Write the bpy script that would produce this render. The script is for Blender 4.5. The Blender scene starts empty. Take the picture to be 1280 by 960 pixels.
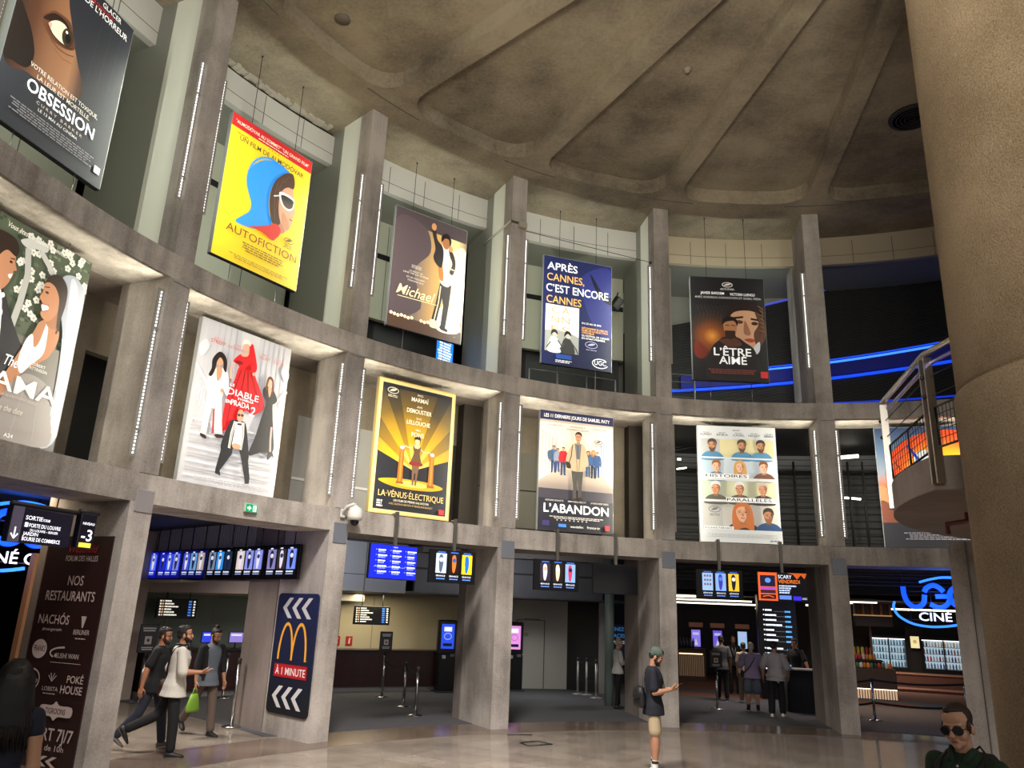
import bpy, bmesh, math, random
import numpy as np
from mathutils import Vector, Matrix
random.seed(7)
C = bpy.context.scene.collection
# ------------------------------------------------------------------ camera
CX, CY, RAD, HC = 5.412, 6.033, 11.5, 2.205          # rotunda centre, radius of the pier fronts, eye height
FPX, PITCH, ROLL = 959.3, 0.2880, 0.0393
TH0, DT, PW = -1.1477, 0.3297, 0.194                  # first pier's bearing, step, half width
Z1, Z2, Z3, Z4, Z5 = 3.464, 3.867, 6.799, 7.180, 12.145
FW = Vector((0, math.cos(PITCH), math.sin(PITCH))); UP0 = Vector((0, -math.sin(PITCH), math.cos(PITCH))); RT0 = Vector((1, 0, 0))
RT = math.cos(ROLL)*RT0 + math.sin(ROLL)*UP0; UP = math.cos(ROLL)*UP0 - math.sin(ROLL)*RT0
EYE = Vector((0, 0, HC))
cam = bpy.data.cameras.new('camera'); camo = bpy.data.objects.new('camera', cam); C.objects.link(camo)
m3 = Matrix((RT, UP, -FW)).transposed()
camo.matrix_world = Matrix.Translation(EYE) @ m3.to_4x4()
cam.sensor_width = 36; cam.lens = FPX/1280*36; cam.clip_start = 0.05; cam.clip_end = 200
sc = bpy.context.scene; sc.camera = camo
sc.view_settings.view_transform = 'Standard'; sc.view_settings.look = 'None'; sc.view_settings.gamma = 1
sc.view_settings.use_curve_mapping = False; sc.view_settings.exposure = 0.0
# ------------------------------------------------------------------ ambient light of the hall and lamps added out of view
w = bpy.data.worlds.new('hall_light'); sc.world = w; w.use_nodes = True
w.node_tree.nodes['Background'].inputs[0].default_value = (1.0, 0.94, 0.88, 1)
w.node_tree.nodes['Background'].inputs[1].default_value = 0.60
def area(name, loc, to, sx, sy, power, col, spread=180):
    l = bpy.data.lights.new(name, 'AREA'); l.shape = 'RECTANGLE'; l.size = sx; l.size_y = sy; l.energy = power; l.color = col
    l.spread = math.radians(spread)
    o = bpy.data.objects.new(name, l); C.objects.link(o); o.location = loc
    o.rotation_euler = (Vector(to)-Vector(loc)).to_track_quat('-Z', 'Y').to_euler()
    return o
area('downlight', (-1.5, 5.5, 11.6), (-0.3, 12.5, 0), 2.0, 2.0, 500, (1, .92, .86), 64)  # unseen overhead fill, added to brighten the floor and pillar fronts
area('column_fill', (3.5, -2.5, 11.8), (5.6, 6.0, 10.5), 1.5, 1.5, 24, (1, .86, .68), 60)  # unseen fill added to brighten the round column
area('wall_fill', (0.8, 2.6, 9.6), (-2.5, 13.0, 7.0), 3.0, 3.0, 170, (1, .95, .90), 140)  # unseen fill added to lift the dark upper beams and pillar fronts
area('ceiling_fill', (0.5, -1.5, 4.5), (2.6, 8.5, 12.3), 2.0, 2.0, 400, (1, .90, .74), 100)  # unseen fill behind the camera, added to brighten the ceiling
# ------------------------------------------------------------------ helpers: geometry of the rotunda
def P(t, r, z=0.0): return Vector((CX + r*math.sin(t), CY + r*math.cos(t), z))
def pier_t(k): return TH0 + DT*k
def ray(x, y): return FW + RT*((x-640)/FPX) - UP*((y-480)/FPX)
def on_z(x, y, z):
    d = ray(x, y); return EYE + d*((z-HC)/d.z)
def on_r(x, y, r):
    d = ray(x, y); a = d.x*d.x+d.y*d.y; b = -CX*d.x-CY*d.y; c = CX*CX+CY*CY-r*r
    return EYE + d*((-b+math.sqrt(b*b-a*c))/a)
def polar(p): return math.atan2(p.x-CX, p.y-CY), math.hypot(p.x-CX, p.y-CY)
def yaw_at(t): return -t                                # a thing whose local +y points outward, +x to the right
# ------------------------------------------------------------------ helpers: materials
def lin(c):
    return tuple((x/12.92 if x <= .04045 else ((x+.055)/1.055)**2.4) for x in c)
def rgb(h):
    h = h.lstrip('#'); return lin(tuple(int(h[i:i+2], 16)/255 for i in (0, 2, 4)))
MATS = {}
def mat(h, rough=.6, metal=0.0, emit=0.0, alpha=1.0, spec=.5, trans=0.0, coat=0.0):
    key = (h, rough, metal, emit, alpha, spec, trans, coat)
    if key in MATS: return MATS[key]
    m = bpy.data.materials.new('paint_'+h.lstrip('#')); m.use_nodes = True
    b = m.node_tree.nodes['Principled BSDF']; c = (*rgb(h), 1)
    b.inputs['Base Color'].default_value = c; b.inputs['Roughness'].default_value = rough; b.inputs['Metallic'].default_value = metal
    b.inputs['Specular IOR Level'].default_value = spec; b.inputs['Coat Weight'].default_value = coat
    if emit: b.inputs['Emission Color'].default_value = c; b.inputs['Emission Strength'].default_value = emit
    if trans: b.inputs['Transmission Weight'].default_value = trans
    if alpha < 1: b.inputs['Alpha'].default_value = alpha
    MATS[key] = m; return m
def ramp_mat(name, stops, axis='Z', lo=0, hi=1, emit=0.0, rough=.5, radial=None):
    """print whose ink runs from one colour to another across the sheet (object coordinates)"""
    m = bpy.data.materials.new(name); m.use_nodes = True; nt = m.node_tree; b = nt.nodes['Principled BSDF']
    tc = nt.nodes.new('ShaderNodeTexCoord'); mr = nt.nodes.new('ShaderNodeMapRange'); cr = nt.nodes.new('ShaderNodeValToRGB')
    if radial:
        vm = nt.nodes.new('ShaderNodeVectorMath'); vm.operation = 'DISTANCE'; vm.inputs[1].default_value = radial
        nt.links.new(tc.outputs['Object'], vm.inputs[0]); nt.links.new(vm.outputs['Value'], mr.inputs['Value'])
    else:
        sp = nt.nodes.new('ShaderNodeSeparateXYZ'); nt.links.new(tc.outputs['Object'], sp.inputs[0]); nt.links.new(sp.outputs[axis], mr.inputs['Value'])
    mr.inputs['From Min'].default_value = lo; mr.inputs['From Max'].default_value = hi
    nt.links.new(mr.outputs[0], cr.inputs[0])
    e = cr.color_ramp.elements
    while len(e) < len(stops): e.new(.5)
    for i, (p, h) in enumerate(stops): e[i].position = p; e[i].color = (*rgb(h), 1)
    nt.links.new(cr.outputs[0], b.inputs['Base Color']); b.inputs['Roughness'].default_value = rough
    if emit: nt.links.new(cr.outputs[0], b.inputs['Emission Color']); b.inputs['Emission Strength'].default_value = emit
    return m
def concrete(name, h1, h2, scale=.8, streak=2.0, bump=.25, rough=.85, grain=40, pits=True, horiz=False, boards=0, gw=.16):
    m = bpy.data.materials.new(name); m.use_nodes = True; nt = m.node_tree; N = nt.nodes.new; L = nt.links.new; b = nt.nodes['Principled BSDF']
    geo = N('ShaderNodeNewGeometry')
    def noise(sc_, vec, det=6, rg=.62):
        n = N('ShaderNodeTexNoise'); n.inputs['Scale'].default_value = sc_; n.inputs['Detail'].default_value = det; n.inputs['Roughness'].default_value = rg; L(vec, n.inputs['Vector']); return n.outputs[0]
    mp = N('ShaderNodeMapping'); mp.inputs['Scale'].default_value = (1, 1, .12) if not horiz else (.5, .5, 1); L(geo.outputs['Position'], mp.inputs[0])
    a = noise(scale, geo.outputs['Position']); s = noise(streak, mp.outputs[0]); g = noise(grain, geo.outputs['Position'], 3)
    def mth(op, x, y):
        q = N('ShaderNodeMath'); q.operation = op
        for i, v in enumerate((x, y)):
            if isinstance(v, (int, float)): q.inputs[i].default_value = v
            else: L(v, q.inputs[i])
        return q.outputs[0]
    f = mth('ADD', mth('MULTIPLY', a, .5), mth('ADD', mth('MULTIPLY', s, .50-gw), mth('MULTIPLY', g, gw)))
    mr = N('ShaderNodeMapRange'); mr.inputs['From Min'].default_value = .41; mr.inputs['From Max'].default_value = .60; L(f, mr.inputs[0])
    mx = N('ShaderNodeMix'); mx.data_type = 'RGBA'; L(mr.outputs[0], mx.inputs[0]); mx.inputs[6].default_value = (*rgb(h1), 1); mx.inputs[7].default_value = (*rgb(h2), 1)
    col = mx.outputs[2]
    hgt = f
    if pits:
        v = N('ShaderNodeTexVoronoi'); v.inputs['Scale'].default_value = 9; L(geo.outputs['Position'], v.inputs['Vector'])
        lt = mth('LESS_THAN', v.outputs['Distance'], .055)
        mx2 = N('ShaderNodeMix'); mx2.data_type = 'RGBA'; L(mth('MULTIPLY', lt, .75), mx2.inputs[0]); L(col, mx2.inputs[6]); mx2.inputs[7].default_value = (.02, .018, .015, 1); col = mx2.outputs[2]
    if boards:
        sp = N('ShaderNodeSeparateXYZ'); L(geo.outputs['Position'], sp.inputs[0])
        fr = mth('FRACT', mth('MULTIPLY', sp.outputs['Y'], boards), 0)
        ln = mth('LESS_THAN', fr, .06); mx3 = N('ShaderNodeMix'); mx3.data_type = 'RGBA'; L(mth('MULTIPLY', ln, .4), mx3.inputs[0]); L(col, mx3.inputs[6]); mx3.inputs[7].default_value = (.05, .04, .035, 1); col = mx3.outputs[2]
    bp = N('ShaderNodeBump'); bp.inputs['Strength'].default_value = bump; bp.inputs['Distance'].default_value = .03; L(hgt, bp.inputs['Height'])
    L(bp.outputs[0], b.inputs['Normal']); L(col, b.inputs['Base Color']); b.inputs['Roughness'].default_value = rough
    return m
def noisy(name, h1, h2, scale, rough=.6, bump=0, aniso=(1, 1, 1), metal=0):
    m = bpy.data.materials.new(name); m.use_nodes = True; nt = m.node_tree; N = nt.nodes.new; L = nt.links.new; b = nt.nodes['Principled BSDF']
    tc = N('ShaderNodeTexCoord'); mp = N('ShaderNodeMapping'); mp.inputs['Scale'].default_value = aniso; L(tc.outputs['Object'], mp.inputs[0])
    n = N('ShaderNodeTexNoise'); n.inputs['Scale'].default_value = scale; n.inputs['Detail'].default_value = 4; L(mp.outputs[0], n.inputs['Vector'])
    cr = N('ShaderNodeValToRGB'); cr.color_ramp.elements[0].position = .35; cr.color_ramp.elements[1].position = .65
    cr.color_ramp.elements[0].color = (*rgb(h1), 1); cr.color_ramp.elements[1].color = (*rgb(h2), 1); L(n.outputs[0], cr.inputs[0]); L(cr.outputs[0], b.inputs['Base Color'])
    b.inputs['Roughness'].default_value = rough; b.inputs['Metallic'].default_value = metal
    if bump:
        bp = N('ShaderNodeBump'); bp.inputs['Strength'].default_value = bump; bp.inputs['Distance'].default_value = .02; L(n.outputs[0], bp.inputs['Height']); L(bp.outputs[0], b.inputs['Normal'])
    return m
# ------------------------------------------------------------------ helpers: meshes
def catmull(pts, n=6, closed=True):
    out = []; k = len(pts)
    rng = range(k) if closed else range(k-1)
    for i in rng:
        g = (lambda j: pts[j % k]) if closed else (lambda j: pts[min(max(j, 0), k-1)])
        p0, p1, p2, p3 = g(i-1), g(i), g(i+1), g(i+2)
        for s in range(n):
            t = s/n
            out.append(tuple(.5*((2*b)+(-a+c)*t+(2*a-5*b+4*c-d)*t*t+(-a+3*b-3*c+d)*t**3) for a, b, c, d in zip(p0, p1, p2, p3)))
    if not closed: out.append(tuple(pts[-1]))
    return out
class MB:
    def __init__(s): s.v = []; s.f = []; s.m = []; s.mats = []; s.M = Matrix(); s.sm = []
    def at(s, loc=(0, 0, 0), rz=0, rx=0, ry=0):
        s.M = Matrix.Translation(loc) @ Matrix.Rotation(rz, 4, 'Z') @ Matrix.Rotation(ry, 4, 'Y') @ Matrix.Rotation(rx, 4, 'X'); return s
    def mi(s, m):
        if m not in s.mats: s.mats.append(m)
        return s.mats.index(m)
    def add(s, vs, fs, m, smooth=False):
        o = len(s.v); s.v += [tuple(s.M @ Vector(p)) for p in vs]; i = s.mi(m)
        for f in fs: s.f.append([o+k for k in f]); s.m.append(i); s.sm.append(smooth)
        return s
    def box(s, c, d, m, rz=0, bev=0, taper=None):
        x, y, z = (q/2 for q in d); tx = taper or 1
        if bev:
            b = min(bev, x*.9, y*.9, z*.9); pr = []
            for (sx, sy) in ((1, 1), (-1, 1), (-1, -1), (1, -1)):
                a, e = (sx*(x-b), sy*y), (sx*x, sy*(y-b))
                pr += [e, a] if sx*sy > 0 else [a, e]
            n = 8; vs = []
            for zz, k in ((-z, 1-b/max(x, y)), (-z+b, 1), (z-b, 1), (z, 1-b/max(x, y))):
                for px_, py_ in pr: vs.append((px_*k if abs(k-1) < 1e-9 else math.copysign(abs(px_)-b, px_) if abs(px_) > b else px_, py_ if abs(k-1) < 1e-9 else math.copysign(abs(py_)-b, py_) if abs(py_) > b else py_, zz))
            fs = [tuple(range(n))[::-1], tuple(range(3*n, 4*n))]
            for l in range(3):
                for i in range(n): j = (i+1) % n; fs.append((l*n+i, l*n+j, (l+1)*n+j, (l+1)*n+i))
        else:
            vs = [(-x, -y, -z), (x, -y, -z), (x, y, -z), (-x, y, -z), (-x*tx, -y*tx, z), (x*tx, -y*tx, z), (x*tx, y*tx, z), (-x*tx, y*tx, z)]
            fs = [(0, 3, 2, 1), (4, 5, 6, 7), (0, 1, 5, 4), (1, 2, 6, 5), (2, 3, 7, 6), (3, 0, 4, 7)]
        R = Matrix.Rotation(rz, 3, 'Z'); c = Vector(c)
        return s.add([c + R @ Vector(p) for p in vs], fs, m)
    def sector(s, t0, t1, r0, r1, z0, z1, m, n=12):
        """curved block of the rotunda between two bearings, radii and heights (world coordinates)"""
        vs = []
        for i in range(n+1):
            t = t0+(t1-t0)*i/n
            vs += [P(t, r0, z0), P(t, r1, z0), P(t, r1, z1), P(t, r0, z1)]
        fs = [(0, 1, 2, 3), (4*n+3, 4*n+2, 4*n+1, 4*n)]
        for i in range(n):
            a, b = 4*i, 4*i+4
            for j in range(4): k = (j+1) % 4; fs.append((a+j, b+j, b+k, a+k))
        return s.add(vs, fs, m)
    def prism(s, poly, h, m, axis='z', base=0.0):
        """polygon in two coordinates, pushed h along the third"""
        n = len(poly)
        def q(a, b, c): return {'z': (a, b, c), 'y': (a, c, b), 'x': (c, a, b)}[axis]
        vs = [q(a, b, base) for a, b in poly]+[q(a, b, base+h) for a, b in poly]
        fs = [tuple(range(n))[::-1], tuple(range(n, 2*n))]+[(i, (i+1) % n, n+(i+1) % n, n+i) for i in range(n)]
        return s.add(vs, fs, m)
    def poly(s, pts, m): return s.add(pts, [tuple(range(len(pts)))], m)
    def tube(s, pts, r, m, n=8, closed=False, cap=True):
        pts = [Vector(p) for p in pts]; k = len(pts); rs = r if isinstance(r, (list, tuple)) else [r]*k
        vs = []; up = None
        for i, p in enumerate(pts):
            a = pts[i-1] if (i or closed) else p; b = pts[(i+1) % k] if (i < k-1 or closed) else p
            d = (b-a).normalized() if (b-a).length > 1e-9 else Vector((0, 0, 1))
            if up is None: up = Vector((0, 0, 1)) if abs(d.z) < .9 else Vector((1, 0, 0))
            x = d.cross(up); x = x.normalized() if x.length > 1e-6 else d.orthogonal().normalized(); up = x.cross(d).normalized()
            for j in range(n):
                an = 2*math.pi*j/n; vs.append(p+(x*math.cos(an)+up*math.sin(an))*rs[i])
        fs = []
        for i in range(k if closed else k-1):
            for j in range(n): a = i*n+j; b = i*n+(j+1) % n; c = ((i+1) % k)*n; fs.append((a, b, c+(j+1) % n, c+j))
        if cap and not closed: fs += [tuple(range(n))[::-1], tuple(range((k-1)*n, k*n))]
        return s.add(vs, fs, m, True)
    def lathe(s, prof, m, n=24, c=(0, 0, 0), sx=1, sy=1):
        vs = []; k = len(prof)
        for r, z in prof:
            for j in range(n): a = 2*math.pi*j/n; vs.append((c[0]+r*math.cos(a)*sx, c[1]+r*math.sin(a)*sy, c[2]+z))
        fs = [(i*n+j, i*n+(j+1) % n, (i+1)*n+(j+1) % n, (i+1)*n+j) for i in range(k-1) for j in range(n)]
        if prof[0][0] > 1e-6: fs.append(tuple(range(n))[::-1])
        if prof[-1][0] > 1e-6: fs.append(tuple(range((k-1)*n, k*n)))
        return s.add(vs, fs, m, True)
    def ball(s, c, r, m, n=14, k=9):
        r = r if isinstance(r, (list, tuple)) else (r, r, r); vs = []
        for i in range(k+1):
            a = math.pi*i/k
            for j in range(n): b = 2*math.pi*j/n; vs.append((c[0]+r[0]*math.sin(a)*math.cos(b), c[1]+r[1]*math.sin(a)*math.sin(b), c[2]-r[2]*math.cos(a)))
        fs = [(i*n+j, i*n+(j+1) % n, (i+1)*n+(j+1) % n, (i+1)*n+j) for i in range(k) for j in range(n)]
        return s.add(vs, fs, m, True)
    def loft(s, rings, m, n=16, cap=True):
        """rings of (centre, x axis vector, y axis vector): elliptical sections"""
        vs = []
        for c, ax, ay in rings:
            c, ax, ay = Vector(c), Vector(ax), Vector(ay)
            for j in range(n): a = 2*math.pi*j/n; vs.append(c+ax*math.cos(a)+ay*math.sin(a))
        k = len(rings)
        fs = [(i*n+j, i*n+(j+1) % n, (i+1)*n+(j+1) % n, (i+1)*n+j) for i in range(k-1) for j in range(n)]
        if cap: fs += [tuple(range(n))[::-1], tuple(range((k-1)*n, k*n))]
        return s.add(vs, fs, m, True)
    def mesh(s, name, fix=True):
        me = bpy.data.meshes.new(name); me.from_pydata(s.v, [], s.f)
        for m in s.mats: me.materials.append(m)
        me.polygons.foreach_set('material_index', s.m); me.polygons.foreach_set('use_smooth', s.sm)
        if fix:
            bm = bmesh.new(); bm.from_mesh(me); bmesh.ops.remove_doubles(bm, verts=bm.verts, dist=1e-5); bmesh.ops.recalc_face_normals(bm, faces=bm.faces); bm.to_mesh(me); bm.free()
        me.update(); return me
    def build(s, name, parent=None, origin=None, fix=True, loc=None, rz=0):
        if origin is not None:
            o_ = Vector(origin); s.v = [tuple(Vector(p)-o_) for p in s.v]
        o = bpy.data.objects.new(name, s.mesh(name, fix)); C.objects.link(o)
        if origin is not None: o.location = origin
        if loc is not None: o.location = loc
        if rz: o.rotation_euler = (0, 0, rz)
        if parent is not None: o.parent = parent
        return o
def tag(o, label, cat, group=None, kind=None):
    o['label'] = label
    if cat: o['category'] = cat
    if group: o['group'] = group
    if kind: o['kind'] = kind
    return o
def thing(name, label, cat, loc=(0, 0, 0), rz=0, group=None):
    o = bpy.data.objects.new(name, None); C.objects.link(o); o.location = loc; o.rotation_euler = (0, 0, rz); o.empty_display_size = .1
    return tag(o, label, cat, group)
def struct(o, label=None):
    o['kind'] = 'structure'
    if label: o['label'] = label
    return o
def copy_tree(o, parent=None):
    c = o.copy(); C.objects.link(c)
    if parent is not None: c.parent = parent
    for ch in list(o.children): copy_tree(ch, c)
    return c
_TX = {}
def text_geo(s, bold=0.0, italic=0.0):
    """outline of a word at cap height about 1, from the origin: vertices and faces in two coordinates"""
    key = (s, bold, italic)
    if key not in _TX:
        cu = bpy.data.curves.new('lettering', 'FONT'); cu.body = s; cu.size = 1.38; cu.resolution_u = 3; cu.offset = bold; cu.shear = italic; cu.fill_mode = 'FRONT'
        ob = bpy.data.objects.new('lettering', cu); me = ob.to_mesh()
        vs = [(v.co.x, v.co.y) for v in me.vertices]; fs = [tuple(p.vertices) for p in me.polygons]
        ob.to_mesh_clear(); bpy.data.objects.remove(ob); bpy.data.curves.remove(cu)
        _TX[key] = (vs, fs)
    return _TX[key]
class Sheet(MB):
    """flat print: shapes given in sheet coordinates u 0..1 from the left, v 0..1 from the top, on a W by H sheet facing local -y"""
    def __init__(s, W, H, y=0.0, step=.0012):
        super().__init__(); s.W, s.H, s.y, s.step, s.k = W, H, y, step, 0
    def p(s, u, v):
        u, v = min(max(u, 0), 1), min(max(v, 0), 1)
        return ((u-.5)*s.W, s.y-s.k*s.step, (.5-v)*s.H)
    def shape(s, pts, m, layer=None):
        s.k += 1; s.add([s.p(u, v) for u, v in pts], [tuple(range(len(pts)))], m); return s
    def blob(s, pts, m, n=5): return s.shape(catmull(pts, n), m)
    def rect(s, u0, v0, u1, v1, m): return s.shape([(u0, v0), (u1, v0), (u1, v1), (u0, v1)], m)
    def oval(s, u, v, ru, rv, m, n=24): return s.shape([(u+ru*math.cos(2*math.pi*i/n), v+rv*math.sin(2*math.pi*i/n)) for i in range(n)], m)
    def ring(s, u, v, ru, rv, w, m, n=28, a0=0, a1=2*math.pi):
        s.k += 1; vs = []
        for i in range(n+1):
            a = a0+(a1-a0)*i/n
            vs += [s.p(u+ru*math.cos(a), v+rv*math.sin(a)), s.p(u+(ru-w)*math.cos(a), v+(rv-w*s.W/s.H)*math.sin(a))]
        return s.add(vs, [(2*i, 2*i+1, 2*i+3, 2*i+2) for i in range(n)], m)
    def line(s, pts, w, m):
        """stroke w metres wide through the points"""
        s.k += 1; q = [Vector((s.p(u, v)[0], s.p(u, v)[2])) for u, v in pts]; yy = s.y-s.k*s.step; vs = []
        for i, a in enumerate(q):
            d = (q[min(i+1, len(q)-1)]-q[max(i-1, 0)]).normalized(); n = Vector((-d.y, d.x))*w/2
            vs += [(a.x+n.x, yy, a.y+n.y), (a.x-n.x, yy, a.y-n.y)]
        return s.add(vs, [(2*i, 2*i+1, 2*i+3, 2*i+2) for i in range(len(q)-1)], m)
    def text(s, t, u, v, h, m, w=None, al='c', bold=.02, ital=0.0, rot=0.0):
        """words with baseline at v, cap height h (part of sheet height), width w (part of sheet width) when given"""
        vs, fs = text_geo(t, min(round(bold*.4, 4), .016), ital)
        if not vs: return s
        s.k += 1
        x0, x1 = min(a for a, b in vs), max(a for a, b in vs)
        sy = h*s.H; sx = (w*s.W/(x1-x0)) if w else sy
        ln = (x1-x0)*sx; off = {'c': -ln/2, 'l': 0, 'r': -ln}[al]
        bx, _, bz = s.p(u, v); cr, sr = math.cos(rot), math.sin(rot); out = []
        for a, b in vs:
            X, Z = (a-x0)*sx+off, b*sy
            out.append((bx+X*cr-Z*sr, s.y-s.k*s.step, bz+X*sr+Z*cr))
        return s.add(out, fs, m)
    def credits(s, u0, u1, v0, rows, m, h=.006, gap=.012, seed=3, al='c'):
        """rows of print too fine to read: dashes of word length"""
        rd = random.Random(seed); s.k += 1
        for r in range(rows):
            v = v0+r*gap; ins = rd.uniform(0, .12)*(u1-u0) if al == 'c' else 0; u = u0+ins; e = u1-(ins if al == 'c' else rd.uniform(0, .25)*(u1-u0))
            while u < e:
                l = min(rd.uniform(.015, .06), e-u); s.add([s.p(u, v), s.p(u+l, v), s.p(u+l, v+h), s.p(u, v+h)], [(0, 1, 2, 3)], m); u += l+.008
        return s
# ------------------------------------------------------------------ setting: materials
M_PIER = concrete('concrete_pier', '#bcb5ae', '#7f7973', .6, 2.2, .4)
M_PIER_Y = concrete('concrete_warm', '#b9ad92', '#94886e', .8, 2.5)
M_BEAM = concrete('concrete_beam', '#bdb6ae', '#7c766f', .7, 4, .5)
M_CEIL = concrete('concrete_ceiling', '#a0957f', '#645b4e', .45, 1.1, .5, horiz=True, pits=False, grain=14)
M_COL = concrete('concrete_rough', '#a08e74', '#76664f', .5, 1.2, .8, grain=60, pits=True, gw=.42)
M_PLAIN = concrete('concrete_plain', '#8a7f78', '#6d645e', .6, 1.5, .15)
M_SLAB = concrete('concrete_boards', '#8c7d72', '#75675d', .8, 1.5, .2, pits=False, boards=6)
M_WHITE = mat('#e0e2d6', .45); M_GREY = mat('#85877f', .5); M_BAND = mat('#c6c5c0', .5); M_SEAM = mat('#5b5b58', .7)
M_PALE = mat('#b4b7a6', .5); M_BLACK = mat('#0b0b0d', .6); M_DARK = mat('#1c1c1f', .6); M_STEEL = mat('#9a9a98', .35, 1.0)
def tiles():
    m = bpy.data.materials.new('stone_tiles'); m.use_nodes = True; nt = m.node_tree; N = nt.nodes.new; L = nt.links.new; b = nt.nodes['Principled BSDF']
    geo = N('ShaderNodeNewGeometry'); mp = N('ShaderNodeMapping'); mp.inputs['Rotation'].default_value = (0, 0, .55); L(geo.outputs['Position'], mp.inputs[0])
    br = N('ShaderNodeTexBrick'); br.offset = .5; br.inputs['Scale'].default_value = 1.0; br.inputs['Brick Width'].default_value = 1.15; br.inputs['Row Height'].default_value = .62
    br.inputs['Mortar Size'].default_value = .006; br.inputs['Color1'].default_value = (*rgb('#b5aa9c'), 1); br.inputs['Color2'].default_value = (*rgb('#a79c8f'), 1); br.inputs['Mortar'].default_value = (*rgb('#5a5048'), 1)
    L(mp.outputs[0], br.inputs['Vector'])
    n = N('ShaderNodeTexNoise'); n.inputs['Scale'].default_value = 1.6; n.inputs['Detail'].default_value = 8; L(mp.outputs[0], n.inputs['Vector'])
    mx = N('ShaderNodeMix'); mx.data_type = 'RGBA'; mx.blend_type = 'MULTIPLY'; mx.inputs[0].default_value = .45; L(br.outputs[0], mx.inputs[6])
    cr = N('ShaderNodeValToRGB'); cr.color_ramp.elements[0].position = .3; cr.color_ramp.elements[1].position = .62; cr.color_ramp.elements[0].color = (.35, .31, .28, 1); L(n.outputs[0], cr.inputs[0]); L(cr.outputs[0], mx.inputs[7])
    L(mx.outputs[2], b.inputs['Base Color']); b.inputs['Roughness'].default_value = .16; b.inputs['Specular IOR Level'].default_value = .45
    return m
M_TILE = tiles()
M_BANDFLOOR = noisy('dark_stone', '#5f5148', '#75665a', 1.2, .18)
M_CARPET = noisy('carpet', '#3f4044', '#4c4c50', 30, .95, .3); M_CARPET2 = noisy('brown_carpet', '#5b382a', '#6d4434', 25, .95, .3); M_CARPET3 = noisy('taupe_carpet', '#50463f', '#5f544c', 25, .95, .3)
# ------------------------------------------------------------------ setting: floor
f = MB(); f.at(); f.lathe([(0, -.3), (36, -.3), (36, 0), (0, 0)], M_TILE, 96, (CX, CY, 0)); struct(f.build('floor'))
def floor_poly(name, pts, m, z0, h=.004):
    b = MB(); n = len(pts); b.prism([(p.x, p.y) for p in pts], h, m, 'z', z0); return struct(b.build(name, fix=True))
f = MB(); f.sector(-1.9, 1.2, 11.06, 12.3, -.1, .004, M_BANDFLOOR, 60); struct(f.build('floor_border'))
ed = [on_z(330, 921, 0), on_z(268, 903, 0), on_z(213, 890, 0), on_z(196, 884, 0)]
arc = [P(-.812+i*(.80+.812)/24, 12.3) for i in range(25)]
far = [P(.80-i*(.80+.86)/24, 34) for i in range(25)]
floor_poly('floor_carpet', arc+far+[P(-.86, 20)]+ed[::-1], M_CARPET, -.05, .058)
b = MB(); b.sector(-.02, .36, 18.3, 19.6, -.05, .012, M_CARPET2, 14); b.sector(-.05, .7, 20.6, 33, -.05, .012, M_CARPET2, 20); struct(b.build('floor_carpet_brown'))
b = MB(); b.sector(.18, .7, 12.34, 18.29, -.05, .010, M_CARPET3, 14); struct(b.build('floor_carpet_taupe'))
# ------------------------------------------------------------------ setting: piers
NICE = {0: 'between the dark eye poster and the yellow poster', 1: 'with the dome camera, between the yellow poster and the stage poster', 2: 'wearing the pipe strap near its top', 3: 'behind the man looking at his phone', 4: 'between the nine-portrait poster and the round balcony'}
for k in range(-2, 7):
    t = pier_t(k); b = MB(); b.at(P(t, 0, 0), -t)
    def blk(r0, r1, z0, z1, m, w=PW): b.box(((0), (r0+r1)/2, (z0+z1)/2), (2*w, r1-r0, z1-z0), m)
    blk(11.5, 12.93, 0, Z1+.2, M_PIER); blk(12.97, {0: 13.12, 2: 13.3}.get(k, 14.0), 0, Z1+.2, M_PLAIN); blk(12.9, 13.0, 0, Z1+.2, M_DARK, PW-.04)
    blk(11.5, 12.5, Z1, Z3+.2, M_PIER_Y if False else M_PIER, PW)
    # tier with the side panels
    blk(11.5, 11.9, Z3+.1, Z5, M_PIER)
    blk(11.9, 12.5, Z3+.1, Z5, M_WHITE if k < 4 else M_PIER, PW); blk(12.5, 13.9, Z3+.1, Z5, M_GREY if k < 4 else M_PIER)
    for z in (Z2+.001, Z1-.05, Z3-.04): b.box((.03, 11.499, z), (2*PW*.8, .004, .012), M_SEAM)
    o = b.build('concrete_pillar', origin=P(t, 11.5, 0)); struct(o, 'tall concrete pillar '+NICE[k] if k in NICE else None)
# ------------------------------------------------------------------ setting: ring beams, ledges
for z0, z1, nm in ((Z1, Z2, 'beam_lower'), (Z3, Z4, 'beam_upper')):
    b = MB(); b.sector(-1.95, 1.15, 11.5, 12.5, z0, z1, M_BEAM, 90)
    struct(b.build(nm))
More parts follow.
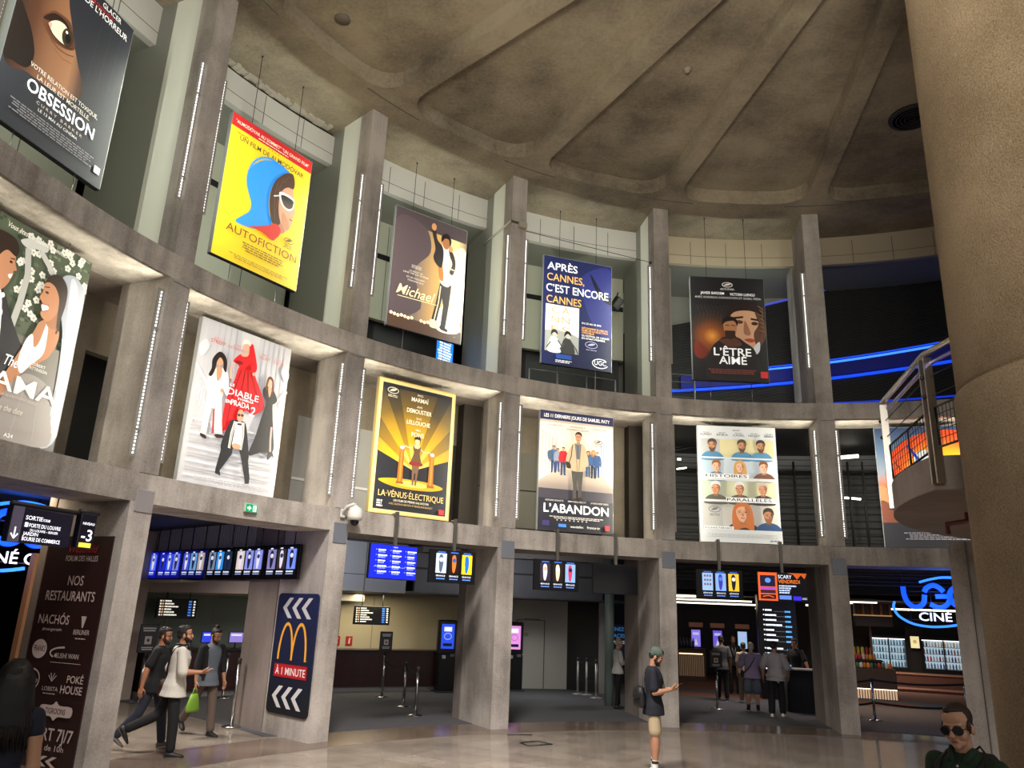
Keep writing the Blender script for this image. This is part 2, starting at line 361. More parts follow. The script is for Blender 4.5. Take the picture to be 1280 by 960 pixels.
# ------------------------------------------------------------------ setting: umbrella ceiling with coffers
def coffered():
    bm = bmesh.new(); N_ = 19; step = 2*math.pi/N_; rin, rout, hw, dep, cr = 1.9, 10.95, .2, .36, .75
    def V(p, z): return bm.verts.new((p.x, p.y, z))
    for k in range(N_):
        t0 = TH0+DT*5-step*k; t1 = t0+step; tm = (t0+t1)/2
        def at(r, q, sgn):          # point on the rib line (offset hw) at distance r along it
            tt = t0 if sgn < 0 else t1
            e = Vector((math.sin(tt), math.cos(tt), 0)); n = Vector((math.cos(tt), -math.sin(tt), 0))
            return Vector((CX, CY, 0))+e*r+n*(hw if sgn < 0 else -hw)
        rc = math.sqrt(rout**2-hw**2)
        a0, a1 = at(2.4, 0, -1), at(rc-cr, 0, -1); b0, b1 = at(rc-cr, 0, 1), at(2.4, 0, 1)
        da = cr/rout
        arcp = [P(t0+hw/rout+da+(t1-t0-2*hw/rout-2*da)*i/10, rout) for i in range(11)]
        def corner(p, c, q, n=5): return [(1-s)*(1-s)*p+2*s*(1-s)*c+s*s*q for s in [j/n for j in range(1, n)]]
        loop = [a0, a1]+corner(a1, at(rc, 0, -1), arcp[0])+arcp+corner(arcp[-1], at(rc, 0, 1), b0)+[b0, b1]
        lo = [V(p, Z5) for p in loop]; hi = [V(p, Z5+dep) for p in loop]
        n = len(loop)
        for i in range(n):
            j = (i+1) % n; f_ = bm.faces.new((lo[i], lo[j], hi[j], hi[i])); f_.material_index = 0
        bm.faces.new(hi)
        # underside round the coffer
        outer = [V(P(t0, rin), Z5)]+[V(P(t0, r), Z5) for r in (5, 8, 10.95)]+[V(P(t0, 13), Z5)]+[V(P(t0+(t1-t0)*i/8, 13), Z5) for i in range(1, 8)]+[V(P(t1, 13), Z5)]+[V(P(t1, r), Z5) for r in (10.95, 8, 5)]+[V(P(t1, rin), Z5)]
        ed_ = []
        for L_ in (lo, outer):
            for i in range(len(L_)):
                e = bm.edges.get((L_[i], L_[(i+1) % len(L_)])) or bm.edges.new((L_[i], L_[(i+1) % len(L_)])); ed_.append(e)
        bmesh.ops.triangle_fill(bm, use_beauty=True, edges=ed_)
    bmesh.ops.remove_doubles(bm, verts=bm.verts, dist=1e-4)
    bmesh.ops.recalc_face_normals(bm, faces=bm.faces)
    me = bpy.data.meshes.new('ceiling'); bm.to_mesh(me); bm.free(); me.materials.append(M_CEIL)
    o = bpy.data.objects.new('ceiling', me); C.objects.link(o); return struct(o, 'ribbed umbrella ceiling of raw concrete')
coffered()
b = MB(); b.sector(-2.2, 1.4, 12.86, 36, Z5+.4, Z5+.7, M_DARK, 60); b.lathe([(0, Z5+.7), (13, Z5+.7), (13, Z5+.5), (0, Z5+.5)], M_DARK, 48, (CX, CY, 0)); struct(b.build('ceiling_light_block'))  # unseen slab added above to block the world light
# rough joints in the ring under every rib
b = MB()
for k in range(-1, 6):
    t = pier_t(k); b.sector(t-.062, t+.062, 11.06, 11.085, Z5-.006, Z5, M_SEAM, 4)
struct(b.build('ceiling_joint'))
b = MB()
rd = random.Random(4)
for i in range(34):
    t0 = pier_t(0)+.03+(DT-.06)*i/34; r0 = 12.70+rd.uniform(-.04, .05)
    b.sector(t0, t0+(DT-.06)/34*.97, r0, 12.86, Z5-.03-rd.random()*.05, Z5+.01, mat('#b3ada0', .95), 1)
struct(b.build('ceiling_plaster'))
# ------------------------------------------------------------------ setting: central column
b = MB(); b.lathe([(1.535, 0), (1.535, 4.20), (1.53, 4.225), (1.46, 4.232), (1.46, 4.272), (1.505, 4.28), (1.50, Z5), (1.9, Z5+.2)], M_COL, 96, (CX, CY, 0)); struct(b.build('column_round', origin=(CX, CY, 0)), 'massive round column of exposed aggregate concrete')
# ------------------------------------------------------------------ setting: upper gallery (behind the top posters)
for k in range(-2, 6):
    t0, t1 = pier_t(k)+PW/12.86, pier_t(k+1)-PW/12.86; b = MB()
    b.sector(t0, t1, 12.86, 13.0, 11.36, Z5-(.10 if k == 0 else 0), M_BAND if k < 3 else mat('#a99d86', .7), 8)
    for i in range(1, 4): tt = t0+(t1-t0)*(i/4+.04); b.sector(tt, tt+.0012, 12.856, 12.87, 11.36, Z5-.12, M_SEAM, 1)
    b.sector(t0, t1, 12.857, 12.87, 11.60, 11.612, M_SEAM, 8)
    if k == 0: b.sector(t0, t1, 12.95, 13.0, Z5-.11, Z5, M_BLACK, 6)
    struct(b.build('wall_band'))
b = MB(); b.sector(-2.0, pier_t(3), 13.0, 14.4, 11.36, 11.40, M_GREY, 40); b.sector(pier_t(3), 1.1, 13.0, 16, 11.5, 11.55, M_GREY, 40); struct(b.build('ceiling_gallery'))
for k, zb in ((-2, 7.2), (-1, 7.2), (0, 7.2), (1, 8.80), (2, 8.93)):
    t0, t1 = pier_t(k)+.01, pier_t(k+1)-.01; b = MB()
    b.sector(t0, t1, 14.2, 14.35, zb, 11.36, M_PALE, 8); b.sector(t0, t1, 14.19, 14.25, 10.36, 10.50, M_BLACK, 8)
    if zb > 7.3: b.sector(t0, t1, 14.6, 14.7, 7.1, zb+.1, M_DARK, 8)
    for i in (1, 2, 3): tt = t0+(t1-t0)*i/4; b.sector(tt, tt+.001, 14.195, 14.25, zb, 11.3, M_SEAM, 1)
    struct(b.build('wall_gallery'))
def slope_strip(b, t0, t1, za, zb, h, r0, r1, m, n=16):
    vs = []
    for i in range(n+1):
        t = t0+(t1-t0)*i/n; z = za+(zb-za)*i/n; vs += [P(t, r0, z), P(t, r1, z), P(t, r1, z+h), P(t, r0, z+h)]
    fs = [(0, 1, 2, 3), (4*n+3, 4*n+2, 4*n+1, 4*n)]
    for i in range(n):
        for j in range(4): q = (j+1) % 4; fs.append((4*i+j, 4*i+4+j, 4*i+4+q, 4*i+q))
    b.add(vs, fs, m)
def ztop(t): return 11.03+(t-.112)*3.73
TA, TB = pier_t(3)+.01, .75
b = MB()
n = 16
for i in range(n):                                   # dark slatted flank of the ramp, its upper edge rising to the right
    t0, t1 = TA+(TB-TA)*i/n, TA+(TB-TA)*(i+1)/n
    b.add([P(t0, 15, 6.9), P(t1, 15, 6.9), P(t1, 15, ztop(t1)), P(t0, 15, ztop(t0)), P(t0, 15.1, 6.9), P(t1, 15.1, 6.9), P(t1, 15.1, ztop(t1)), P(t0, 15.1, ztop(t0))], [(0, 1, 2, 3), (7, 6, 5, 4), (3, 2, 6, 7)], M_BLACK)
for j in range(44):
    dz = -.1-j*.085
    slope_strip(b, TA, TB, ztop(TA)+dz, ztop(TB)+dz, .03, 14.985, 15.0, mat('#17181d', .5))
struct(b.build('wall_ramp'))
b = MB(); b.sector(pier_t(3), .8, 15.4, 15.5, 6.9, Z5+.4, M_GREY, 20); struct(b.build('wall_gallery_back'))
def neon(name, label, t0, t1, z0, z1, h, hexc, e):
    b = MB(); slope_strip(b, t0, t1, z0, z1, h, 14.90, 14.97, mat(hexc, .5, emit=e)); o = b.build(name); return tag(o, label, 'neon light')
def zl(z0, z1, t): return z0+(z1-z0)*(t-.139)/(.415-.139)
neon('neon_tube', 'thin violet-blue light line along the top edge of the dark ramp wall', TA+.19, TB, ztop(TA+.19)-.02, ztop(TB)-.02, .05, '#5a62e8', .35)
neon('neon_tube', 'bright blue light line across the dark ramp wall', .03, TB, zl(9.10, 9.56, .03), zl(9.10, 9.56, TB), .045, '#3f86ff', 1.5)
neon('neon_tube', 'second blue light line just above the bright one', .03, TB, zl(9.19, 9.65, .03), zl(9.19, 9.65, TB), .02, '#1c50e8', .9)
neon('neon_tube', 'wide deep blue light band between the two main blue lines', -.04, TB, zl(8.74, 9.15, -.04), zl(8.74, 9.15, TB), .36, '#081684', .16)
neon('neon_tube', 'blue light line along the lower edge of the deep blue band', -.10, TB, zl(8.64, 9.04, -.10), zl(8.64, 9.04, TB), .07, '#1450ff', .9)
neon('neon_tube', 'lowest thin blue light line of the ramp, just over the ledge', .05, TB, zl(8.05, 8.12, .05), zl(8.05, 8.12, TB), .04, '#1440e8', .6)
# floors and ceilings between the tiers
D_ = pier_t(3)
b = MB(); b.sector(-2.0, 1.15, 12.5, 34, 3.72, Z2-.02, M_DARK, 60); struct(b.build('floor_first'))
b = MB(); b.sector(-2.0, D_, 12.5, 34, Z3, Z4-.04, M_PLAIN, 40); b.sector(D_, 1.15, 12.5, 34, Z3, Z4-.04, M_DARK, 40); struct(b.build('floor_second'))
b = MB(); b.sector(-2.2, 1.4, 34, 34.3, 0, Z5+.6, M_BLACK, 60); struct(b.build('wall_back'))
# ------------------------------------------------------------------ setting: middle tier, what stands behind each poster
def seg(name, parts):
    b = MB()
    for t0, t1, r0, r1, z0, z1, m in parts: b.sector(t0, t1, r0, r1, z0, z1, m, 6)
    return struct(b.build(name))
A, B_, C_, D, E_, F_ = (pier_t(i) for i in range(6)); Z_ = pier_t(-1)
M_CW = concrete('concrete_wall', '#857b6b', '#655c4f', .9, 1.8, .2); M_PANEL = mat('#9b9a97', .5)
seg('wall_middle', [(Z_, A, 13.3, 13.5, Z2, Z3, M_CW), (Z_+.1, A-.02, 13.26, 13.3, 5.3, 5.36, M_SEAM)])
seg('wall_middle', [(A+.13, B_, 13.3, 13.5, Z2, Z3, M_CW), (A, A+.13, 14.6, 14.7, Z2, Z3, M_BLACK), (A, A+.13, 13.3, 13.5, 5.9, Z3, M_CW), (B_-.075, B_-.068, 13.27, 13.3, Z2, 5.75, M_DARK), (A+.15, B_-.07, 13.25, 13.3, 5.75, 5.80, M_DARK)])
seg('wall_middle', [(B_, C_, 13.3, 13.5, 5.85, Z3, M_CW), (B_, B_+.14, 13.3, 13.5, Z2, 5.85, M_PANEL), (B_+.14, C_, 13.35, 13.5, Z2, 5.85, mat('#4d4b49', .6)), (B_, B_+.14, 13.28, 13.3, 4.55, 4.60, mat('#d0d0cc', .5)), (C_-.10, C_-.082, 13.33, 13.36, 4.1, 5.5, mat('#8d8c8a', .5)), (C_-.035, C_, 13.0, 13.3, Z2, Z3, mat('#39332c', .8))])
seg('wall_middle', [(C_, D, 13.3, 13.5, 5.90, Z3, M_CW), (C_, C_+.13, 13.3, 13.5, Z2, 5.90, mat('#6d6b62', .6)), (C_, C_+.13, 13.28, 13.3, 4.98, 5.0, M_DARK), (C_, C_+.13, 13.28, 13.3, 4.08, 4.1, M_DARK), (D-.075, D-.03, 13.3, 13.45, Z2, 5.9, M_CW), (D-.03, D, 13.0, 13.3, Z2, Z3, mat('#39332c', .8)), (C_+.13, D, 15.5, 15.6, Z2, Z3, M_BLACK)])
# dark room with blinds behind the two right-hand posters of the middle tier
b = MB(); b.sector(D, .8, 16.0, 16.1, Z2, Z3, mat('#2a2c30', .5), 20)
for j in range(14): b.sector(D, .8, 15.96, 16.0, 3.95+j*.2, 3.975+j*.2, M_BLACK, 20)
b.sector(D, .8, 15.2, 16, 6.25, 6.3, mat('#3b3d42', .5), 20); b.sector(D, .8, 15.9, 16, 6.3, Z3, mat('#6b6e74', .5), 20)
struct(b.build('wall_blinds'))
def slit(x0, y0, x1, y1, r, label, hw=.025):
    p, q = on_r(x0, y0, r), on_r(x1, y1, r); b = MB(); b.tube([p, q], hw, mat('#fff6e4', .5, emit=4.0), 6)
    return tag(b.build('strip_light', origin=p), label, 'strip light', None)
slit(969, 542, 981, 541, 14.6, 'tiny strip light beside the upper right corner of the nine-portrait poster')
slit(1014, 566, 1026, 566, 14.6, 'upper strip light seen between the nine-portrait poster and the pillar right of it')
slit(1016, 577, 1026, 577, 14.6, 'lower strip light seen between the nine-portrait poster and the pillar right of it', .035)
slit(846, 586, 858, 585, 14.6, 'strip light left of the nine-portrait poster, lower of two')
slit(847, 574, 851, 574, 14.6, 'small lamp dot left of the nine-portrait poster', .03)
slit(1049, 572, 1073, 570, 14.6, 'upper strip light seen left of the sunset poster', .05)
slit(1054, 622, 1076, 624, 14.6, 'dim strip light seen left of the sunset poster, below the bright one', .03)
# railing bars behind the sunset poster and the portraits
b = MB()
for i in range(16): z = 3.95+i*.16; b.tube([P(t, 14.2, z) for t in [D+.02+j*.05 for j in range(13)]], .009, M_BLACK, 5)
for t in (E_-.10, E_-.02, E_+.075, E_+.1): b.tube([P(t, 14.2, Z2), P(t, 14.2, 6.3)], .03, M_DARK, 6)
tag(b.build('guard_bars', origin=P(E_, 14.2, Z2)), 'dark horizontal guard bars inside the middle gallery', 'railing')
# ------------------------------------------------------------------ setting: round landing beside the column
LC, LR = Vector((9.21, 7.10, 0)), 5.04
def LP(a, r, z): return Vector((LC.x+r*math.cos(a), LC.y+r*math.sin(a), z))
a0, a1 = math.radians(176), math.radians(88)
b = MB(); n = 40; ring_ = [LP(a0+(a1-a0)*i/n, LR, 0) for i in range(n+1)]
poly_ = [(p.x, p.y) for p in ring_]+[(8.6, 8.5), (5.9, 6.6)]
b.prism(poly_, .012, M_SLAB, 'z', 3.5)
b.prism([(LC.x+(x-LC.x)*.999, LC.y+(y-LC.y)*.999) for x, y in poly_],   .328, M_PLAIN, 'z', 3.512)
struct(b.build('slab_landing', origin=(LC.x, LC.y, 3.5)), 'round concrete landing reaching out from behind the column')
b = MB(); b.at((7.56, 12.14, 0), -.515); b.box((0, 0, 1.75), (1.15, 1.0, 3.5), M_PIER); b.box((-.34, -.51, 1.75), (.012, .02, 3.5), M_SEAM); struct(b.build('pillar_landing', origin=(7.56, 12.14, 0)), 'square concrete pillar under the round landing')
# railing of the landing
M_INOX = mat('#b9b6b0', .28, 1.0); M_RUST = mat('#5a1c18', .5)
rl = thing('landing_railing', 'stainless steel railing with wire mesh on the round landing', 'railing', LP(math.radians(150), LR, 3.5))
O = rl.location
def ang_of(x, y): p = on_z(x, y, 3.5); return math.atan2(p.y-LC.y, p.x-LC.x)
pa = [math.radians(d) for d in (156, 177, 189)]
HT = 4.87
def CH(q, r, z):                                       # straight runs between the posts, q counts posts
    i = min(int(q), len(pa)-2); return LP(pa[i], r, z).lerp(LP(pa[i+1], r, z), q-i)
for a in pa:
    b = MB()
    for da in (-.010, .010):
        p = LP(a+da, LR+.03, 3.55); q = LP(a+da, LR+.03, HT-.05); e = LP(a+da, LR-.05, 3.55); e2 = LP(a+da, LR-.05, HT-.05)
        vs = []
        for c in (p, q): pass
        w_ = .012/LR
        pts = [LP(a+da-w_, LR-.04, 3.55), LP(a+da+w_, LR-.04, 3.55), LP(a+da+w_, LR+.04, 3.55), LP(a+da-w_, LR+.04, 3.55)]
        up_ = [Vector((v.x, v.y, HT-.05)) for v in pts]
        b.add(pts+up_, [(0, 3, 2, 1), (4, 5, 6, 7), (0, 1, 5, 4), (1, 2, 6, 5), (2, 3, 7, 6), (3, 0, 4, 7)], M_INOX)
    for z in (4.62, 4.42): b.ball(LP(a, LR+.045, z), .022, M_DARK, 8, 6)
    b.build('post', rl, O, loc=(0, 0, 0))
b = MB(); b.tube([CH(q, LR, HT) for q in (0, 1, 2)], .032, M_INOX, 10)
b.tube([CH(q, LR-.04, HT-.10) for q in (0, 1, 2)], .022, mat('#8d86c8', .3, .8), 8); b.build('handrail', rl, O, loc=(0, 0, 0))
for z in (4.62, 4.42):
    b = MB(); b.tube([CH(q, LR, z) for q in (0, 1, 2)], .006, M_DARK, 5); b.build('cable', rl, O, loc=(0, 0, 0))
for i in range(len(pa)-1):
    b = MB(); R_ = LR-.01; Q = lambda u, z: CH(i+.06+.88*u, R_, z)
    b.tube([Q(0, 4.30), Q(1, 4.30), Q(1, 3.90), Q(0, 3.90)], .013, M_DARK, 5, closed=True); b.tube([Q(.5, 4.30), Q(.5, 3.90)], .012, M_DARK, 5)
    for j in range(1, 16): b.tube([Q(j/16, 3.90), Q(j/16, 4.30)], .004, M_DARK, 4)
    for j in range(1, 5): b.tube([Q(0, 3.90+.4*j/5), Q(1, 3.90+.4*j/5)], .004, M_DARK, 4)
    b.build('mesh_panel', rl, O, loc=(0, 0, 0))
p0, p1 = on_z(1184, 655, 3.40), on_z(1212, 651, 3.40)
b = MB(); b.tube([p0+Vector((0, 0, -.12)), p0+Vector((0, 0, .0)), p1, p1+(p1-p0)*1.2], .028, M_RUST, 8); b.tube([p1-(p1-p0)*.1, p1-(p1-p0)*.1+Vector((0, 0, .14))], .02, M_RUST, 6)
tag(b.build('sprinkler_pipe', origin=p0), 'dark red pipe elbow hanging under the round landing', 'pipe')
# ------------------------------------------------------------------ LED strips on the pillar flanks
M_LED = mat('#ffffff', .5, emit=3.0); M_ALU = mat('#8f8c84', .7)
WHERE = {(-1, 1): 'left of the bridal poster', (0, 1): 'between the bridal poster and the white staircase poster', (1, 1): 'between the white staircase poster and the gold-framed poster', (2, 1): 'between the gold-framed poster and the corridor poster',
 (3, 1): 'between the corridor poster and the nine-portrait poster', (4, 1): 'between the nine-portrait poster and the sunset poster', (5, 1): 'right of the sunset poster',
 (-1, 2): 'left of the dark eye poster', (0, 2): 'between the dark eye poster and the yellow poster', (1, 2): 'between the yellow poster and the stage poster', (2, 2): 'between the stage poster and the navy festival poster',
 (3, 2): 'between the navy festival poster and the burning-embers poster', (4, 2): 'right of the burning-embers poster', (5, 2): 'above the landing'}
def led(k, tier, side):
    t = pier_t(k); z0, z1 = ((4.10, 6.56) if tier == 1 else (8.12, 10.59)); zc, h = (z0+z1)/2, z1-z0
    r = (11.57 if k < 3 else 11.68); x = side*(PW+.022)
    e = thing('led_strip', '%s LED strip of the pillar %s' % ('visible' if side < 0 else 'thin right-edge', WHERE[(k, tier)]), 'light', P(t, r, zc), -t, None)
    b = MB(); b.box((side*(PW+.055), 0, 0), (.11, .002, h+.06), M_ALU); b.box((side*(PW+.006), .012, 0), (.012, .024, h+.06), M_ALU)  # wide fin added to cut off the strip's inward light
    for z in (-h/2+.35, h/2-.6): b.box((side*(PW+.03), -.012, z), (.06, .014, .03), M_ALU)
    b.build('profile_shield', e)
    b = MB(); n = int(h/.052)
    for i in range(n): b.box((side*(PW+.05), -.008, -h/2+h*(i+.5)/n), (.015, .012, h/n*.5), M_LED)
    b.build('diode_row', e)
    l = bpy.data.lights.new('led_light', 'AREA'); l.shape = 'RECTANGLE'; l.size = .006; l.size_y = h; l.energy = LEDW[tier]; l.color = (1, .93, .74) if tier == 1 else (.97, 1, .86)
    lo = bpy.data.objects.new('led_light', l); C.objects.link(lo); lo.parent = e
    d = Vector((side*.995, .10, 0)).normalized()
    q = d.to_track_quat('-Z', 'Y'); lo.rotation_euler = q.to_euler(); lo.location = (side*(PW+.035), .006, 0)
LEDW = {1: 66, 2: 50}
for k in range(-1, 6):
    for tier in (1, 2):
        for side in (-1, 1):
            if (k == -1 and side < 0) or (k == 5 and side > 0): continue
            if tier == 2 and k == 4 and side > 0: continue
            if tier == 2 and k == 5: continue
            led(k, tier, side)
# ------------------------------------------------------------------ film posters: light boxes hung or stood in the openings
GE = .24                                                # the sheets are lit softly from behind
def ink(h, e=None): return mat(h, .45, emit=GE if e is None else e)
def poster(k, tier, label, paint, edge='#a9acae', t=None, r=None, W=1.88, H=2.78, zc=None, wires=True, depth=.09, dt=0.0):
    tt = pier_t(k)+DT/2+dt; r = r or 12.0; zc = zc or (5.29 if tier == 1 else 9.2)
    e = thing('film_poster', label, 'poster', P(tt, r, zc-H/2), -tt)
    fr = mat(edge, .35, .7)
    b = MB(); b.at((0, 0, H/2))
    b.box((0, depth/2, 0), (W-.01, depth*.8, H-.01), mat('#55565a', .5))
    for x in (-1, 1): b.box((x*(W/2-.008), depth/2, 0), (.016, depth, H), fr)
    for z in (-1, 1): b.box((0, depth/2, z*(H/2-.008)), (W, depth, .016), fr if z > 0 else M_DARK)
    b.build('light_box', e)
    s = Sheet2(W-.02, H-.02, 0.0); paint(s); o = s.build('artwork', e, fix=False); o.location = (0, 0, H/2)
    if len(s.txt.v): o = s.txt.build('lettering', e, fix=False); o.location = (0, 0, H/2)
    if tier == 2:
        for x in (-W*.27, W*.27):
            b = MB(); b.tube([(x, .03, H), (x, .03, Z5-(zc-H/2))], .006, M_DARK, 5); b.ball((x, .03, Z5-(zc-H/2)-.02), .02, M_DARK, 6, 5); b.build('hanging_wire', e)
            b = MB(); b.tube([(x, .03, 0), (x, .03, Z4-(zc-H/2)+.01)], .008, M_STEEL, 5); b.build('stay_wire', e)
    else:
        for x in (-W*.3, W*.3):
            b = MB(); b.tube([(x, .05, H-.01), (x, .05, Z3-(zc-H/2))], .008, M_STEEL, 5); b.build('hanging_wire', e)
    return e
class Sheet2(Sheet):
    def __init__(s, W, H, y=0.0, step=.0006):
        super().__init__(W, H, y, step); s.txt = MB()
    def text(s, *a, **k):
        o = (s.v, s.f, s.m, s.mats, s.sm); s.v, s.f, s.m, s.mats, s.sm = s.txt.v, s.txt.f, s.txt.m, s.txt.mats, s.txt.sm
        Sheet.text(s, *a, **k); s.v, s.f, s.m, s.mats, s.sm = o; return s
    def credits(s, *a, **k):
        o = (s.v, s.f, s.m, s.mats, s.sm); s.v, s.f, s.m, s.mats, s.sm = s.txt.v, s.txt.f, s.txt.m, s.txt.mats, s.txt.sm
        Sheet.credits(s, *a, **k); s.v, s.f, s.m, s.mats, s.sm = o; return s
Wt, Bk = '#f2f2ee', '#15161a'
def laurel(s, u, v, ru, c, rows=2):
    """small oval festival emblem with a leaf in it"""
    s.ring(u, v, ru, ru*.36, .008, ink(c)); s.blob([(u-.6*ru, v+.008), (u-.1*ru, v-.012), (u+.6*ru, v-.014), (u+.2*ru, v+.004)], ink(c))
    s.credits(u-ru, u+ru, v+ru*.5, rows, ink(c), .005, .011, 5)
def figure(s, u, v, h, skin, hair, top, leg, shoe='#1b1b1d', stance=.0, arms=((.13, .42), (-.13, .42)), longhair=False):
    """small standing person printed on a sheet: feet at (u, v), height h in sheet units"""
    a = s.H/s.W; f = lambda x, y: (u+x*h*a, v-y*h)
    s.shape([f(-.10, .50), f(.10, .50), f(.09+stance, .03), f(.03+stance, .03), f(.0, .40), f(-.03-stance, .03), f(-.09-stance, .03)], ink(leg))
    for x in (-.07-stance, .07+stance): s.oval(*f(x, .02), .035*h*a, .018*h, ink(shoe), 12)
    for x, y in arms: s.line([f(math.copysign(.11, x), .80), f(x*1.15, (y+.80)/2), f(x, y)], .055*h*s.H, ink(top)); s.oval(*f(x, y), .022*h*a, .026*h, ink(skin), 10)
    s.blob([f(-.12, .82), f(-.05, .855), f(.05, .855), f(.12, .82), f(.11, .62), f(.105, .47), f(-.105, .47), f(-.11, .62)], ink(top), 4)
    if longhair: s.blob([f(-.07, .98), f(0, 1.01), f(.07, .98), f(.085, .82), f(.06, .76), f(-.06, .76), f(-.085, .82)], ink(hair))
    s.shape([f(-.025, .84), f(.025, .84), f(.025, .89), f(-.025, .89)], ink(skin)); s.oval(*f(0, .925), .052*h*a, .062*h, ink(skin), 18)
    s.blob([f(-.06, .93), f(-.05, .985), f(0, 1.0), f(.05, .985), f(.06, .93), f(.03, .96), f(-.03, .96)], ink(hair), 4)
def face(s, u, v, r, skin, hair, shade, turn=0.0, top=None, beard=None, long=False, glasses=False, grey=None):
    """head and shoulders printed on a sheet, r is half the head height in sheet units"""
    a = s.H/s.W; f = lambda x, y: (u+x*r*a, v+y*r)
    if top: s.blob([f(-1.9, 2.6), f(-1.6, 1.5), f(-.5, 1.0), f(.5, 1.0), f(1.6, 1.5), f(1.9, 2.6)], ink(top), 4)
    if long: s.blob([f(-1.0, -.6), f(-.3, -1.25), f(.5, -1.2), f(1.05, -.5), f(1.25, .8), f(1.15, 1.9), f(.2, 1.6), f(-1.0, 1.9), f(-1.2, .8)], ink(hair))
    s.shape([f(-.32, .6), f(.32, .6), f(.4, 1.3), f(-.4, 1.3)], ink(shade))
    s.blob([f(-.72, -.5), f(-.4, -1.0), f(.4, -1.0), f(.72, -.5), f(.68, .2), f(.35, .85), f(0, 1.0), f(-.35, .85), f(-.68, .2)], ink(skin), 4)
    s.blob([f(.25+turn*.2, -.8), f(.72, -.5), f(.68, .2), f(.35, .85), f(.15, .95), f(.45, .3)], ink(shade), 4)
    if beard: s.blob([f(-.66, .2), f(-.3, .38), f(.3, .38), f(.66, .2), f(.4, .9), f(0, 1.08), f(-.4, .9)], ink(beard), 4)
    s.blob([f(-.8, -.2), f(-.75, -.9), f(-.2, -1.3), f(.5, -1.2), f(.82, -.7), f(.8, -.15), f(.62, -.55), f(.1, -.75), f(-.5, -.6)], ink(hair), 4)
    for x in (-.34, .34): s.oval(*f(x+turn*.25, -.12), .13*r*a, .06*r, ink('#2a211d'), 10); s.line([f(x-.2+turn*.25, -.3), f(x+.2+turn*.25, -.3)], .05*r*s.H, ink(hair))
    s.shape([f(turn*.3-.02, -.1), f(turn*.45+.16, .3), f(turn*.3-.1, .32)], ink(shade)); s.line([f(-.22+turn*.25, .55), f(.22+turn*.25, .55)], .09*r*s.H, ink('#9c5a4c'))
    if glasses:
        for x in (-.34, .34): s.ring(*f(x, -.1), .28*r*a, .26*r, .05*r*a, ink('#c07a52'), 18)
# 1 dark sheet with one eye in a slice of face
def p_eye(s):
    s.rect(0, 0, 1, 1, ink('#2b2d35', .18))
    skin = ramp_mat('eye_skin', [(0, '#1c100c'), (.25, '#4a2c1d'), (.55, '#8a5f43'), (.78, '#a0714f'), (.92, '#5a3826'), (1, '#2a1912')], 'X', -.94, .30, .28)
    s.blob([(0, 0), (.36, 0), (.375, .17), (.44, .28), (.51, .385), (.57, .46), (.63, .525), (.66, .60), (.60, .66), (.42, .69), (.2, .70), (0, .68)], skin)
    s.blob([(0, .40), (.10, .44), (.18, .52), (.22, .60), (.19, .68), (.08, .70), (0, .69)], ink('#1a1210', .2)); s.blob([(0, 0), (.16, 0), (.13, .10), (.06, .22), (0, .30)], ink('#2a1a13', .2))
    s.blob([(.18, .20), (.26, .11), (.37, .10), (.375, .17), (.30, .19)], ink('#1b110d', .2))
    s.blob([(.205, .385), (.25, .33), (.30, .295), (.42, .285), (.47, .33), (.515, .395), (.45, .435), (.34, .45), (.26, .43)], ink('#5c3826', .28)); s.blob([(.215, .38), (.285, .315), (.375, .30), (.44, .325), (.475, .37), (.40, .335), (.32, .335), (.27, .37)], ink('#241510', .2))
    s.blob([(.265, .385), (.325, .335), (.40, .325), (.455, .365), (.475, .40), (.44, .42), (.367, .425), (.305, .415)], ink('#cfcab0', .45)); s.blob([(.262, .386), (.285, .372), (.292, .395), (.275, .402)], ink('#c99a86', .3))
    s.oval(.435, .375, .050, .050, ink('#3a2a1c', .2)); s.oval(.44, .378, .024, .026, ink('#0c0908', .1)); s.oval(.418, .352, .010, .008, ink('#ffffff')); s.line([(.26, .395), (.31, .422), (.37, .432), (.44, .428), (.49, .41)], .016, ink('#3a2016', .2)); s.line([(.30, .452), (.38, .468), (.46, .46), (.52, .44)], .010, ink('#4a2c1d', .25)); s.line([(.34, .485), (.43, .50), (.52, .485)], .006, ink('#55341f', .25))
    for u in (.70, .80, .9): s.line([(u, .05), (u-.03, .50)], .006, ink('#3a3d46', .22))
    s.text('LE FILM QUI VA VOUS', .50, .075, .024, ink('#c9292c'), .28, 'l'); s.text('GLACER', .66, .045, .03, ink(Wt), .2, 'l', .05); s.text('DE L’HORREUR', .50, .108, .036, ink(Wt), .45, 'l', .06)
    s.text('VOTRE RELATION EST TOXIQUE,', .52, .658, .024, ink('#e9e4d8'), .63); s.text('LA LEUR EST MORTELLE.', .52, .696, .024, ink('#e9e4d8'), .49)
    s.text('OBSESSION', .525, .778, .066, ink('#ffffff', .7), .62, bold=.10); s.text('C U R R Y   B A R K E R', .525, .812, .016, ink('#d8c8b8'), .42)
    s.text('LE 13 MAI AU CINÉMA', .52, .842, .016, ink('#e0e0e0'), .36, bold=.04); s.credits(.10, .9, .865, 5, ink('#8a8a90'), .006, .013); s.rect(.90, .895, .96, .935, ink(Wt))
poster(-1, 2, 'very dark film poster with one wide eye in a slice of face', p_eye, dt=-.016, zc=9.15)
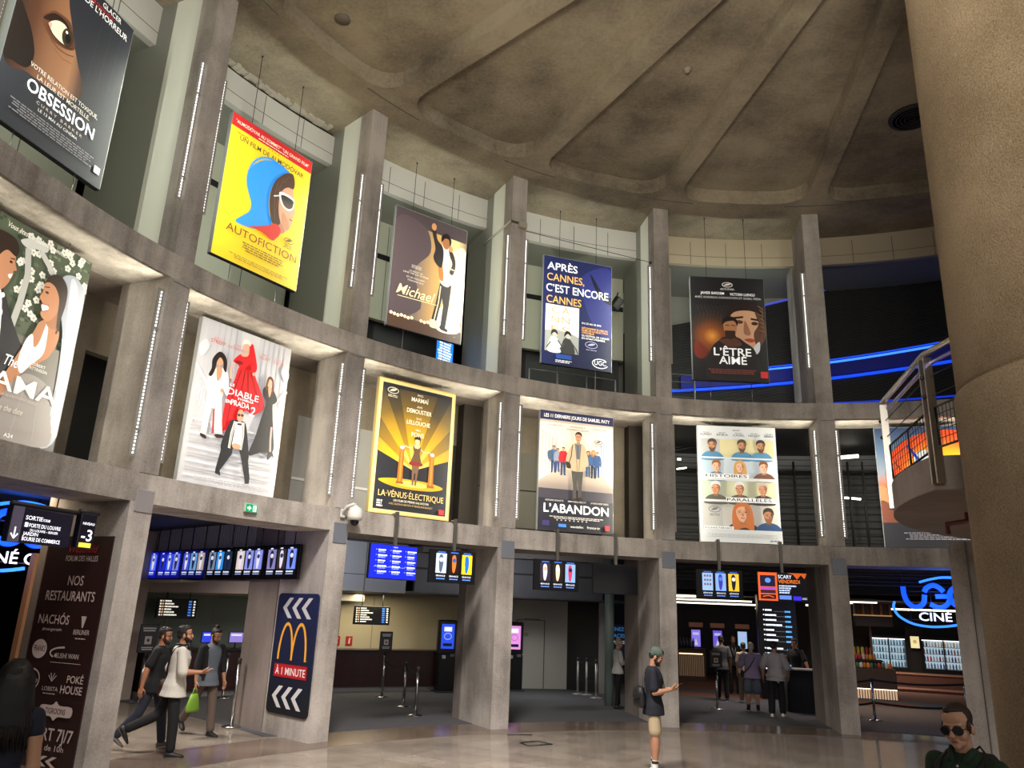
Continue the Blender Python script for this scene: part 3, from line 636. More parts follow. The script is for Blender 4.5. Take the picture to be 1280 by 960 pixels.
# 2 yellow
def p_yellow(s):
    Y = '#e2bf26'; s.rect(0, 0, 1, 1, ink(Y, .42)); s.rect(0, 0, 1, .092, ink('#c3272b')); s.text('"ALMODÓVAR AU SOMMET" "UN GRAND FILM"', .5, .06, .026, ink('#fbe9d0'), .92)
    s.credits(.3, .7, .072, 1, ink('#fbe9d0'), .006)
    s.credits(.07, .2, .12, 1, ink('#6a5a1a'), .005); s.text('UN FILM DE ALMODÓVAR', .51, .165, .036, ink('#4c4632'), .80)
    for i in range(4): s.text('*', .45+i*.04, .118, .018, ink('#4c4632'))
    B = ink('#2f86d8', .55)
    s.blob([(.195, .725), (.27, .66), (.33, .61), (.335, .55), (.28, .475), (.247, .387), (.285, .30), (.345, .245), (.41, .205), (.49, .178), (.57, .164), (.66, .168), (.76, .195), (.70, .24), (.625, .27), (.56, .33), (.535, .40), (.53, .47), (.555, .55), (.60, .61), (.55, .66), (.46, .70), (.33, .725)], B)
    for i in range(30): a = math.pi*(.86+.74*i/29); s.oval(.515+.262*math.cos(a), .375+.205*math.sin(a), .014, .008, B, 8)
    s.blob([(.64, .34), (.72, .30), (.785, .285), (.80, .32), (.825, .37), (.832, .40), (.856, .465), (.838, .475), (.842, .50), (.825, .51), (.835, .535), (.80, .60), (.76, .625), (.70, .625), (.655, .56), (.63, .42)], ink('#cf9a7c')); s.blob([(.66, .56), (.70, .58), (.76, .625), (.70, .66), (.66, .62)], ink('#b47c60')); s.blob([(.70, .50), (.78, .54), (.80, .60), (.72, .60)], ink('#bd8768'))
    s.blob([(.60, .27), (.67, .215), (.76, .185), (.80, .235), (.795, .29), (.73, .30), (.68, .33), (.645, .38), (.64, .45), (.66, .53), (.69, .585), (.65, .615), (.60, .615), (.56, .56), (.53, .47), (.535, .38), (.565, .31)], ink('#4e382d')); s.line([(.60, .30), (.58, .42), (.62, .58)], .014, ink('#6b4e3e')); s.line([(.66, .25), (.62, .36), (.625, .50)], .012, ink('#6b4e3e')); s.line([(.72, .22), (.66, .29)], .012, ink('#6b4e3e'))
    s.blob([(.630, .372), (.70, .355), (.815, .362), (.828, .40), (.818, .44), (.77, .468), (.70, .462), (.655, .43)], ink(Wt)); s.blob([(.655, .385), (.715, .372), (.808, .378), (.816, .405), (.805, .435), (.76, .456), (.705, .448), (.672, .42)], ramp_mat('lens', [(0, '#5a4a40'), (1, '#1a1615')], 'Z', .13, .36, .1)); s.line([(.57, .42), (.65, .39)], .02, ink(Wt))
    s.line([(.832, .522), (.79, .525)], .022, ink('#a84238'))
    s.blob([(.285, .727), (.40, .70), (.53, .655), (.635, .607), (.70, .625), (.70, .67), (.66, .71), (.62, .735), (.50, .715), (.38, .715)], ink('#c83a31'))
    s.text('AUTOFICTION', .52, .812, .056, ink('#7c3f1f'), .84, bold=.0); laurel(s, .82, .68, .06, '#6a5a1a', 3)
    s.credits(.28, .8, .84, 4, ink('#7d6a1c'), .008, .016); s.credits(.15, .88, .945, 3, ink('#8d7a24'), .005, .011)
poster(0, 2, 'yellow film poster with a blue-hooded head in dark sunglasses', p_yellow, r=12.08, zc=9.242, W=1.9, H=2.80, dt=-.005)
# 3 stage
def p_stage(s):
    s.rect(0, 0, 1, 1, ramp_mat('stage_haze', [(0, '#4d4044'), (.35, '#7b685c'), (.62, '#c79a5a'), (.85, '#e8c98a'), (1, '#8f7458')], 'X', -.95, .95, .42))
    s.rect(0, 0, 1, .12, ink('#4a3f42', .3)); s.blob([(0, .12), (.4, .1), (.5, .3), (.3, .5), (.42, .8), (0, .86)], ink('#54464a', .34))
    s.blob([(.80, .25), (1, .2), (1, .75), (.85, .95), (.70, .8), (.78, .5)], ink('#f0dcae', .5))
    s.rect(0, .905, 1, 1, ink('#51382c', .3)); s.blob([(.6, .80), (.8, .72), (.98, .86), (.9, .93), (.66, .93)], ink('#f7ead0', .7))
    J, S = '#2c2527', '#c98e62'
    s.shape([(.66, .52), (.82, .53), (.80, .72), (.77, .90), (.70, .90), (.72, .72), (.70, .66), (.64, .88), (.57, .87), (.62, .70)], ink('#2a2224'))
    s.line([(.67, .56), (.655, .70), (.61, .86)], .03, ink('#e8d2a8')); s.blob([(.56, .86), (.66, .87), (.66, .92), (.56, .92)], ink('#f3e3c0')); s.blob([(.70, .89), (.80, .91), (.79, .93), (.70, .92)], ink('#1a1416'))
    s.blob([(.62, .22), (.72, .20), (.78, .25), (.77, .38), (.79, .54), (.66, .53), (.66, .42), (.62, .34)], ink('#efe3cf')); s.blob([(.62, .37), (.67, .37), (.70, .5), (.645, .5)], ink('#b8763e'))
    s.blob([(.49, .09), (.545, .09), (.58, .17), (.66, .22), (.68, .30), (.66, .40), (.58, .38), (.54, .33), (.56, .26), (.53, .18)], ink(J))
    s.blob([(.75, .22), (.82, .25), (.86, .34), (.83, .43), (.78, .42), (.81, .34), (.77, .28)], ink(J)); s.line([(.79, .385), (.84, .39)], .03, ink('#e9d9b8')); s.oval(.52, .07, .035, .032, ink(S))
    s.oval(.705, .175, .052, .055, ink('#a86d48')); s.blob([(.64, .18), (.64, .12), (.72, .09), (.775, .14), (.76, .20), (.74, .14), (.68, .14)], ink('#1d1516')); s.oval(.775, .215, .03, .025, ink(S))
    for i in range(12): s.oval(.04+i*.045+(i > 6)*.08, .895+(i % 3)*.004, .02, .013, ink('#ffe0b0', .8))
    for v, t_, w_ in ((.47, 'DU PRODUCTEUR', .13), (.485, 'DE LA MUSIQUE', .13), (.52, 'LE RÉCIT DE', .18), (.54, 'UNE VIE DE SCÈNE', .34), (.575, 'ET LES COULISSES', .24), (.60, 'TRAINING DAY', .22)): s.text(t_, .32, v, .013, ink('#e7dccb'), w_)
    s.text('Michael', .34, .725, .085, ink('#f6e3a8', .7), .52, bold=.01, ital=.35); s.line([(.10, .745), (.62, .735)], .012, ink('#f6e3a8', .7)); s.text('a', .9, .96, .01, ink(Wt))
poster(1, 2, 'hazy brown film poster with a performer raising one arm on stage', p_stage, r=12.4, zc=9.43, W=1.92, H=2.88, dt=.0149, edge='#d5d7d8')
# 4 navy festival
def p_navy(s):
    s.rect(0, 0, 1, 1, ink('#1d2450', .42)); s.blob([(.55, .15), (1, .05), (1, .7), (.75, .6), (.6, .4)], ink('#2a2f6e', .45)); s.blob([(.3, .98), (.55, .75), (1, .7), (1, 1), (.3, 1)], ink('#171c40', .35)); s.blob([(.68, .1), (.9, .3), (1, .3), (1, .38), (.8, .3)], ink('#10132b', .3))
    s.text('APRÈS', .05, .125, .072, ink(Wt, .6), .44, 'l', .09); s.text('CANNES,', .05, .230, .072, ink('#f5b45c', .6), .54, 'l', .01); s.text('C’EST ENCORE', .04, .335, .075, ink(Wt, .6), .91, 'l', .09); s.text('CANNES', .05, .440, .072, ink('#f5b45c', .6), .50, 'l', .01)
    s.rect(.04, .455, .52, .885, ink('#dfe0d8', .5)); s.shape([(.04, .70), (.2, .685), (.4, .70), (.52, .73), (.52, .885), (.04, .885)], ink('#a9aaa4'))
    for t_, u, v in (('C', .18, .53), ('A', .33, .53), ('N', .18, .62), ('N', .33, .62), ('E', .18, .71), ('S', .33, .71)): s.text(t_, u, v, .062, ink('#c8a77a'), .11, bold=-.01)
    for u, c, h in ((.17, '#efefec', '#2a2a2a'), (.36, '#3c3c3c', '#1c1c1c')):
        s.blob([(u-.09, .885), (u-.06, .77), (u, .75), (u+.06, .78), (u+.10, .885)], ink(c)); s.oval(u+.01, .725, .04, .03, ink('#c9c5ba')); s.blob([(u-.05, .74), (u-.03, .69), (u+.03, .69), (u+.05, .73), (u, .71)], ink(h)); s.line([(u+.05, .78), (u+.12, .84), (u+.15, .88)], .03, ink('#444444')); s.line([(u-.05, .80), (u-.11, .86)], .03, ink('#555555'))
    for v, t_, w_, c in ((.595, 'DU 23 AU 26 MAI', .28, Wt), (.640, 'DÉCOUVREZ PLUSIEURS', .38, '#f5b45c'), (.662, 'FILMS DE LA SÉLECTION', .38, '#f5b45c'), (.684, 'OFFICIELLE', .18, '#f5b45c'), (.710, 'DU FESTIVAL DE CANNES', .40, Wt), (.734, 'EN AVANT-PREMIÈRE', .34, Wt)): s.text(t_, .56, v, .017, ink(c, .6), w_, 'l', .05)
    laurel(s, .70, .78, .09, '#b9bce0', 1)
    s.rect(.20, .905, .42, .945, ink('#2f4f9e')); s.credits(.19, .44, .957, 2, ink(Wt), .008, .014, al='l')
    s.text('UGC', .83, .955, .042, ink(Wt, .6), .17, bold=.03); s.ring(.83, .94, .12, .045, .012, ink(Wt, .6), 24, .4, 5.6)
poster(2, 2, 'navy festival poster with big white and orange capitals and a black and white photo', p_navy, r=12.4, zc=9.39, W=1.88, H=2.86, dt=.008, edge='#cfd1d4')
# 5 burning embers
def p_ember(s):
    s.rect(0, 0, 1, 1, ink('#1e1d1f', .2)); s.rect(0, .28, .75, .88, ramp_mat('ember_glow', [(0, '#d8923c'), (.3, '#8c4a22'), (.65, '#3f2a20'), (1, '#1e1d1f')], radial=(-.42, 0, -.22), hi=.72, emit=.3)); s.blob([(.04, .64), (.13, .66), (.2, .74), (.12, .80), (.03, .76)], ink('#6d2a20', .25))
    for i in range(9): u = .06+i*.05; s.line([(u, .52), (u+.06, .38-.01*i), (u+.02, .28)], .008, ink('#4a4038', .25))
    s.blob([(.45, .38), (.55, .28), (.75, .25), (.93, .27), (1, .38), (1, .5), (.9, .45), (.6, .36)], ink('#2b1d18', .2))
    s.blob([(.52, .40), (.62, .33), (.85, .33), (.95, .42), (.96, .56), (.88, .66), (.78, .72), (.68, .66), (.58, .56)], ink('#b98d6c', .4)); s.blob([(.86, .33), (.97, .40), (1, .55), (.88, .68), (.83, .55), (.90, .45)], ink('#5a3d2d', .25))
    s.line([(.55, .40), (.70, .385)], .05, ink('#2c1c16')); s.line([(.80, .40), (.90, .41)], .05, ink('#2c1c16')); s.oval(.64, .435, .055, .018, ink('#5c3a28')); s.oval(.85, .445, .045, .017, ink('#3a241a')); s.blob([(.72, .42), (.79, .55), (.70, .545)], ink('#9a6a4c')); s.blob([(.70, .605), (.78, .59), (.85, .61), (.78, .63)], ink('#a8423a')); s.blob([(.82, .68), (.90, .62), (.9, .7), (.85, .74)], ink('#c9cbd0'))
    for i in range(14): s.line([(.9+.01*(i % 4), .27+.02*i), (.97, .30+.018*i), (.95, .33+.02*i)], .02, ink('#3a2a22' if i % 2 else '#7c5a40', .25))
    s.blob([(.20, .98), (.24, .72), (.36, .62), (.44, .585), (.60, .585), (.70, .63), (.84, .72), (.88, .98)], ink('#2a2829', .2)); s.blob([(.36, .62), (.5, .60), (.60, .60), (.66, .66), (.5, .68)], ink('#5a3a2c', .3))
    s.blob([(.42, .46), (.45, .41), (.54, .40), (.60, .44), (.60, .52), (.56, .58), (.51, .60), (.45, .575)], ink('#a5714c', .4)); s.blob([(.41, .47), (.44, .40), (.53, .385), (.61, .42), (.61, .48), (.57, .43), (.46, .44)], ink('#1c1513')); s.blob([(.44, .53), (.51, .525), (.58, .53), (.56, .59), (.51, .61), (.46, .59)], ink('#3a261c')); s.line([(.45, .475), (.50, .472)], .02, ink('#1c1513')); s.line([(.53, .472), (.585, .475)], .02, ink('#1c1513'))
    s.oval(.5, .075, .075, .026, ink('#d9d6d0')); s.oval(.5, .075, .062, .019, ink('#1e1d1f')); s.blob([(.45, .085), (.49, .065), (.55, .062), (.52, .08)], ink('#d9d6d0')); s.credits(.40, .60, .112, 2, ink('#d9d6d0'), .005, .010)
    s.text('JAVIER BARDEM', .29, .175, .026, ink(Wt, .6), .32); s.text('VICTORIA LUENGO', .70, .18, .026, ink(Wt, .6), .34); s.text('AVEC RODRIGO SOROGOYEN ET ISABEL PEÑA', .5, .215, .020, ink('#d8d5cf'), .9)
    s.text('L’ÊTRE', .53, .765, .075, ink(Wt, .6), .50, bold=.05); s.text('AIMÉ', .53, .845, .075, ink(Wt, .6), .37, bold=.05)
    s.credits(.18, .86, .895, 3, ink('#8e4a3c'), .008, .016); s.rect(.89, .905, .985, .965, ink('#d8363c'))
poster(3, 2, 'black film poster with a bearded man among embers before a large face', p_ember, r=11.7, zc=9.11, W=1.86, H=2.74, dt=-.0158, edge='#8a8c90')
# 6 bridal
def p_bride(s):
    s.rect(0, 0, 1, 1, ink('#4a5443', .3)); rd_ = random.Random(2)
    for i in range(260):
        s.k = 1+i % 8; s.oval(rd_.random(), rd_.random()*.50, .010+rd_.random()*.014, .005+rd_.random()*.007, ink(rd_.choice(['#3a4636', '#5a664f', '#66735a', '#465341', '#2f3a2e', '#737d68']), .3), 6)
    for i in range(44):
        u, v = (rd_.random()*.55+.45, rd_.random()*.16) if i < 26 else (rd_.uniform(.40, .62), rd_.uniform(.16, .40))
        s.k = 10+(i % 3)*6
        for q in range(5): a = q*1.257+i; s.oval(u+.017*math.cos(a), v+.011*math.sin(a), .012, .008, ink('#d5d4cc', .35), 7)
        s.oval(u, v, .006, .004, ink('#a8a080', .35), 6)
    s.k = 30; s.rect(0, .50, 1, 1, ramp_mat('bride_ground', [(0, '#4c494a'), (.6, '#6f6b69'), (1, '#66625c')], 'Z', -1.38, 0, .3))
    s.line([(.45, .10), (.49, .22), (.48, .36), (.45, .52)], .09, ink('#a9aaa6', .3)); s.line([(.55, .08), (.64, .13), (.70, .17)], .08, ink('#b3b4b0', .3)); s.blob([(.38, .08), (.46, .045), (.57, .03), (.60, .07), (.5, .085), (.44, .10)], ink('#b7b8b4', .32))
    s.blob([(0, .42), (.18, .37), (.32, .325), (.43, .43), (.53, .52), (.58, .57), (.52, .70), (.46, .78), (.3, .86), (0, .92)], ink('#24242a', .22)); s.blob([(.24, .38), (.31, .335), (.36, .42), (.40, .62), (.30, .60)], ink('#e4e2de', .35)); s.oval(.36, .44, .012, .018, ink('#e8e8e4')); s.oval(.345, .36, .014, .012, ink('#e8e8e4'))
    s.blob([(.15, .18), (.26, .13), (.34, .135), (.372, .17), (.378, .195), (.40, .225), (.378, .235), (.380, .255), (.345, .32), (.26, .37), (.17, .36)], ink('#a9775a', .35)); s.blob([(.08, .13), (.20, .085), (.33, .085), (.385, .125), (.37, .165), (.30, .155), (.25, .20), (.21, .28), (.13, .27)], ink('#2a1d17', .2)); s.blob([(.345, .262), (.375, .250), (.365, .275)], ink('#f0e6df')); s.line([(.335, .185), (.37, .18)], .012, ink('#2a1d17')); s.oval(.345, .20, .012, .006, ink('#2a1d17'), 10)
    s.blob([(.76, .16), (.85, .115), (.93, .135), (.985, .19), (.995, .45), (1, .9), (.84, .96), (.90, .74), (.87, .44), (.80, .30)], ink('#9aa0ad', .34)); s.blob([(.84, .14), (.92, .18), (.94, .40), (.97, .80), (.93, .9), (.915, .62), (.88, .36)], ink('#b5bac4', .36)); s.line([(.87, .44), (.93, .60), (.90, .9)], .012, ink('#c3c6cc', .36))
    s.blob([(.625, .47), (.66, .405), (.74, .375), (.81, .38), (.84, .45), (.80, .54), (.74, .585), (.61, .665), (.505, .79), (.46, .76), (.54, .60)], ink('#a87250', .35)); s.blob([(.58, .52), (.625, .475), (.655, .53), (.69, .50), (.715, .40), (.73, .40), (.745, .47), (.74, .55), (.66, .62), (.60, .67), (.56, .62)], ink('#dcdbd8', .4)); s.blob([(.50, .80), (.60, .68), (.72, .66), (.86, .70), (.90, .80), (.93, .96), (.50, .97)], ink('#8f8987', .25)); s.line([(.66, .70), (.62, .95)], .01, ink('#9a9695', .3)); s.line([(.77, .70), (.80, .95)], .01, ink('#9a9695', .3))
    s.blob([(.68, .30), (.76, .27), (.80, .36), (.82, .40), (.72, .41)], ink('#9c6746', .33)); s.blob([(.63, .225), (.66, .19), (.72, .175), (.78, .20), (.795, .28), (.77, .345), (.72, .388), (.672, .385), (.645, .365), (.655, .345), (.635, .33), (.645, .315), (.612, .295), (.628, .265)], ink('#b07a58', .36))
    s.blob([(.63, .215), (.67, .165), (.75, .15), (.82, .19), (.835, .27), (.82, .36), (.83, .41), (.80, .40), (.785, .33), (.77, .26), (.72, .215), (.665, .205)], ink('#2b1c16', .2)); s.line([(.80, .33), (.82, .39), (.805, .43)], .02, ink('#2b1c16', .2)); s.line([(.638, .236), (.675, .228)], .014, ink('#2b1c16')); s.oval(.662, .258, .016, .006, ink('#241611'), 10); s.blob([(.64, .325), (.69, .318), (.70, .335), (.66, .352)], ink('#f2ebe4')); s.line([(.635, .322), (.70, .313)], .008, ink('#8c3f36')); s.line([(.655, .356), (.70, .337)], .008, ink('#8c3f36'))
    s.text('Vous êtes cordialement invités', .51, .052, .026, ink('#d8d5cb', .4), .50, ital=.35); s.text('The', .46, .655, .05, ink(Wt, .5), .105, 'l', .02, .35); s.text('ROBERT', .72, .615, .015, ink('#d8d4ce'), .12); s.text('PATTINSON', .72, .636, .015, ink('#d8d4ce'), .16)
    s.text('DRAMA', .925, .765, .082, ink('#d8d6d2', .5), .85, 'r', .08); s.text('UN FILM DE KRISTOFFER BORGLI', .60, .79, .012, ink('#b8a8a0'), .36); s.text('save the date', .56, .855, .028, ink('#c9c4b8'), .24, ital=.35); s.text('A24', .61, .965, .018, ink(Wt), .07)
    s.line([(.52, .93), (.93, .915)], .005, ink('#a8807c')); s.line([(.93, .30), (.93, .915)], .004, ink('#a8807c'))
poster(-1, 1, 'film poster of a laughing bride in a veil before white flowers', p_bride, dt=-.0055, edge='#6d6c6a')
# 7 white staircase
def p_white(s):
    s.rect(0, 0, 1, 1, ramp_mat('stair_grey', [(0, '#98979c'), (.5, '#bcbcc0'), (1, '#9d9ca1')], 'X', -.95, .95, .45))
    for i in range(15): s.rect(.05+i*.062, 0, .062+i*.062, .42, ink('#abaab0'))
    s.rect(.42, 0, .62, .4, ink('#c8c8ca', .3))
    for sg in (-1, 1):
        for i in range(9): u = .5+sg*(.46-i*.028); v = .36+i*.030; s.line([(u, v), (u+.004*sg, v+.12)], .022, ink('#b9b9be')); s.oval(u, v+.06, .012, .02, ink('#c9c9cc'), 8)
        s.line([(.5+sg*.5, .30), (.5+sg*.34, .42), (.5+sg*.22, .62)], .035, ink('#cfcfd2')); s.blob([(.5+sg*.44, .13), (.5+sg*.40, .18), (.5+sg*.47, .24), (.5+sg*.5, .18)], ink('#b4b4ba'))
    for i in range(9): s.rect(.03, .62+i*.041, .97, .63+i*.041, ink('#98969b' if i % 2 else '#c4c4c7'))
    s.text('MERYL', .17, .115, .014, ink('#c98a8a'), .09); s.text('STREEP', .17, .14, .024, ink('#b04a4c'), .15); s.text('ANNE', .37, .115, .014, ink('#c98a8a'), .08); s.text('HATHAWAY', .37, .14, .022, ink('#c07274'), .19); s.text('EMILY', .69, .115, .014, ink('#c98a8a'), .08); s.text('BLUNT', .69, .14, .022, ink('#c07274'), .12); s.text('STANLEY', .85, .115, .014, ink('#c98a8a'), .10); s.text('TUCCI', .85, .14, .022, ink('#c07274'), .11)
    s.blob([(.43, .23), (.56, .225), (.63, .29), (.70, .36), (.75, .43), (.735, .47), (.64, .515), (.555, .50), (.48, .57), (.40, .635), (.335, .655), (.325, .54), (.345, .43), (.39, .33)], ink('#b5141b', .42)); s.blob([(.35, .215), (.385, .175), (.43, .15), (.47, .155), (.505, .12), (.50, .08), (.535, .066), (.56, .10), (.60, .17), (.615, .215), (.595, .245), (.555, .235), (.53, .19), (.545, .235), (.43, .24), (.40, .22)], ink('#c0181e', .42)); s.blob([(.36, .215), (.40, .20), (.46, .205), (.42, .225)], ink('#7c0a10', .3))
    for pts in ([(.45, .25), (.40, .40), (.37, .62)], [(.49, .25), (.48, .42), (.46, .56)], [(.52, .25), (.56, .40), (.60, .50)], [(.55, .25), (.65, .38), (.70, .46)]): s.line(pts, .016, ink('#83070d', .35))
    s.blob([(.42, .155), (.455, .14), (.505, .125), (.49, .155), (.44, .165)], ink('#cfa088')); s.oval(.462, .098, .034, .034, ink('#d2a58c')); s.blob([(.42, .10), (.425, .065), (.455, .048), (.50, .055), (.51, .085), (.48, .075), (.44, .085)], ink('#dedad4')); s.line([(.36, .22), (.335, .27), (.35, .33)], .04, ink('#cfa088')); s.oval(.588, .255, .018, .012, ink('#cfa088'), 10)
    s.blob([(.15, .325), (.21, .285), (.27, .285), (.315, .31), (.345, .42), (.325, .44), (.28, .40), (.285, .46), (.15, .47), (.17, .40), (.135, .45), (.115, .40)], ink('#d9d6d2', .36)); s.shape([(.155, .46), (.285, .455), (.31, .56), (.345, .685), (.27, .695), (.235, .60), (.205, .52), (.19, .62), (.185, .71), (.13, .70), (.135, .58)], ink('#cfc9c1', .34)); s.line([(.225, .54), (.235, .60), (.25, .69)], .03, ink('#a3262b')); s.blob([(.19, .29), (.24, .28), (.25, .33), (.215, .37)], ink('#b98468')); s.oval(.213, .238, .035, .036, ink('#c08c70')); s.blob([(.135, .25), (.16, .21), (.20, .185), (.25, .195), (.285, .235), (.29, .30), (.26, .285), (.245, .24), (.21, .22), (.185, .25), (.175, .31), (.15, .35), (.12, .345), (.14, .30)], ink('#1f1513')); s.oval(.275, .42, .018, .013, ink('#c08c70'), 10); s.blob([(.125, .705), (.18, .71), (.19, .73), (.14, .725)], ink('#2a1a18')); s.blob([(.27, .69), (.34, .685), (.36, .70), (.29, .71)], ink('#2a1a18'))
    s.blob([(.71, .33), (.75, .305), (.81, .31), (.86, .345), (.885, .38), (.86, .405), (.84, .42), (.86, .50), (.89, .60), (.91, .715), (.78, .735), (.645, .77), (.69, .65), (.73, .52), (.76, .42), (.72, .37)], ink('#1b1a1e', .2)); s.blob([(.765, .31), (.805, .31), (.80, .36), (.785, .37)], ink('#c9987c')); s.oval(.777, .275, .030, .034, ink('#cf9f84')); s.blob([(.735, .29), (.745, .25), (.775, .235), (.81, .25), (.825, .29), (.83, .34), (.805, .325), (.80, .27), (.77, .255), (.755, .29), (.755, .33), (.735, .325)], ink('#5c2d20')); s.line([(.86, .56), (.865, .64), (.88, .72)], .04, ink('#b38c86')); s.blob([(.85, .735), (.90, .72), (.925, .75), (.90, .745), (.86, .775)], ink('#1b1a1e'))
    s.blob([(.40, .60), (.45, .575), (.54, .572), (.58, .60), (.63, .72), (.65, .80), (.58, .79), (.56, .74), (.42, .75), (.36, .78), (.345, .73)], ink('#202025', .2)); s.shape([(.36, .73), (.47, .745), (.47, .785), (.37, .90), (.385, .93), (.325, .92), (.325, .89)], ink('#202025', .2)); s.shape([(.53, .745), (.62, .73), (.69, .91), (.69, .945), (.645, .95), (.63, .91), (.57, .80)], ink('#202025', .2))
    s.shape([(.465, .585), (.53, .58), (.545, .72), (.455, .73)], ink('#e4e4e2')); s.line([(.455, .585), (.435, .66), (.43, .755)], .05, ink('#d6d2ca')); s.line([(.54, .58), (.555, .66), (.55, .75)], .05, ink('#d6d2ca')); s.line([(.455, .60), (.437, .66), (.435, .75)], .008, ink('#3a3a40')); s.line([(.54, .60), (.556, .66), (.553, .75)], .008, ink('#3a3a40')); s.oval(.50, .542, .036, .040, ink('#c9957a')); s.line([(.465, .54), (.535, .535)], .010, ink('#1c1c1c')); s.oval(.483, .540, .014, .009, ink('#30302f'), 10); s.oval(.517, .537, .014, .009, ink('#30302f'), 10); s.shape([(.478, .592), (.525, .588), (.525, .60), (.478, .604)], ink('#1c1c1e')); s.oval(.50, .735, .045, .018, ink('#c9957a'))
    s.text('LE', .37, .375, .018, ink(Wt, .7), .045); s.text('DIABLE', .50, .428, .042, ink(Wt, .7), .34, bold=.0); s.text('S’HABILLE', .53, .447, .014, ink(Wt, .7), .17); s.text('EN', .35, .485, .022, ink(Wt, .7), .05); s.text('PRADA', .48, .49, .036, ink(Wt, .7), .20, bold=.0); s.text('2', .615, .525, .06, ink(Wt, .7), .06, ital=.2)
    s.credits(.1, .9, .955, 3, ink('#a5a3a8'), .006, .012)
poster(0, 1, 'white film poster with a woman in a huge red gown on a staircase', p_white, r=12.08, zc=5.33, W=1.9, H=2.76, edge='#c3c5c8')
# 8 gold frame
def p_gold(s):
    s.rect(0, 0, 1, 1, ink('#c9a55c', .45)); s.rect(.012, .008, .988, .992, ink('#dcbf7e', .5)); s.rect(.045, .03, .955, .97, ink('#23242b', .3))
    cu, cv = .50, .66; glow = ramp_mat('gold_rays', [(0, '#ffe27a'), (.3, '#d8a51c'), (.7, '#6a5424'), (1, '#2a2a2e')], radial=(0, 0, -.35), hi=1.75, emit=.45); glow2 = ramp_mat('gold_rays_dim', [(0, '#e9bb38'), (.3, '#a37c1c'), (.7, '#4a3f26'), (1, '#26272c')], radial=(0, 0, -.35), hi=1.7, emit=.4)
    for i, (a, b_) in enumerate(((-160, -146), (-146, -131), (-131, -117), (-117, -106), (-106, -74), (-74, -63), (-63, -49), (-49, -34), (-34, -20))):
        pts = [(cu, cv)]
        for an in (a, b_):
            x, y = math.cos(math.radians(an)), math.sin(math.radians(an))*s.W/s.H; q = min(.45/abs(x) if abs(x) > 1e-6 else 9, .60/abs(y)); pts.append((cu+x*q, cv+y*q))
        s.shape(pts, glow if i % 2 == 0 else glow2)
    s.blob([(.08, .76), (.3, .735), (.7, .735), (.9, .765), (.7, .80), (.3, .80)], ink('#c99a22', .5)); s.oval(.5, .765, .2, .022, ink('#f0d060', .6))
    for u, v0 in ((.34, .53), (.73, .55)): s.shape([(u-.028, v0), (u+.028, v0), (u+.035, .765), (u-.035, .765)], ink('#b06a24')); s.shape([(u-.01, v0), (u+.012, v0), (u+.012, .765), (u-.012, .765)], ink('#d88f3c')); s.oval(u, v0-.02, .04, .028, ink('#c98038')); s.oval(u, v0-.03, .03, .014, ink('#e0d8c8')); s.rect(u-.045, .755, u+.045, .772, ink('#9a5a1e'))
    k = '#e6c39a'
    s.line([(.36, .485), (.44, .495), (.50, .475)], .028, ink(k)); s.line([(.54, .475), (.62, .515), (.70, .505)], .028, ink(k)); s.shape([(.475, .60), (.575, .60), (.555, .70), (.545, .77), (.525, .77), (.53, .68), (.515, .68), (.51, .77), (.49, .77), (.485, .70)], ink('#7c5d46')); s.blob([(.48, .475), (.57, .475), (.565, .53), (.585, .60), (.465, .60), (.49, .53)], ink('#6a5038')); s.blob([(.46, .595), (.59, .595), (.6, .62), (.45, .62)], ink('#8f2f28')); s.blob([(.49, .465), (.56, .465), (.55, .49), (.5, .49)], ink(k)); s.oval(.525, .435, .032, .03, ink(k)); s.blob([(.485, .44), (.49, .405), (.525, .395), (.56, .405), (.565, .45), (.55, .425), (.5, .425)], ink('#3a2418'))
    laurel(s, .17, .085, .07, '#d8d0b8', 2)
    for v, a, b_, w_ in ((.09, 'PIO', 'MARMAÏ', .22), (.18, 'ANAÏS', 'DEMOUSTIER', .32), (.27, 'GILLES', 'LELLOUCHE', .30), (.36, 'VIMALA', 'PONS', .16)): s.text(a, .52, v, .016, ink('#f4ead0'), .07); s.text(b_, .52, v+.045, .034, ink('#f4ead0', .55), w_, bold=.02)
    s.text('LA·VÉNUS·ÉLECTRIQUE', .5, .875, .046, ink('#e9c477', .6), .82, bold=.0); s.text('UN FILM DE PIERRE SALVADORI', .5, .905, .016, ink('#f4ead0'), .44); s.text('AVEC GUSTAVE KERVERN ET MADELEINE BAUDOT', .5, .93, .014, ink('#cfae6a'), .55); s.credits(.08, .15, .905, 3, ink(Wt), .012, .018, al='l'); s.rect(.855, .925, .925, .962, ink('#d8363c'))
poster(1, 1, 'gold-framed film poster with a dancer in golden rays', p_gold, r=11.92, zc=5.297, W=1.875, H=2.735, dt=-.011, edge='#c9b37c')
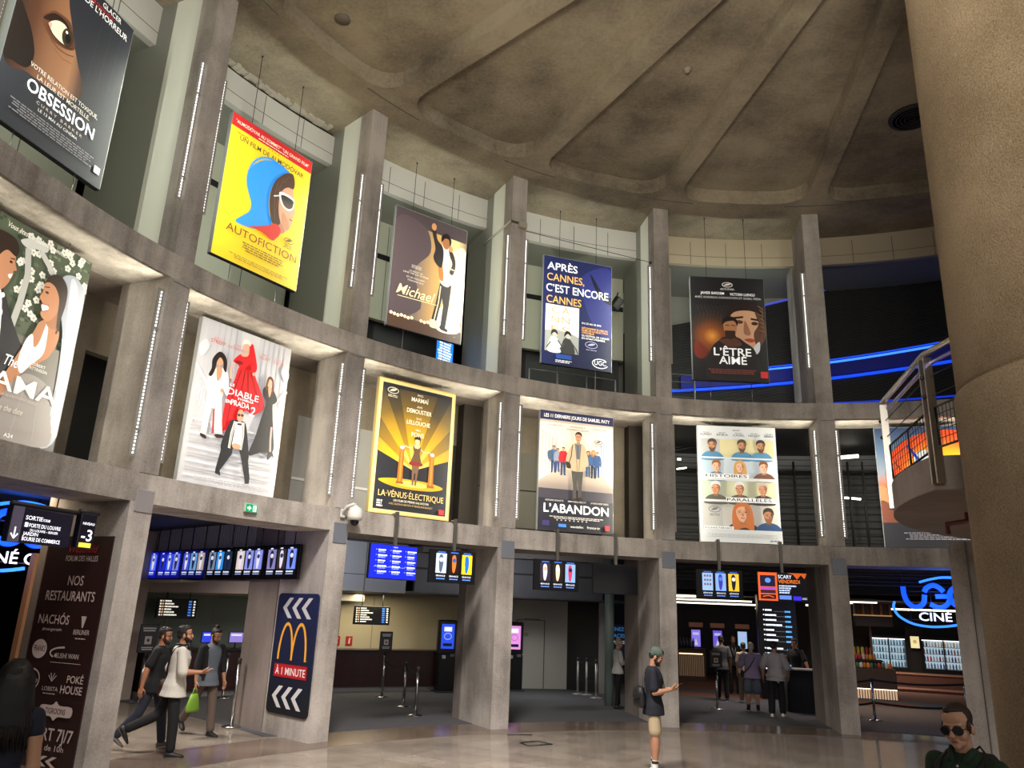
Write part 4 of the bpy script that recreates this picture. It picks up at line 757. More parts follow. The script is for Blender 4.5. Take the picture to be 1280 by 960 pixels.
# 9 corridor
def p_corridor(s):
    s.rect(0, 0, 1, 1, ink('#b8a99c', .45)); s.shape([(0, .10), (1, .10), (1, .62), (.80, .48), (.25, .48), (0, .62)], ink('#d5cabd', .5)); s.shape([(.25, .25), (.80, .25), (.80, .5), (.25, .5)], ink('#e6d9b8', .55)); s.shape([(0, .10), (.25, .25), (.25, .5), (0, .58)], ink('#cfc4ba', .5)); s.shape([(1, .10), (.80, .25), (.80, .5), (1, .62)], ink('#b9bcc0', .45))
    for i in range(5): u = .03+i*.045; s.shape([(u, .16+i*.02), (u+.02, .175+i*.02), (u+.02, .54-i*.012), (u, .55-i*.012)], ink('#b3aca6', .4))
    for i in range(5): u = .83+i*.035; s.shape([(u, .26-i*.02), (u+.016, .25-i*.02), (u+.016, .53+i*.012), (u, .52+i*.012)], ink('#8fa1ad', .4))
    s.shape([(0, .60), (.25, .49), (.80, .49), (1, .62), (1, .75), (0, .75)], ramp_mat('corridor_floor', [(0, '#4a4650'), (.5, '#8d8078'), (1, '#cfc1ae')], 'Z', -.75, .05, .42)); s.rect(0, .72, 1, 1, ink('#23242e', .25)); s.shape([(0, .66), (1, .66), (1, .74), (0, .74)], ink('#3d3a44', .3))
    s.rect(0, 0, 1, .082, ink('#22264a', .35)); s.text('LES 11 DERNIERS JOURS DE SAMUEL PATY', .5, .06, .030, ink(Wt, .6), .90, bold=.04)
    figure(s, .19, .53, .23, '#b98a6c', '#3a2a20', '#4d6c9a', '#31476e'); figure(s, .24, .52, .2, '#b98a6c', '#5a3a26', '#8d97a8', '#3a4f78'); figure(s, .315, .545, .24, '#caa080', '#4a3020', '#b83038', '#3c4c70'); s.rect(.27, .35, .36, .42, ink('#c02a34'))
    figure(s, .65, .54, .22, '#caa080', '#7a4a2a', '#5a7aa8', '#30507c', longhair=True); figure(s, .72, .55, .24, '#caa080', '#a8703a', '#3a5f94', '#222a3c', longhair=True); figure(s, .77, .54, .22, '#caa080', '#6a4428', '#2f4f80', '#2b4a78'); s.blob([(.10, .36), (.15, .35), (.16, .41), (.11, .42)], ink('#4a5a70'))
    s.shape([(.42, .50), (.58, .50), (.565, .62), (.555, .73), (.51, .73), (.515, .62), (.50, .56), (.485, .62), (.495, .74), (.45, .74), (.445, .62)], ink('#4b4846', .3)); s.blob([(.45, .735), (.50, .73), (.50, .76), (.45, .76)], ink('#33261f')); s.blob([(.52, .72), (.56, .72), (.57, .745), (.52, .745)], ink('#33261f'))
    s.blob([(.42, .29), (.46, .265), (.55, .265), (.60, .29), (.64, .38), (.65, .45), (.60, .46), (.58, .50), (.42, .50), (.40, .46), (.345, .44), (.36, .36)], ink('#b5a183', .45)); s.shape([(.46, .27), (.55, .27), (.53, .40), (.49, .40)], ink('#6b6e78')); s.line([(.50, .28), (.51, .40)], .02, ink('#4a4550')); s.line([(.43, .28), (.415, .38), (.38, .45)], .02, ink('#3a2c24')); s.line([(.47, .29), (.50, .50)], .012, ink('#7c6a52')); s.line([(.545, .29), (.52, .50)], .012, ink('#7c6a52')); s.blob([(.345, .43), (.40, .44), (.41, .48), (.36, .48)], ink('#3c3024'))
    s.shape([(.485, .235), (.53, .235), (.53, .275), (.485, .275)], ink('#b07e5e')); s.oval(.507, .215, .040, .040, ink('#c18e6c')); s.blob([(.465, .21), (.47, .18), (.51, .165), (.55, .18), (.552, .21), (.53, .19), (.48, .19)], ink('#2c211c')); s.line([(.48, .21), (.535, .21)], .010, ink('#4a352a')); s.line([(.492, .238), (.522, .238)], .012, ink('#8c5244'))
    for u, t_ in ((.2, 'UN FILM CHOC'), (.5, 'PUISSANT'), (.8, 'INDISPENSABLE')): s.text(t_, u, .135, .012, ink('#6d6258'), .2)
    s.text('BOULEVERSANT ET NÉCESSAIRE', .5, .16, .014, ink('#6d6258'), .3); laurel(s, .78, .24, .055, '#6d6258', 1)
    for u, t_ in ((.2, 'ANTOINE REINARTZ'), (.5, 'EMMANUELLE BERCOT'), (.8, 'UN FILM DE VINCENT GARENQ')): s.text(t_, u, .765, .014, ink('#d8d4d0'), .24)
    s.text('L’ABANDON', .495, .855, .072, ink('#ffffff', .7), .86, bold=.07); s.credits(.12, .88, .885, 2, ink('#d8d4d0'), .006, .012); s.rect(.05, .925, .14, .965, ink('#3a3468')); s.rect(.26, .945, .36, .97, ink('#4a86d8')); s.text('wandafilm', .5, .97, .018, ink(Wt), .17); s.text('france·tv', .72, .97, .022, ink(Wt), .17); s.rect(.875, .935, .935, .975, ink('#d8363c'))
    for i in range(8): s.oval(.24+i*.055, .915, .012, .006, ink('#b8b4b0'), 8)
poster(2, 1, 'film poster of a man in a beige jacket walking down a school corridor', p_corridor, r=12.4, zc=5.41, W=1.905, H=2.83, dt=.0101, edge='#b5b8bc')
# 10 nine portraits
def p_nine(s):
    s.rect(0, 0, 1, 1, ink('#c9ccce', .3)); hairs = ['#8a8078', '#6a625c', '#4d4640']
    for u, t_ in ((.11, 'HUPPERT'), (.32, 'EFIRA'), (.53, 'CASSEL'), (.73, 'NINEY'), (.92, 'BESSA')): s.text(t_, u, .085, .018, ink('#4a4a4c'), .15 if u < .9 else .12, bold=.03); s.credits(u-.05, u+.05, .055, 1, ink('#8a8a8c'), .006)
    s.credits(.45, .55, .03, 1, ink('#8a8a8c'), .008)
    rows = ((.115, .275), (.29, .455), (.48, .655), (.665, .90))
    for i, (v0, v1) in enumerate(rows): s.rect(.03, v0, .97, v1, ink(('#c3b98e', '#b6bfc6', '#b8b89a', '#b9b6ae')[i], .45)); s.rect(.03, v0, .28, v1, ink(('#a9a9a8', '#9fb0bb', '#a7b4a4', '#a9a8a4')[i], .42))
    def band(i): return rows[i]
    for u, h in ((.18, '#4a4038'), (.56, '#4d443c'), (.80, '#3f3832')): face(s, u, .175, .048, '#c08c6a', h, '#8d5f46', -.6 if u < .5 else .4, '#4d86ac', '#5a483c')
    s.rect(.03, .275, .97, .29, ink('#c9ccce', .3))
    for u, h in ((.22, '#8a5a38'), (.52, '#c99a5c'), (.82, '#7c4f34')): face(s, u, .36, .046, '#e0b498', h, '#b07c60', .2, '#4a7494' if u < .3 else '#b9c2c8' if u < .6 else '#6e4a3c', None, u == .52)
    s.rect(.03, .455, .97, .48, ink('#c9ccce', .3))
    for u, h in ((.20, '#cfcdca'), (.50, '#d8d6d2'), (.79, '#b8b0a8')): face(s, u, .55, .05, '#c98f6c', h, '#94644a', -.5, '#5d5a50' if u < .6 else '#3f3638')
    s.rect(.03, .645, .97, .665, ink('#c9ccce', .3))
    face(s, .52, .755, .075, '#dba88a', '#c0703c', '#a86e50', 0, '#3c3432', None, True, True); face(s, .84, .775, .055, '#b98464', '#3a2f2a', '#7c543e', .5, '#2f4f7c', '#8a5f48')
    s.rect(0, .895, 1, 1, ink('#c9ccce', .3)); s.rect(.05, .425, .62, .462, ink('#e2e3e3', .35)); s.text('HISTOIRES', .335, .455, .026, ink('#3a3c40'), .52, bold=.04); s.rect(.32, .625, .93, .665, ink('#e2e3e3', .35)); s.text('PARALLÈLES', .61, .656, .026, ink('#3a3c40'), .56, bold=.04)
    laurel(s, .17, .73, .075, '#6a6a6a', 2); s.rect(.03, .87, .40, .897, ink('#e2e3e3', .35)); s.text('ASGHAR FARHADI', .21, .892, .017, ink('#55585c'), .34, bold=.02); s.credits(.05, .95, .93, 3, ink('#b5b8ba'), .006, .012); s.credits(.84, .96, .975, 1, ink('#6a6a6c'), .009)
poster(3, 1, 'pale film poster with four rows of portraits, mostly three abreast', p_nine, r=11.95, zc=5.299, W=1.885, H=2.775, dt=-.004, edge='#d9dbdd')
# 11 sunset
def p_sun(s):
    s.rect(0, 0, 1, 1, ramp_mat('dusk', [(0, '#2a2a34'), (.3, '#4a3a40'), (.5, '#c06a3c'), (.62, '#8a94a4'), (.8, '#5a7492'), (1, '#2c3c60')], 'Z', -1.38, 1.38, .42))
    s.oval(.78, .40, .70, .37, ramp_mat('sun_disc', [(0, '#f8d24a'), (.6, '#f3a51e'), (.85, '#dd5a20'), (1, '#c8441c')], radial=(.40, 0, .2), hi=1.0, emit=.55), 40)
    s.blob([(0, .5), (.15, .56), (.30, .66), (.5, .72), (1, .72), (1, .8), (0, .8)], ink('#b9855c', .42)); s.blob([(0, .62), (.2, .70), (.45, .78), (1, .80), (1, .88), (0, .88)], ink('#7a4636', .35)); s.rect(0, .80, 1, 1, ink('#2e2e36', .25))
    s.blob([(.42, .25), (.6, .2), (.78, .28), (.8, .5), (.6, .62), (.45, .5)], ink('#d8dde2')); s.line([(.36, .16), (.6, .42), (.9, .55)], .06, ink('#2a3cc0')); s.line([(.45, .5), (.75, .25)], .04, ink('#2b2b30')); s.oval(.6, .38, .09, .07, ink('#3c3f48')); s.line([(.2, .30), (.26, .36)], .02, ink('#2b2b30'))
    s.text('MOTOR', .57, .82, .06, ink('#d3dc6a', .6), .50, bold=.05); s.credits(.2, .95, .88, 4, ink('#9a98a0'), .008, .016)
poster(4, 1, 'film poster with a huge orange sun, half hidden by the round landing', p_sun, r=12.0, zc=5.30, dt=.01, edge='#c5c8cc')
# ------------------------------------------------------------------ ground floor: setting behind the pillars
M_FASC = mat('#8f939b', .4, .2); M_FASCD = mat('#55575c', .45, .1); M_RED = noisy('dark_red_wood', '#2a1110', '#35171a', 6, .35); M_GLASSW = mat('#6f7a70', .25); M_CREAM = mat('#b3a98c', .5)
b = MB(); b.sector(-.795, -.515, 16, 16.12, 2.54, 3.72, M_FASC, 10); b.sector(-.795, -.515, 15.993, 16, 2.93, 2.945, M_DARK, 10)
for i in range(1, 4): b.sector(-.795+i*.07, -.793+i*.07, 15.994, 16, 2.54, 3.72, M_SEAM, 1)
struct(b.build('wall_fascia'))
b = MB(); b.sector(-.50, -.17, 16, 16.12, 2.58, 3.72, M_FASCD, 10); b.sector(-.50, -.17, 15.99, 16, 3.15, 3.2, M_DARK, 10); b.sector(-.50, -.17, 15.6, 16, 3.56, 3.7, mat('#6d6a66', .7), 10); struct(b.build('wall_fascia'))
b = MB(); b.sector(-.86, -.515, 16, 19.5, 2.54, 2.58, mat('#9b968c', .6), 12); b.sector(-.515, -.10, 16, 19.5, 2.56, 2.6, mat('#4a4a4d', .6), 12); b.sector(-.86, -.515, 18.95, 19.05, 2.32, 2.54, mat('#a39d8f', .6), 12); struct(b.build('ceiling_soffit'))
b = MB(); b.sector(-.66, -.35, 19.5, 19.7, 0, 2.6, M_CREAM, 10); b.sector(-.90, -.66, 19.5, 19.7, 0, 2.6, M_GLASSW, 10)
for t in (-.72, -.78, -.6, -.54, -.49): b.sector(t, t+.0012, 19.49, 19.5, 1.0, 2.5, mat('#8c8570', .4), 1)
b.sector(-.90, -.35, 19.42, 19.5, 0, .12, mat('#8f8a84', .5), 10); struct(b.build('wall_counter'))
def onside(k, off, r, z): return P(pier_t(k), r, z)+Vector((math.cos(pier_t(k)), -math.sin(pier_t(k)), 0))*off
b = MB(); b.at(P(B_, 0, 0), -B_); b.box((-.16, 16.45, 3.49), (.06, 4.9, .48), mat('#33363f', .5))
for i in range(54): b.box((-.205, 14.02+i*.091, 3.49), (.03, .035, .48), mat('#b9bbc6', .4, .2))
b.box((-.17, 16.2, 2.47), (.08, 4.4, .26), mat('#a79c92', .5)); b.box((-.17, 16.2, 2.62), (.08, 4.4, .06), mat('#3a3838', .5)); struct(b.build('wall_ribbed'))
b = MB(); b.at(P(B_, 18.75, 0), -B_); b.box((-.80, 0, 1.85), (1.1, .6, 3.7), concrete('concrete_inner', '#a8998c', '#8d8076', .7, 1.5, .15)); struct(b.build('pillar_inner', origin=onside(1, -.8, 18.75, 0)))
b = MB(); b.sector(-.335, -.178, 19.2, 19.3, 0, 2.58, mat('#b4b0a8', .5), 6); struct(b.build('wall_door'))
b = MB(); t0, t1 = -.262, -.216
for t in (t0, t1): b.sector(t-.0007, t+.0007, 19.19, 19.21, 0, 1.98, M_SEAM, 1)
b.sector(t0, t1, 19.19, 19.21, 1.965, 1.985, M_SEAM, 4); b.sector(t0+.012, t1-.008, 19.15, 19.2, 1.99, 2.02, mat('#77746e', .4, .5), 2); b.sector(-.250, -.243, 19.17, 19.2, 1.5, 1.6, mat('#8d8b86', .4), 1)
struct(b.build('door_1'))
b = MB(); b.add([P(-.178, 19.2, 0), P(-.125, 18.2, 0), P(-.125, 18.2, 2.6), P(-.178, 19.2, 2.6)], [(0, 1, 2, 3)], mat('#1f1f20', .5)); b.sector(-.140, -.118, 18.1, 18.2, 0, 2.6, mat('#9b9a97', .5), 2); struct(b.build('wall_passage'))
b = MB(); b.lathe([(.12, 0), (.12, 3.7)], mat('#7d8f8a', .4), 20, P(-.1745, 15.15)); struct(b.build('pillar_green', origin=P(-.1745, 15.15)))
b = MB(); b.sector(-.10, -.03, 22, 22.1, 0, 3, mat('#1b2740', .6), 4); b.build('wall_blue').__setitem__('kind', 'structure')
sg = thing('wall_poster', 'dark poster with pale blue capitals beside the fair-haired girl', 'poster', P(-.066, 21.9, .9), .066)
s = Sheet2(.62, 1.0); s.rect(0, 0, 1, 1, mat('#14203a', .5, emit=.25)); s.text('TENEZ', .5, .2, .12, mat('#3f7bb0', .5, emit=.6), .8); s.text('PLACES', .5, .42, .13, mat('#3f7bb0', .5, emit=.6), .9); s.text('AU PLACARD', .5, .62, .1, mat('#d9dde0', .5, emit=.5), .9)
s.at((0, 0, .5)); o = s.build('artwork', sg, fix=False); o.location = (0, 0, .5); o = s.txt.build('lettering', sg, fix=False); o.location = (0, 0, .5)
# far hall on the right: dark back wall, dropped beams, brown steps
b = MB(); b.sector(-.02, .20, 29, 29.2, 0, 3.7, mat('#17121c', .6), 10); b.sector(.20, .75, 29, 29.2, 0, 3.7, mat('#2b2522', .6), 14); struct(b.build('wall_far'))
b = MB(); b.sector(-.08, .75, 20, 20.2, 3.15, 3.7, mat('#3a3733', .6), 16)
for j in range(6): b.sector(-.08, .75, 14.6, 14.66, 3.18+j*.09, 3.21+j*.09, mat('#2b2b2e', .5), 16)
b.sector(-.08, .75, 23, 30, 3.05, 3.1, mat('#4c463f', .7), 12); struct(b.build('ceiling_far'))
def tube_light(label, t0, t1, r, z, hw=.04, e=3.0, n=8, c='#fff3d8'):
    b = MB(); b.tube([P(t0+(t1-t0)*i/n, r, z) for i in range(n+1)], hw, mat(c, .5, emit=e), 6); o = b.build('strip_light'); return tag(o, label, 'strip light')
tube_light('upper long strip light of three under the far ceiling, over the bar', .04, .142, 23.2, 2.99, .045)
tube_light('middle long strip light of three under the far ceiling, over the bar', .04, .158, 23.4, 2.88, .03)
tube_light('lowest long strip light of three under the far ceiling, over the bar', .04, .19, 23.6, 2.77, .03)
tube_light('strip light to the right of the tall black display tower, upper', .236, .262, 23, 2.97, .035); tube_light('strip light to the right of the tall black display tower, lower', .236, .262, 23, 2.82, .035)
tube_light('slanted strip light behind the tall black display tower', .15, .196, 21.5, 2.62, .03, .8)
tube_light('long strip light high above the sweets island', .295, .338, 23, 2.96, .05); tube_light('thin strip light running behind the blue oval sign', .34, .46, 24, 2.80, .035)
# ------------------------------------------------------------------ plates, camera, exit sign on the concrete
plate_l = ['pale metal cover plate on the leftmost whole pillar, just below the ledge', 'grey metal cover plate under the dome camera', 'grey metal cover plate on the pillar below the gap between gold-framed and corridor posters', 'grey metal cover plate on the pillar above the man with the phone', 'grey metal cover plate on the pillar left of the blue oval sign']
for k in range(5):
    t = pier_t(k); w_, z0, h = ((.34, 3.33, .31) if k == 0 else (.33, 3.25, .36))
    b = MB(); b.at(P(t, 11.492, z0+h/2), -t); b.box((.03, 0, 0), (w_-.03, .014, h), mat('#a7a2a4' if k == 0 else '#7d828c', .5, .3), 0, .006)
    for x in (-1, 1):
        for z in (-1, 1): b.ball((.03+x*(w_/2-.05), -.008, z*(h/2-.03)), .008, M_STEEL, 6, 4)
    tag(b.build('cover_plate', origin=P(t, 11.492, z0)), plate_l[k], 'metal plate')
dc = thing('dome_camera', 'white dome security camera on a bracket at the pillar corner', 'camera', P(-.806, 11.25, 3.72), .806)
b = MB(); b.tube([(-.12, .24, .02), (-.12, .1, .17), (-.04, .02, .22), (0, 0, .20)], .028, mat('#c9c8c2', .4), 8); b.box((-.12, .21, .06), (.1, .03, .16), mat('#c9c8c2', .4), 0, .01); b.build('bracket', dc)
b = MB(); b.lathe([(.03, .20), (.045, .18), (.10, .15), (.13, .08), (.135, .0), (.125, -.06), (.09, -.065)], mat('#d5d4ce', .4), 20); b.build('housing', dc)
b = MB(); b.lathe([(.082, -.06), (.078, -.11), (.05, -.15), (0, -.165)], mat('#0c0c0e', .1), 18); b.build('dome', dc)
ex = thing('exit_sign', 'small green lit emergency exit sign on the ledge under the staircase poster', 'sign', P(-.980, 11.44, 3.575), .980)
b = MB(); b.box((0, .03, .06), (.24, .05, .14), mat('#b9c9c0', .4), 0, .008); b.box((0, .055, .06), (.1, .02, .08), M_DARK); b.build('case', ex)
s = Sheet2(.22, .12, .004); s.rect(0, 0, 1, 1, mat('#12935a', .5, emit=.7)); s.rect(.62, .12, .92, .9, mat('#e6fff2', .5, emit=1)); s.shape([(.12, .4), (.28, .4), (.28, .2), (.48, .52), (.28, .85), (.28, .62), (.12, .62)], mat('#e6fff2', .5, emit=1)); s.oval(.74, .3, .05, .09, mat('#12935a', .5, emit=.7)); s.line([(.76, .4), (.72, .6), (.8, .85)], .014, mat('#12935a', .5, emit=.7)); s.line([(.73, .6), (.66, .8)], .012, mat('#12935a', .5, emit=.7)); o = s.build('pictogram', ex, fix=False); o.location = (0, 0, .06)
# ------------------------------------------------------------------ hanging screens
def em(h, e=1.0): return mat(h, .3, emit=e)
def screen(label, t, zc, paint, W=1.02, H=.60, r=11.38, on=True):
    e = thing('hanging_screen', label, 'screen', P(t, r, zc-H/2), -t)
    b = MB(); b.at((0, 0, H/2)); b.box((0, .03, 0), (W+.03, .06, H+.03), mat('#101013', .3), 0, .008); b.build('housing', e)
    s = Sheet2(W, H, -.002); s.rect(0, 0, 1, 1, mat('#0b0c10', .15) if on is not True else em('#05060a', .2))
    if paint: paint(s)
    o = s.build('picture', e, fix=False); o.location = (0, 0, H/2)
    if s.txt.v: o = s.txt.build('lettering', e, fix=False); o.location = (0, 0, H/2)
    b = MB(); b.box((0, .0, H+(Z2-zc-H/2)/2+.03), (.06, .05, Z2-zc-H/2+.06), mat('#77756f', .4, .7)); b.box((0, .06, Z2-zc+H/2+.03), (.06, .14, .02), mat('#a7a59f', .4, .7)); b.build('pole', e)
    return e
def three(cols):
    def p(s):
        for i, (bg, fn) in enumerate(cols):
            u0 = .12+i*.285; s.rect(u0, .10, u0+.23, .72, em(bg)); fn(s, u0, .23); s.rect(u0+.03, .04, u0+.20, .08, em('#3a6fe0', .6)); s.text('SÉANCE', u0+.115, .83, .05, em('#e9eef8'), .20); s.credits(u0+.02, u0+.21, .88, 1, em('#5f8cf0'), .035)
    return p
def blue_board(s):
    s.rect(0, 0, 1, 1, em('#0f1fd8', .95))
    for c, u in enumerate((.16, .46, .78)):
        for r_ in range(5): s.credits(u, u+.2, .14+r_*.16, 1, em('#ffffff', 1), .035, seed=c*7+r_, al='l'); s.credits(u, u+.17, .19+r_*.16, 2, em('#9fb4ff', .9), .015, .03, seed=c*9+r_, al='l'); s.rect(u-.05, .145+r_*.16, u-.03, .165+r_*.16, em('#9fb4ff', .9))
    s.credits(.05, .75, .655, 1, em('#8fa4ff', .8), .015); s.text('TARIFS', .5, .075, .035, em('#dfe6ff'), .1)
def fgr(c1, c2): return lambda s, u, w_: (s.blob([(u+.3*w_, .2), (u+.6*w_, .15), (u+.7*w_, .4), (u+.55*w_, .68), (u+.35*w_, .62)], em(c1, .9)), s.oval(u+.5*w_, .3, .18*w_, .07, em(c2, .9)))
screen('blue price screen hanging from the ledge under the gold-framed poster', -.717, 3.0, blue_board)
screen('hanging screen with three film thumbnails, the last one yellow', -.600, 3.0, three((('#b9c6d8', fgr('#4a5a70', '#e8ecf4')), ('#1a0d0a', fgr('#d8702c', '#1f5f9a')), ('#f2c91c', fgr('#1f6ac8', '#1f6ac8')))))
screen('hanging screen with three film thumbnails, under the left half of the corridor poster', -.389, 2.968, three((('#2a2430', fgr('#e9cfe8', '#d8a888')), ('#20140f', fgr('#e0c8b0', '#f0e8e0')), ('#7fa6e8', fgr('#c43a5c', '#20242c')))))
screen('hanging screen that is switched off, under the right half of the corridor poster', -.2685, 2.954, None, on=False)
screen('hanging screen with three pale thumbnails, left one under the nine-portrait poster', -.059, 2.945, three((('#8fb4e8', lambda s, u, w_: [s.oval(u+w_*(.25+.25*(i % 3)), .2+.15*(i//3), .1*w_, .045, em('#7a5a50')) for i in range(9)]), ('#7fa4ee', fgr('#3a3aa8', '#5a78d8')), ('#e8b93a', fgr('#1c1820', '#e8e0d8')))))
def scary(s):
    s.rect(.0, .0, 1, 1, em('#0a0a12', .3)); s.rect(0, 0, .39, 1, em('#e8602a')); s.rect(.04, .10, .35, .50, em('#1a1830')); s.oval(.2, .28, .06, .09, em('#5f8fe0')); s.rect(.04, .52, .35, .60, em('#a048c0')); s.rect(.04, .62, .35, .74, em('#3a1c30')); s.rect(.04, .78, .35, .94, em('#20141c')); s.line([(.08, .86), (.2, .82), (.31, .88)], .02, em('#e8602a'))
    s.shape([(.6, 0), (1, 0), (.95, .2), (.88, .06), (.8, .22), (.72, .05)], em('#c8561c')); s.text('SCARY', .41, .20, .13, em('#dfe8ff'), .28, 'l', .06); s.text('VENDREDI', .41, .37, .13, em('#f07828'), .44, 'l', .06)
    for v, w_ in ((.44, .46), (.52, .30), (.60, .26), (.68, .24)): s.credits(.42, .42+w_, v, 1, em('#c8d8ff'), .05, seed=int(v*50), al='l')
    s.rect(.42, .80, .66, .94, em('#5f86e8')); s.rect(.70, .82, .86, .96, em('#3a2ae0')); s.text('UGC', .93, .93, .07, em('#dfe8ff'), .1)
screen('hanging screen with an orange panel and the word SCARY', .063, 2.948, scary, W=1.06)
# ------------------------------------------------------------------ row of six screens along the ticket hall
row_l = ['farthest blue-lit screen', 'second farthest blue-lit screen', 'third screen from the far end, blue and white', 'dark screen with a cyan middle thumbnail', 'second nearest screen, with pale oval thumbnails', 'nearest screen']
row_c = [(('#1a3ae8', '#2a50f0', '#5f80ff'), '#0a14c8'), (('#1c30e0', '#3f60ff', '#8090f0'), '#0810b0'), (('#4a5ae0', '#6fa8e8', '#b8a8a0'), '#050a60'), (('#7f8aa8', '#2f9af0', '#20304c'), '#05060a'), (('#e8d8d0', '#8f9af0', '#8f9af0'), '#0c0a10'), (('#8f8ac0', '#3a3038', '#7f9aff'), '#100c10')]
for i in range(6):
    r = 12.2+1.166*(5-i)+.583
    e = thing('wall_screen', row_l[i]+' in the row by the ribbed wall', 'screen', onside(1, -.30, r, 2.61), -B_-math.pi/2, 'row of six screens in the ticket hall')
    b = MB(); b.box((0, .03, .31), (1.155, .06, .62), mat('#0c0c10', .25), 0, .008); b.box((0, .055, .31), (.4, .09, .3), M_DARK); b.build('housing', e)
    s = Sheet2(1.11, .58, -.002); cs, bg = row_c[i]; s.rect(0, 0, 1, 1, em(bg, .5))
    for j, c in enumerate(cs):
        u = .06+j*.31; s.rect(u, .10, u+.26, .72, em(c, .8)); fgr('#20203a' if (i+j) % 2 else '#e8e4ea', '#e8e8f0' if (i+j) % 2 else '#3a3a58')(s, u, .26)
        s.rect(u+.07, .05, u+.15, .09, em('#dfe4f4')); s.credits(u, u+.22, .77, 1, em('#eef2ff'), .045); s.credits(u, u+.22, .85, 1, em('#9fb0e8'), .03)
    o = s.build('picture', e, fix=False); o.location = (0, 0, .31); o = s.txt.build('lettering', e, fix=False); o.location = (0, 0, .31)
    for x in (-.3, .3):
        b = MB(); b.tube([(x, .05, .62), (x, .05, 3.74-2.61)], .012, M_DARK, 6); b.build('hanger', e)
# ------------------------------------------------------------------ overhead signs at the left edge
Wg = mat('#f4f6ff', .4, emit=1.1)
e = thing('direction_sign', 'hanging dark way-finding sign with a white arrow and lines of white words', 'sign', P(-1.289, 11.3, 2.745), 1.289); W_, H_ = .86, .40
b = MB(); b.box((0, .05, H_/2), (W_, .10, H_), mat('#14142a', .35), 0, .01); b.tube([(-W_/2, .05, H_+.03), (W_/2+.3, .05, H_+.03)], .03, M_DARK, 8); b.build('case', e)
s = Sheet2(W_, H_, -.002); s.rect(0, 0, .17, 1, mat('#6c6884', .5)); s.line([(.085, .58), (.085, .88)], .018, Wg); s.line([(.03, .76), (.085, .9), (.14, .76)], .018, Wg)
for t_, u, v, h, w_ in (('SORTIE', .21, .34, .12, .27), ('FORUM', .49, .34, .08, .11), ('PORTE DU LOUVRE', .28, .54, .11, .52), ('DU LOUVRE – BERGER', .31, .66, .07, .46), ('JARDIN', .21, .78, .10, .24), ('BOURSE DE COMMERCE', .21, .93, .11, .62)): s.text(t_, u, v, h, Wg, w_, 'l', .05)
s.rect(.21, .42, .26, .55, Wg); o = s.build('arrow_field', e, fix=False); o.location = (0, 0, H_/2); o = s.txt.build('lettering', e, fix=False); o.location = (0, 0, H_/2)
e = thing('level_sign', 'small hanging dark sign reading minus three over a yellow bar', 'sign', P(-1.231, 11.3, 2.755), 1.231); W_, H_ = .24, .43
b = MB(); b.box((0, .05, H_/2), (W_, .10, H_), mat('#101020', .35), 0, .01); b.tube([(-W_/2, .05, H_+.02), (W_/2+.05, .05, H_+.02)], .03, M_DARK, 8); b.build('case', e)
s = Sheet2(W_, H_, -.002); s.text('NIVEAU', .5, .33, .075, Wg, .72, bold=.05); s.text('-3', .5, .78, .33, Wg, .66, bold=.06); s.rect(.1, .84, .85, .97, mat('#f0d84a', .5, emit=.9)); o = s.build('colour_bar', e, fix=False); o.location = (0, 0, H_/2); o = s.txt.build('lettering', e, fix=False); o.location = (0, 0, H_/2)
# ------------------------------------------------------------------ panels fixed to the pillar flanks
def flank_panel(name, label, k, r0, r1, z0, z1, hexc, paint, rad=.0, th=.02, grad=None):
    Wp, Hp = r1-r0, z1-z0
    e = thing(name, label, 'sign', onside(k, -PW-th-.004, (r0+r1)/2, z0), -pier_t(k)-math.pi/2)
    b = MB(); pts = []
    for sx, sz, a0 in ((1, 1, 0), (-1, 1, 90), (-1, -1, 180), (1, -1, 270)):
        for q in range(5 if rad else 1): a = math.radians(a0+q*22.5); pts.append((sx*(Wp/2-rad)+rad*math.cos(a), sz*(Hp/2-rad)+rad*math.sin(a)+Hp/2))
    b.prism(pts, th, grad or mat(hexc, .4), 'y', 0); b.build('board', e)
    s = Sheet2(Wp, Hp, -.001); paint(s); o = s.build('marks', e, fix=False); o.location = (0, 0, Hp/2); o = s.txt.build('lettering', e, fix=False); o.location = (0, 0, Hp/2)
    return e
def chev(s, u, v, w_, h, m, dz):
    for i in range(3):
        q = u+i*dz; s.shape([(q+w_*.75, v-h/2), (q+w_*1.25, v-h/2), (q+w_*.5, v), (q+w_*1.25, v+h/2), (q+w_*.75, v+h/2), (q, v)], m)
Pk = mat('#c9b6b2', .5)
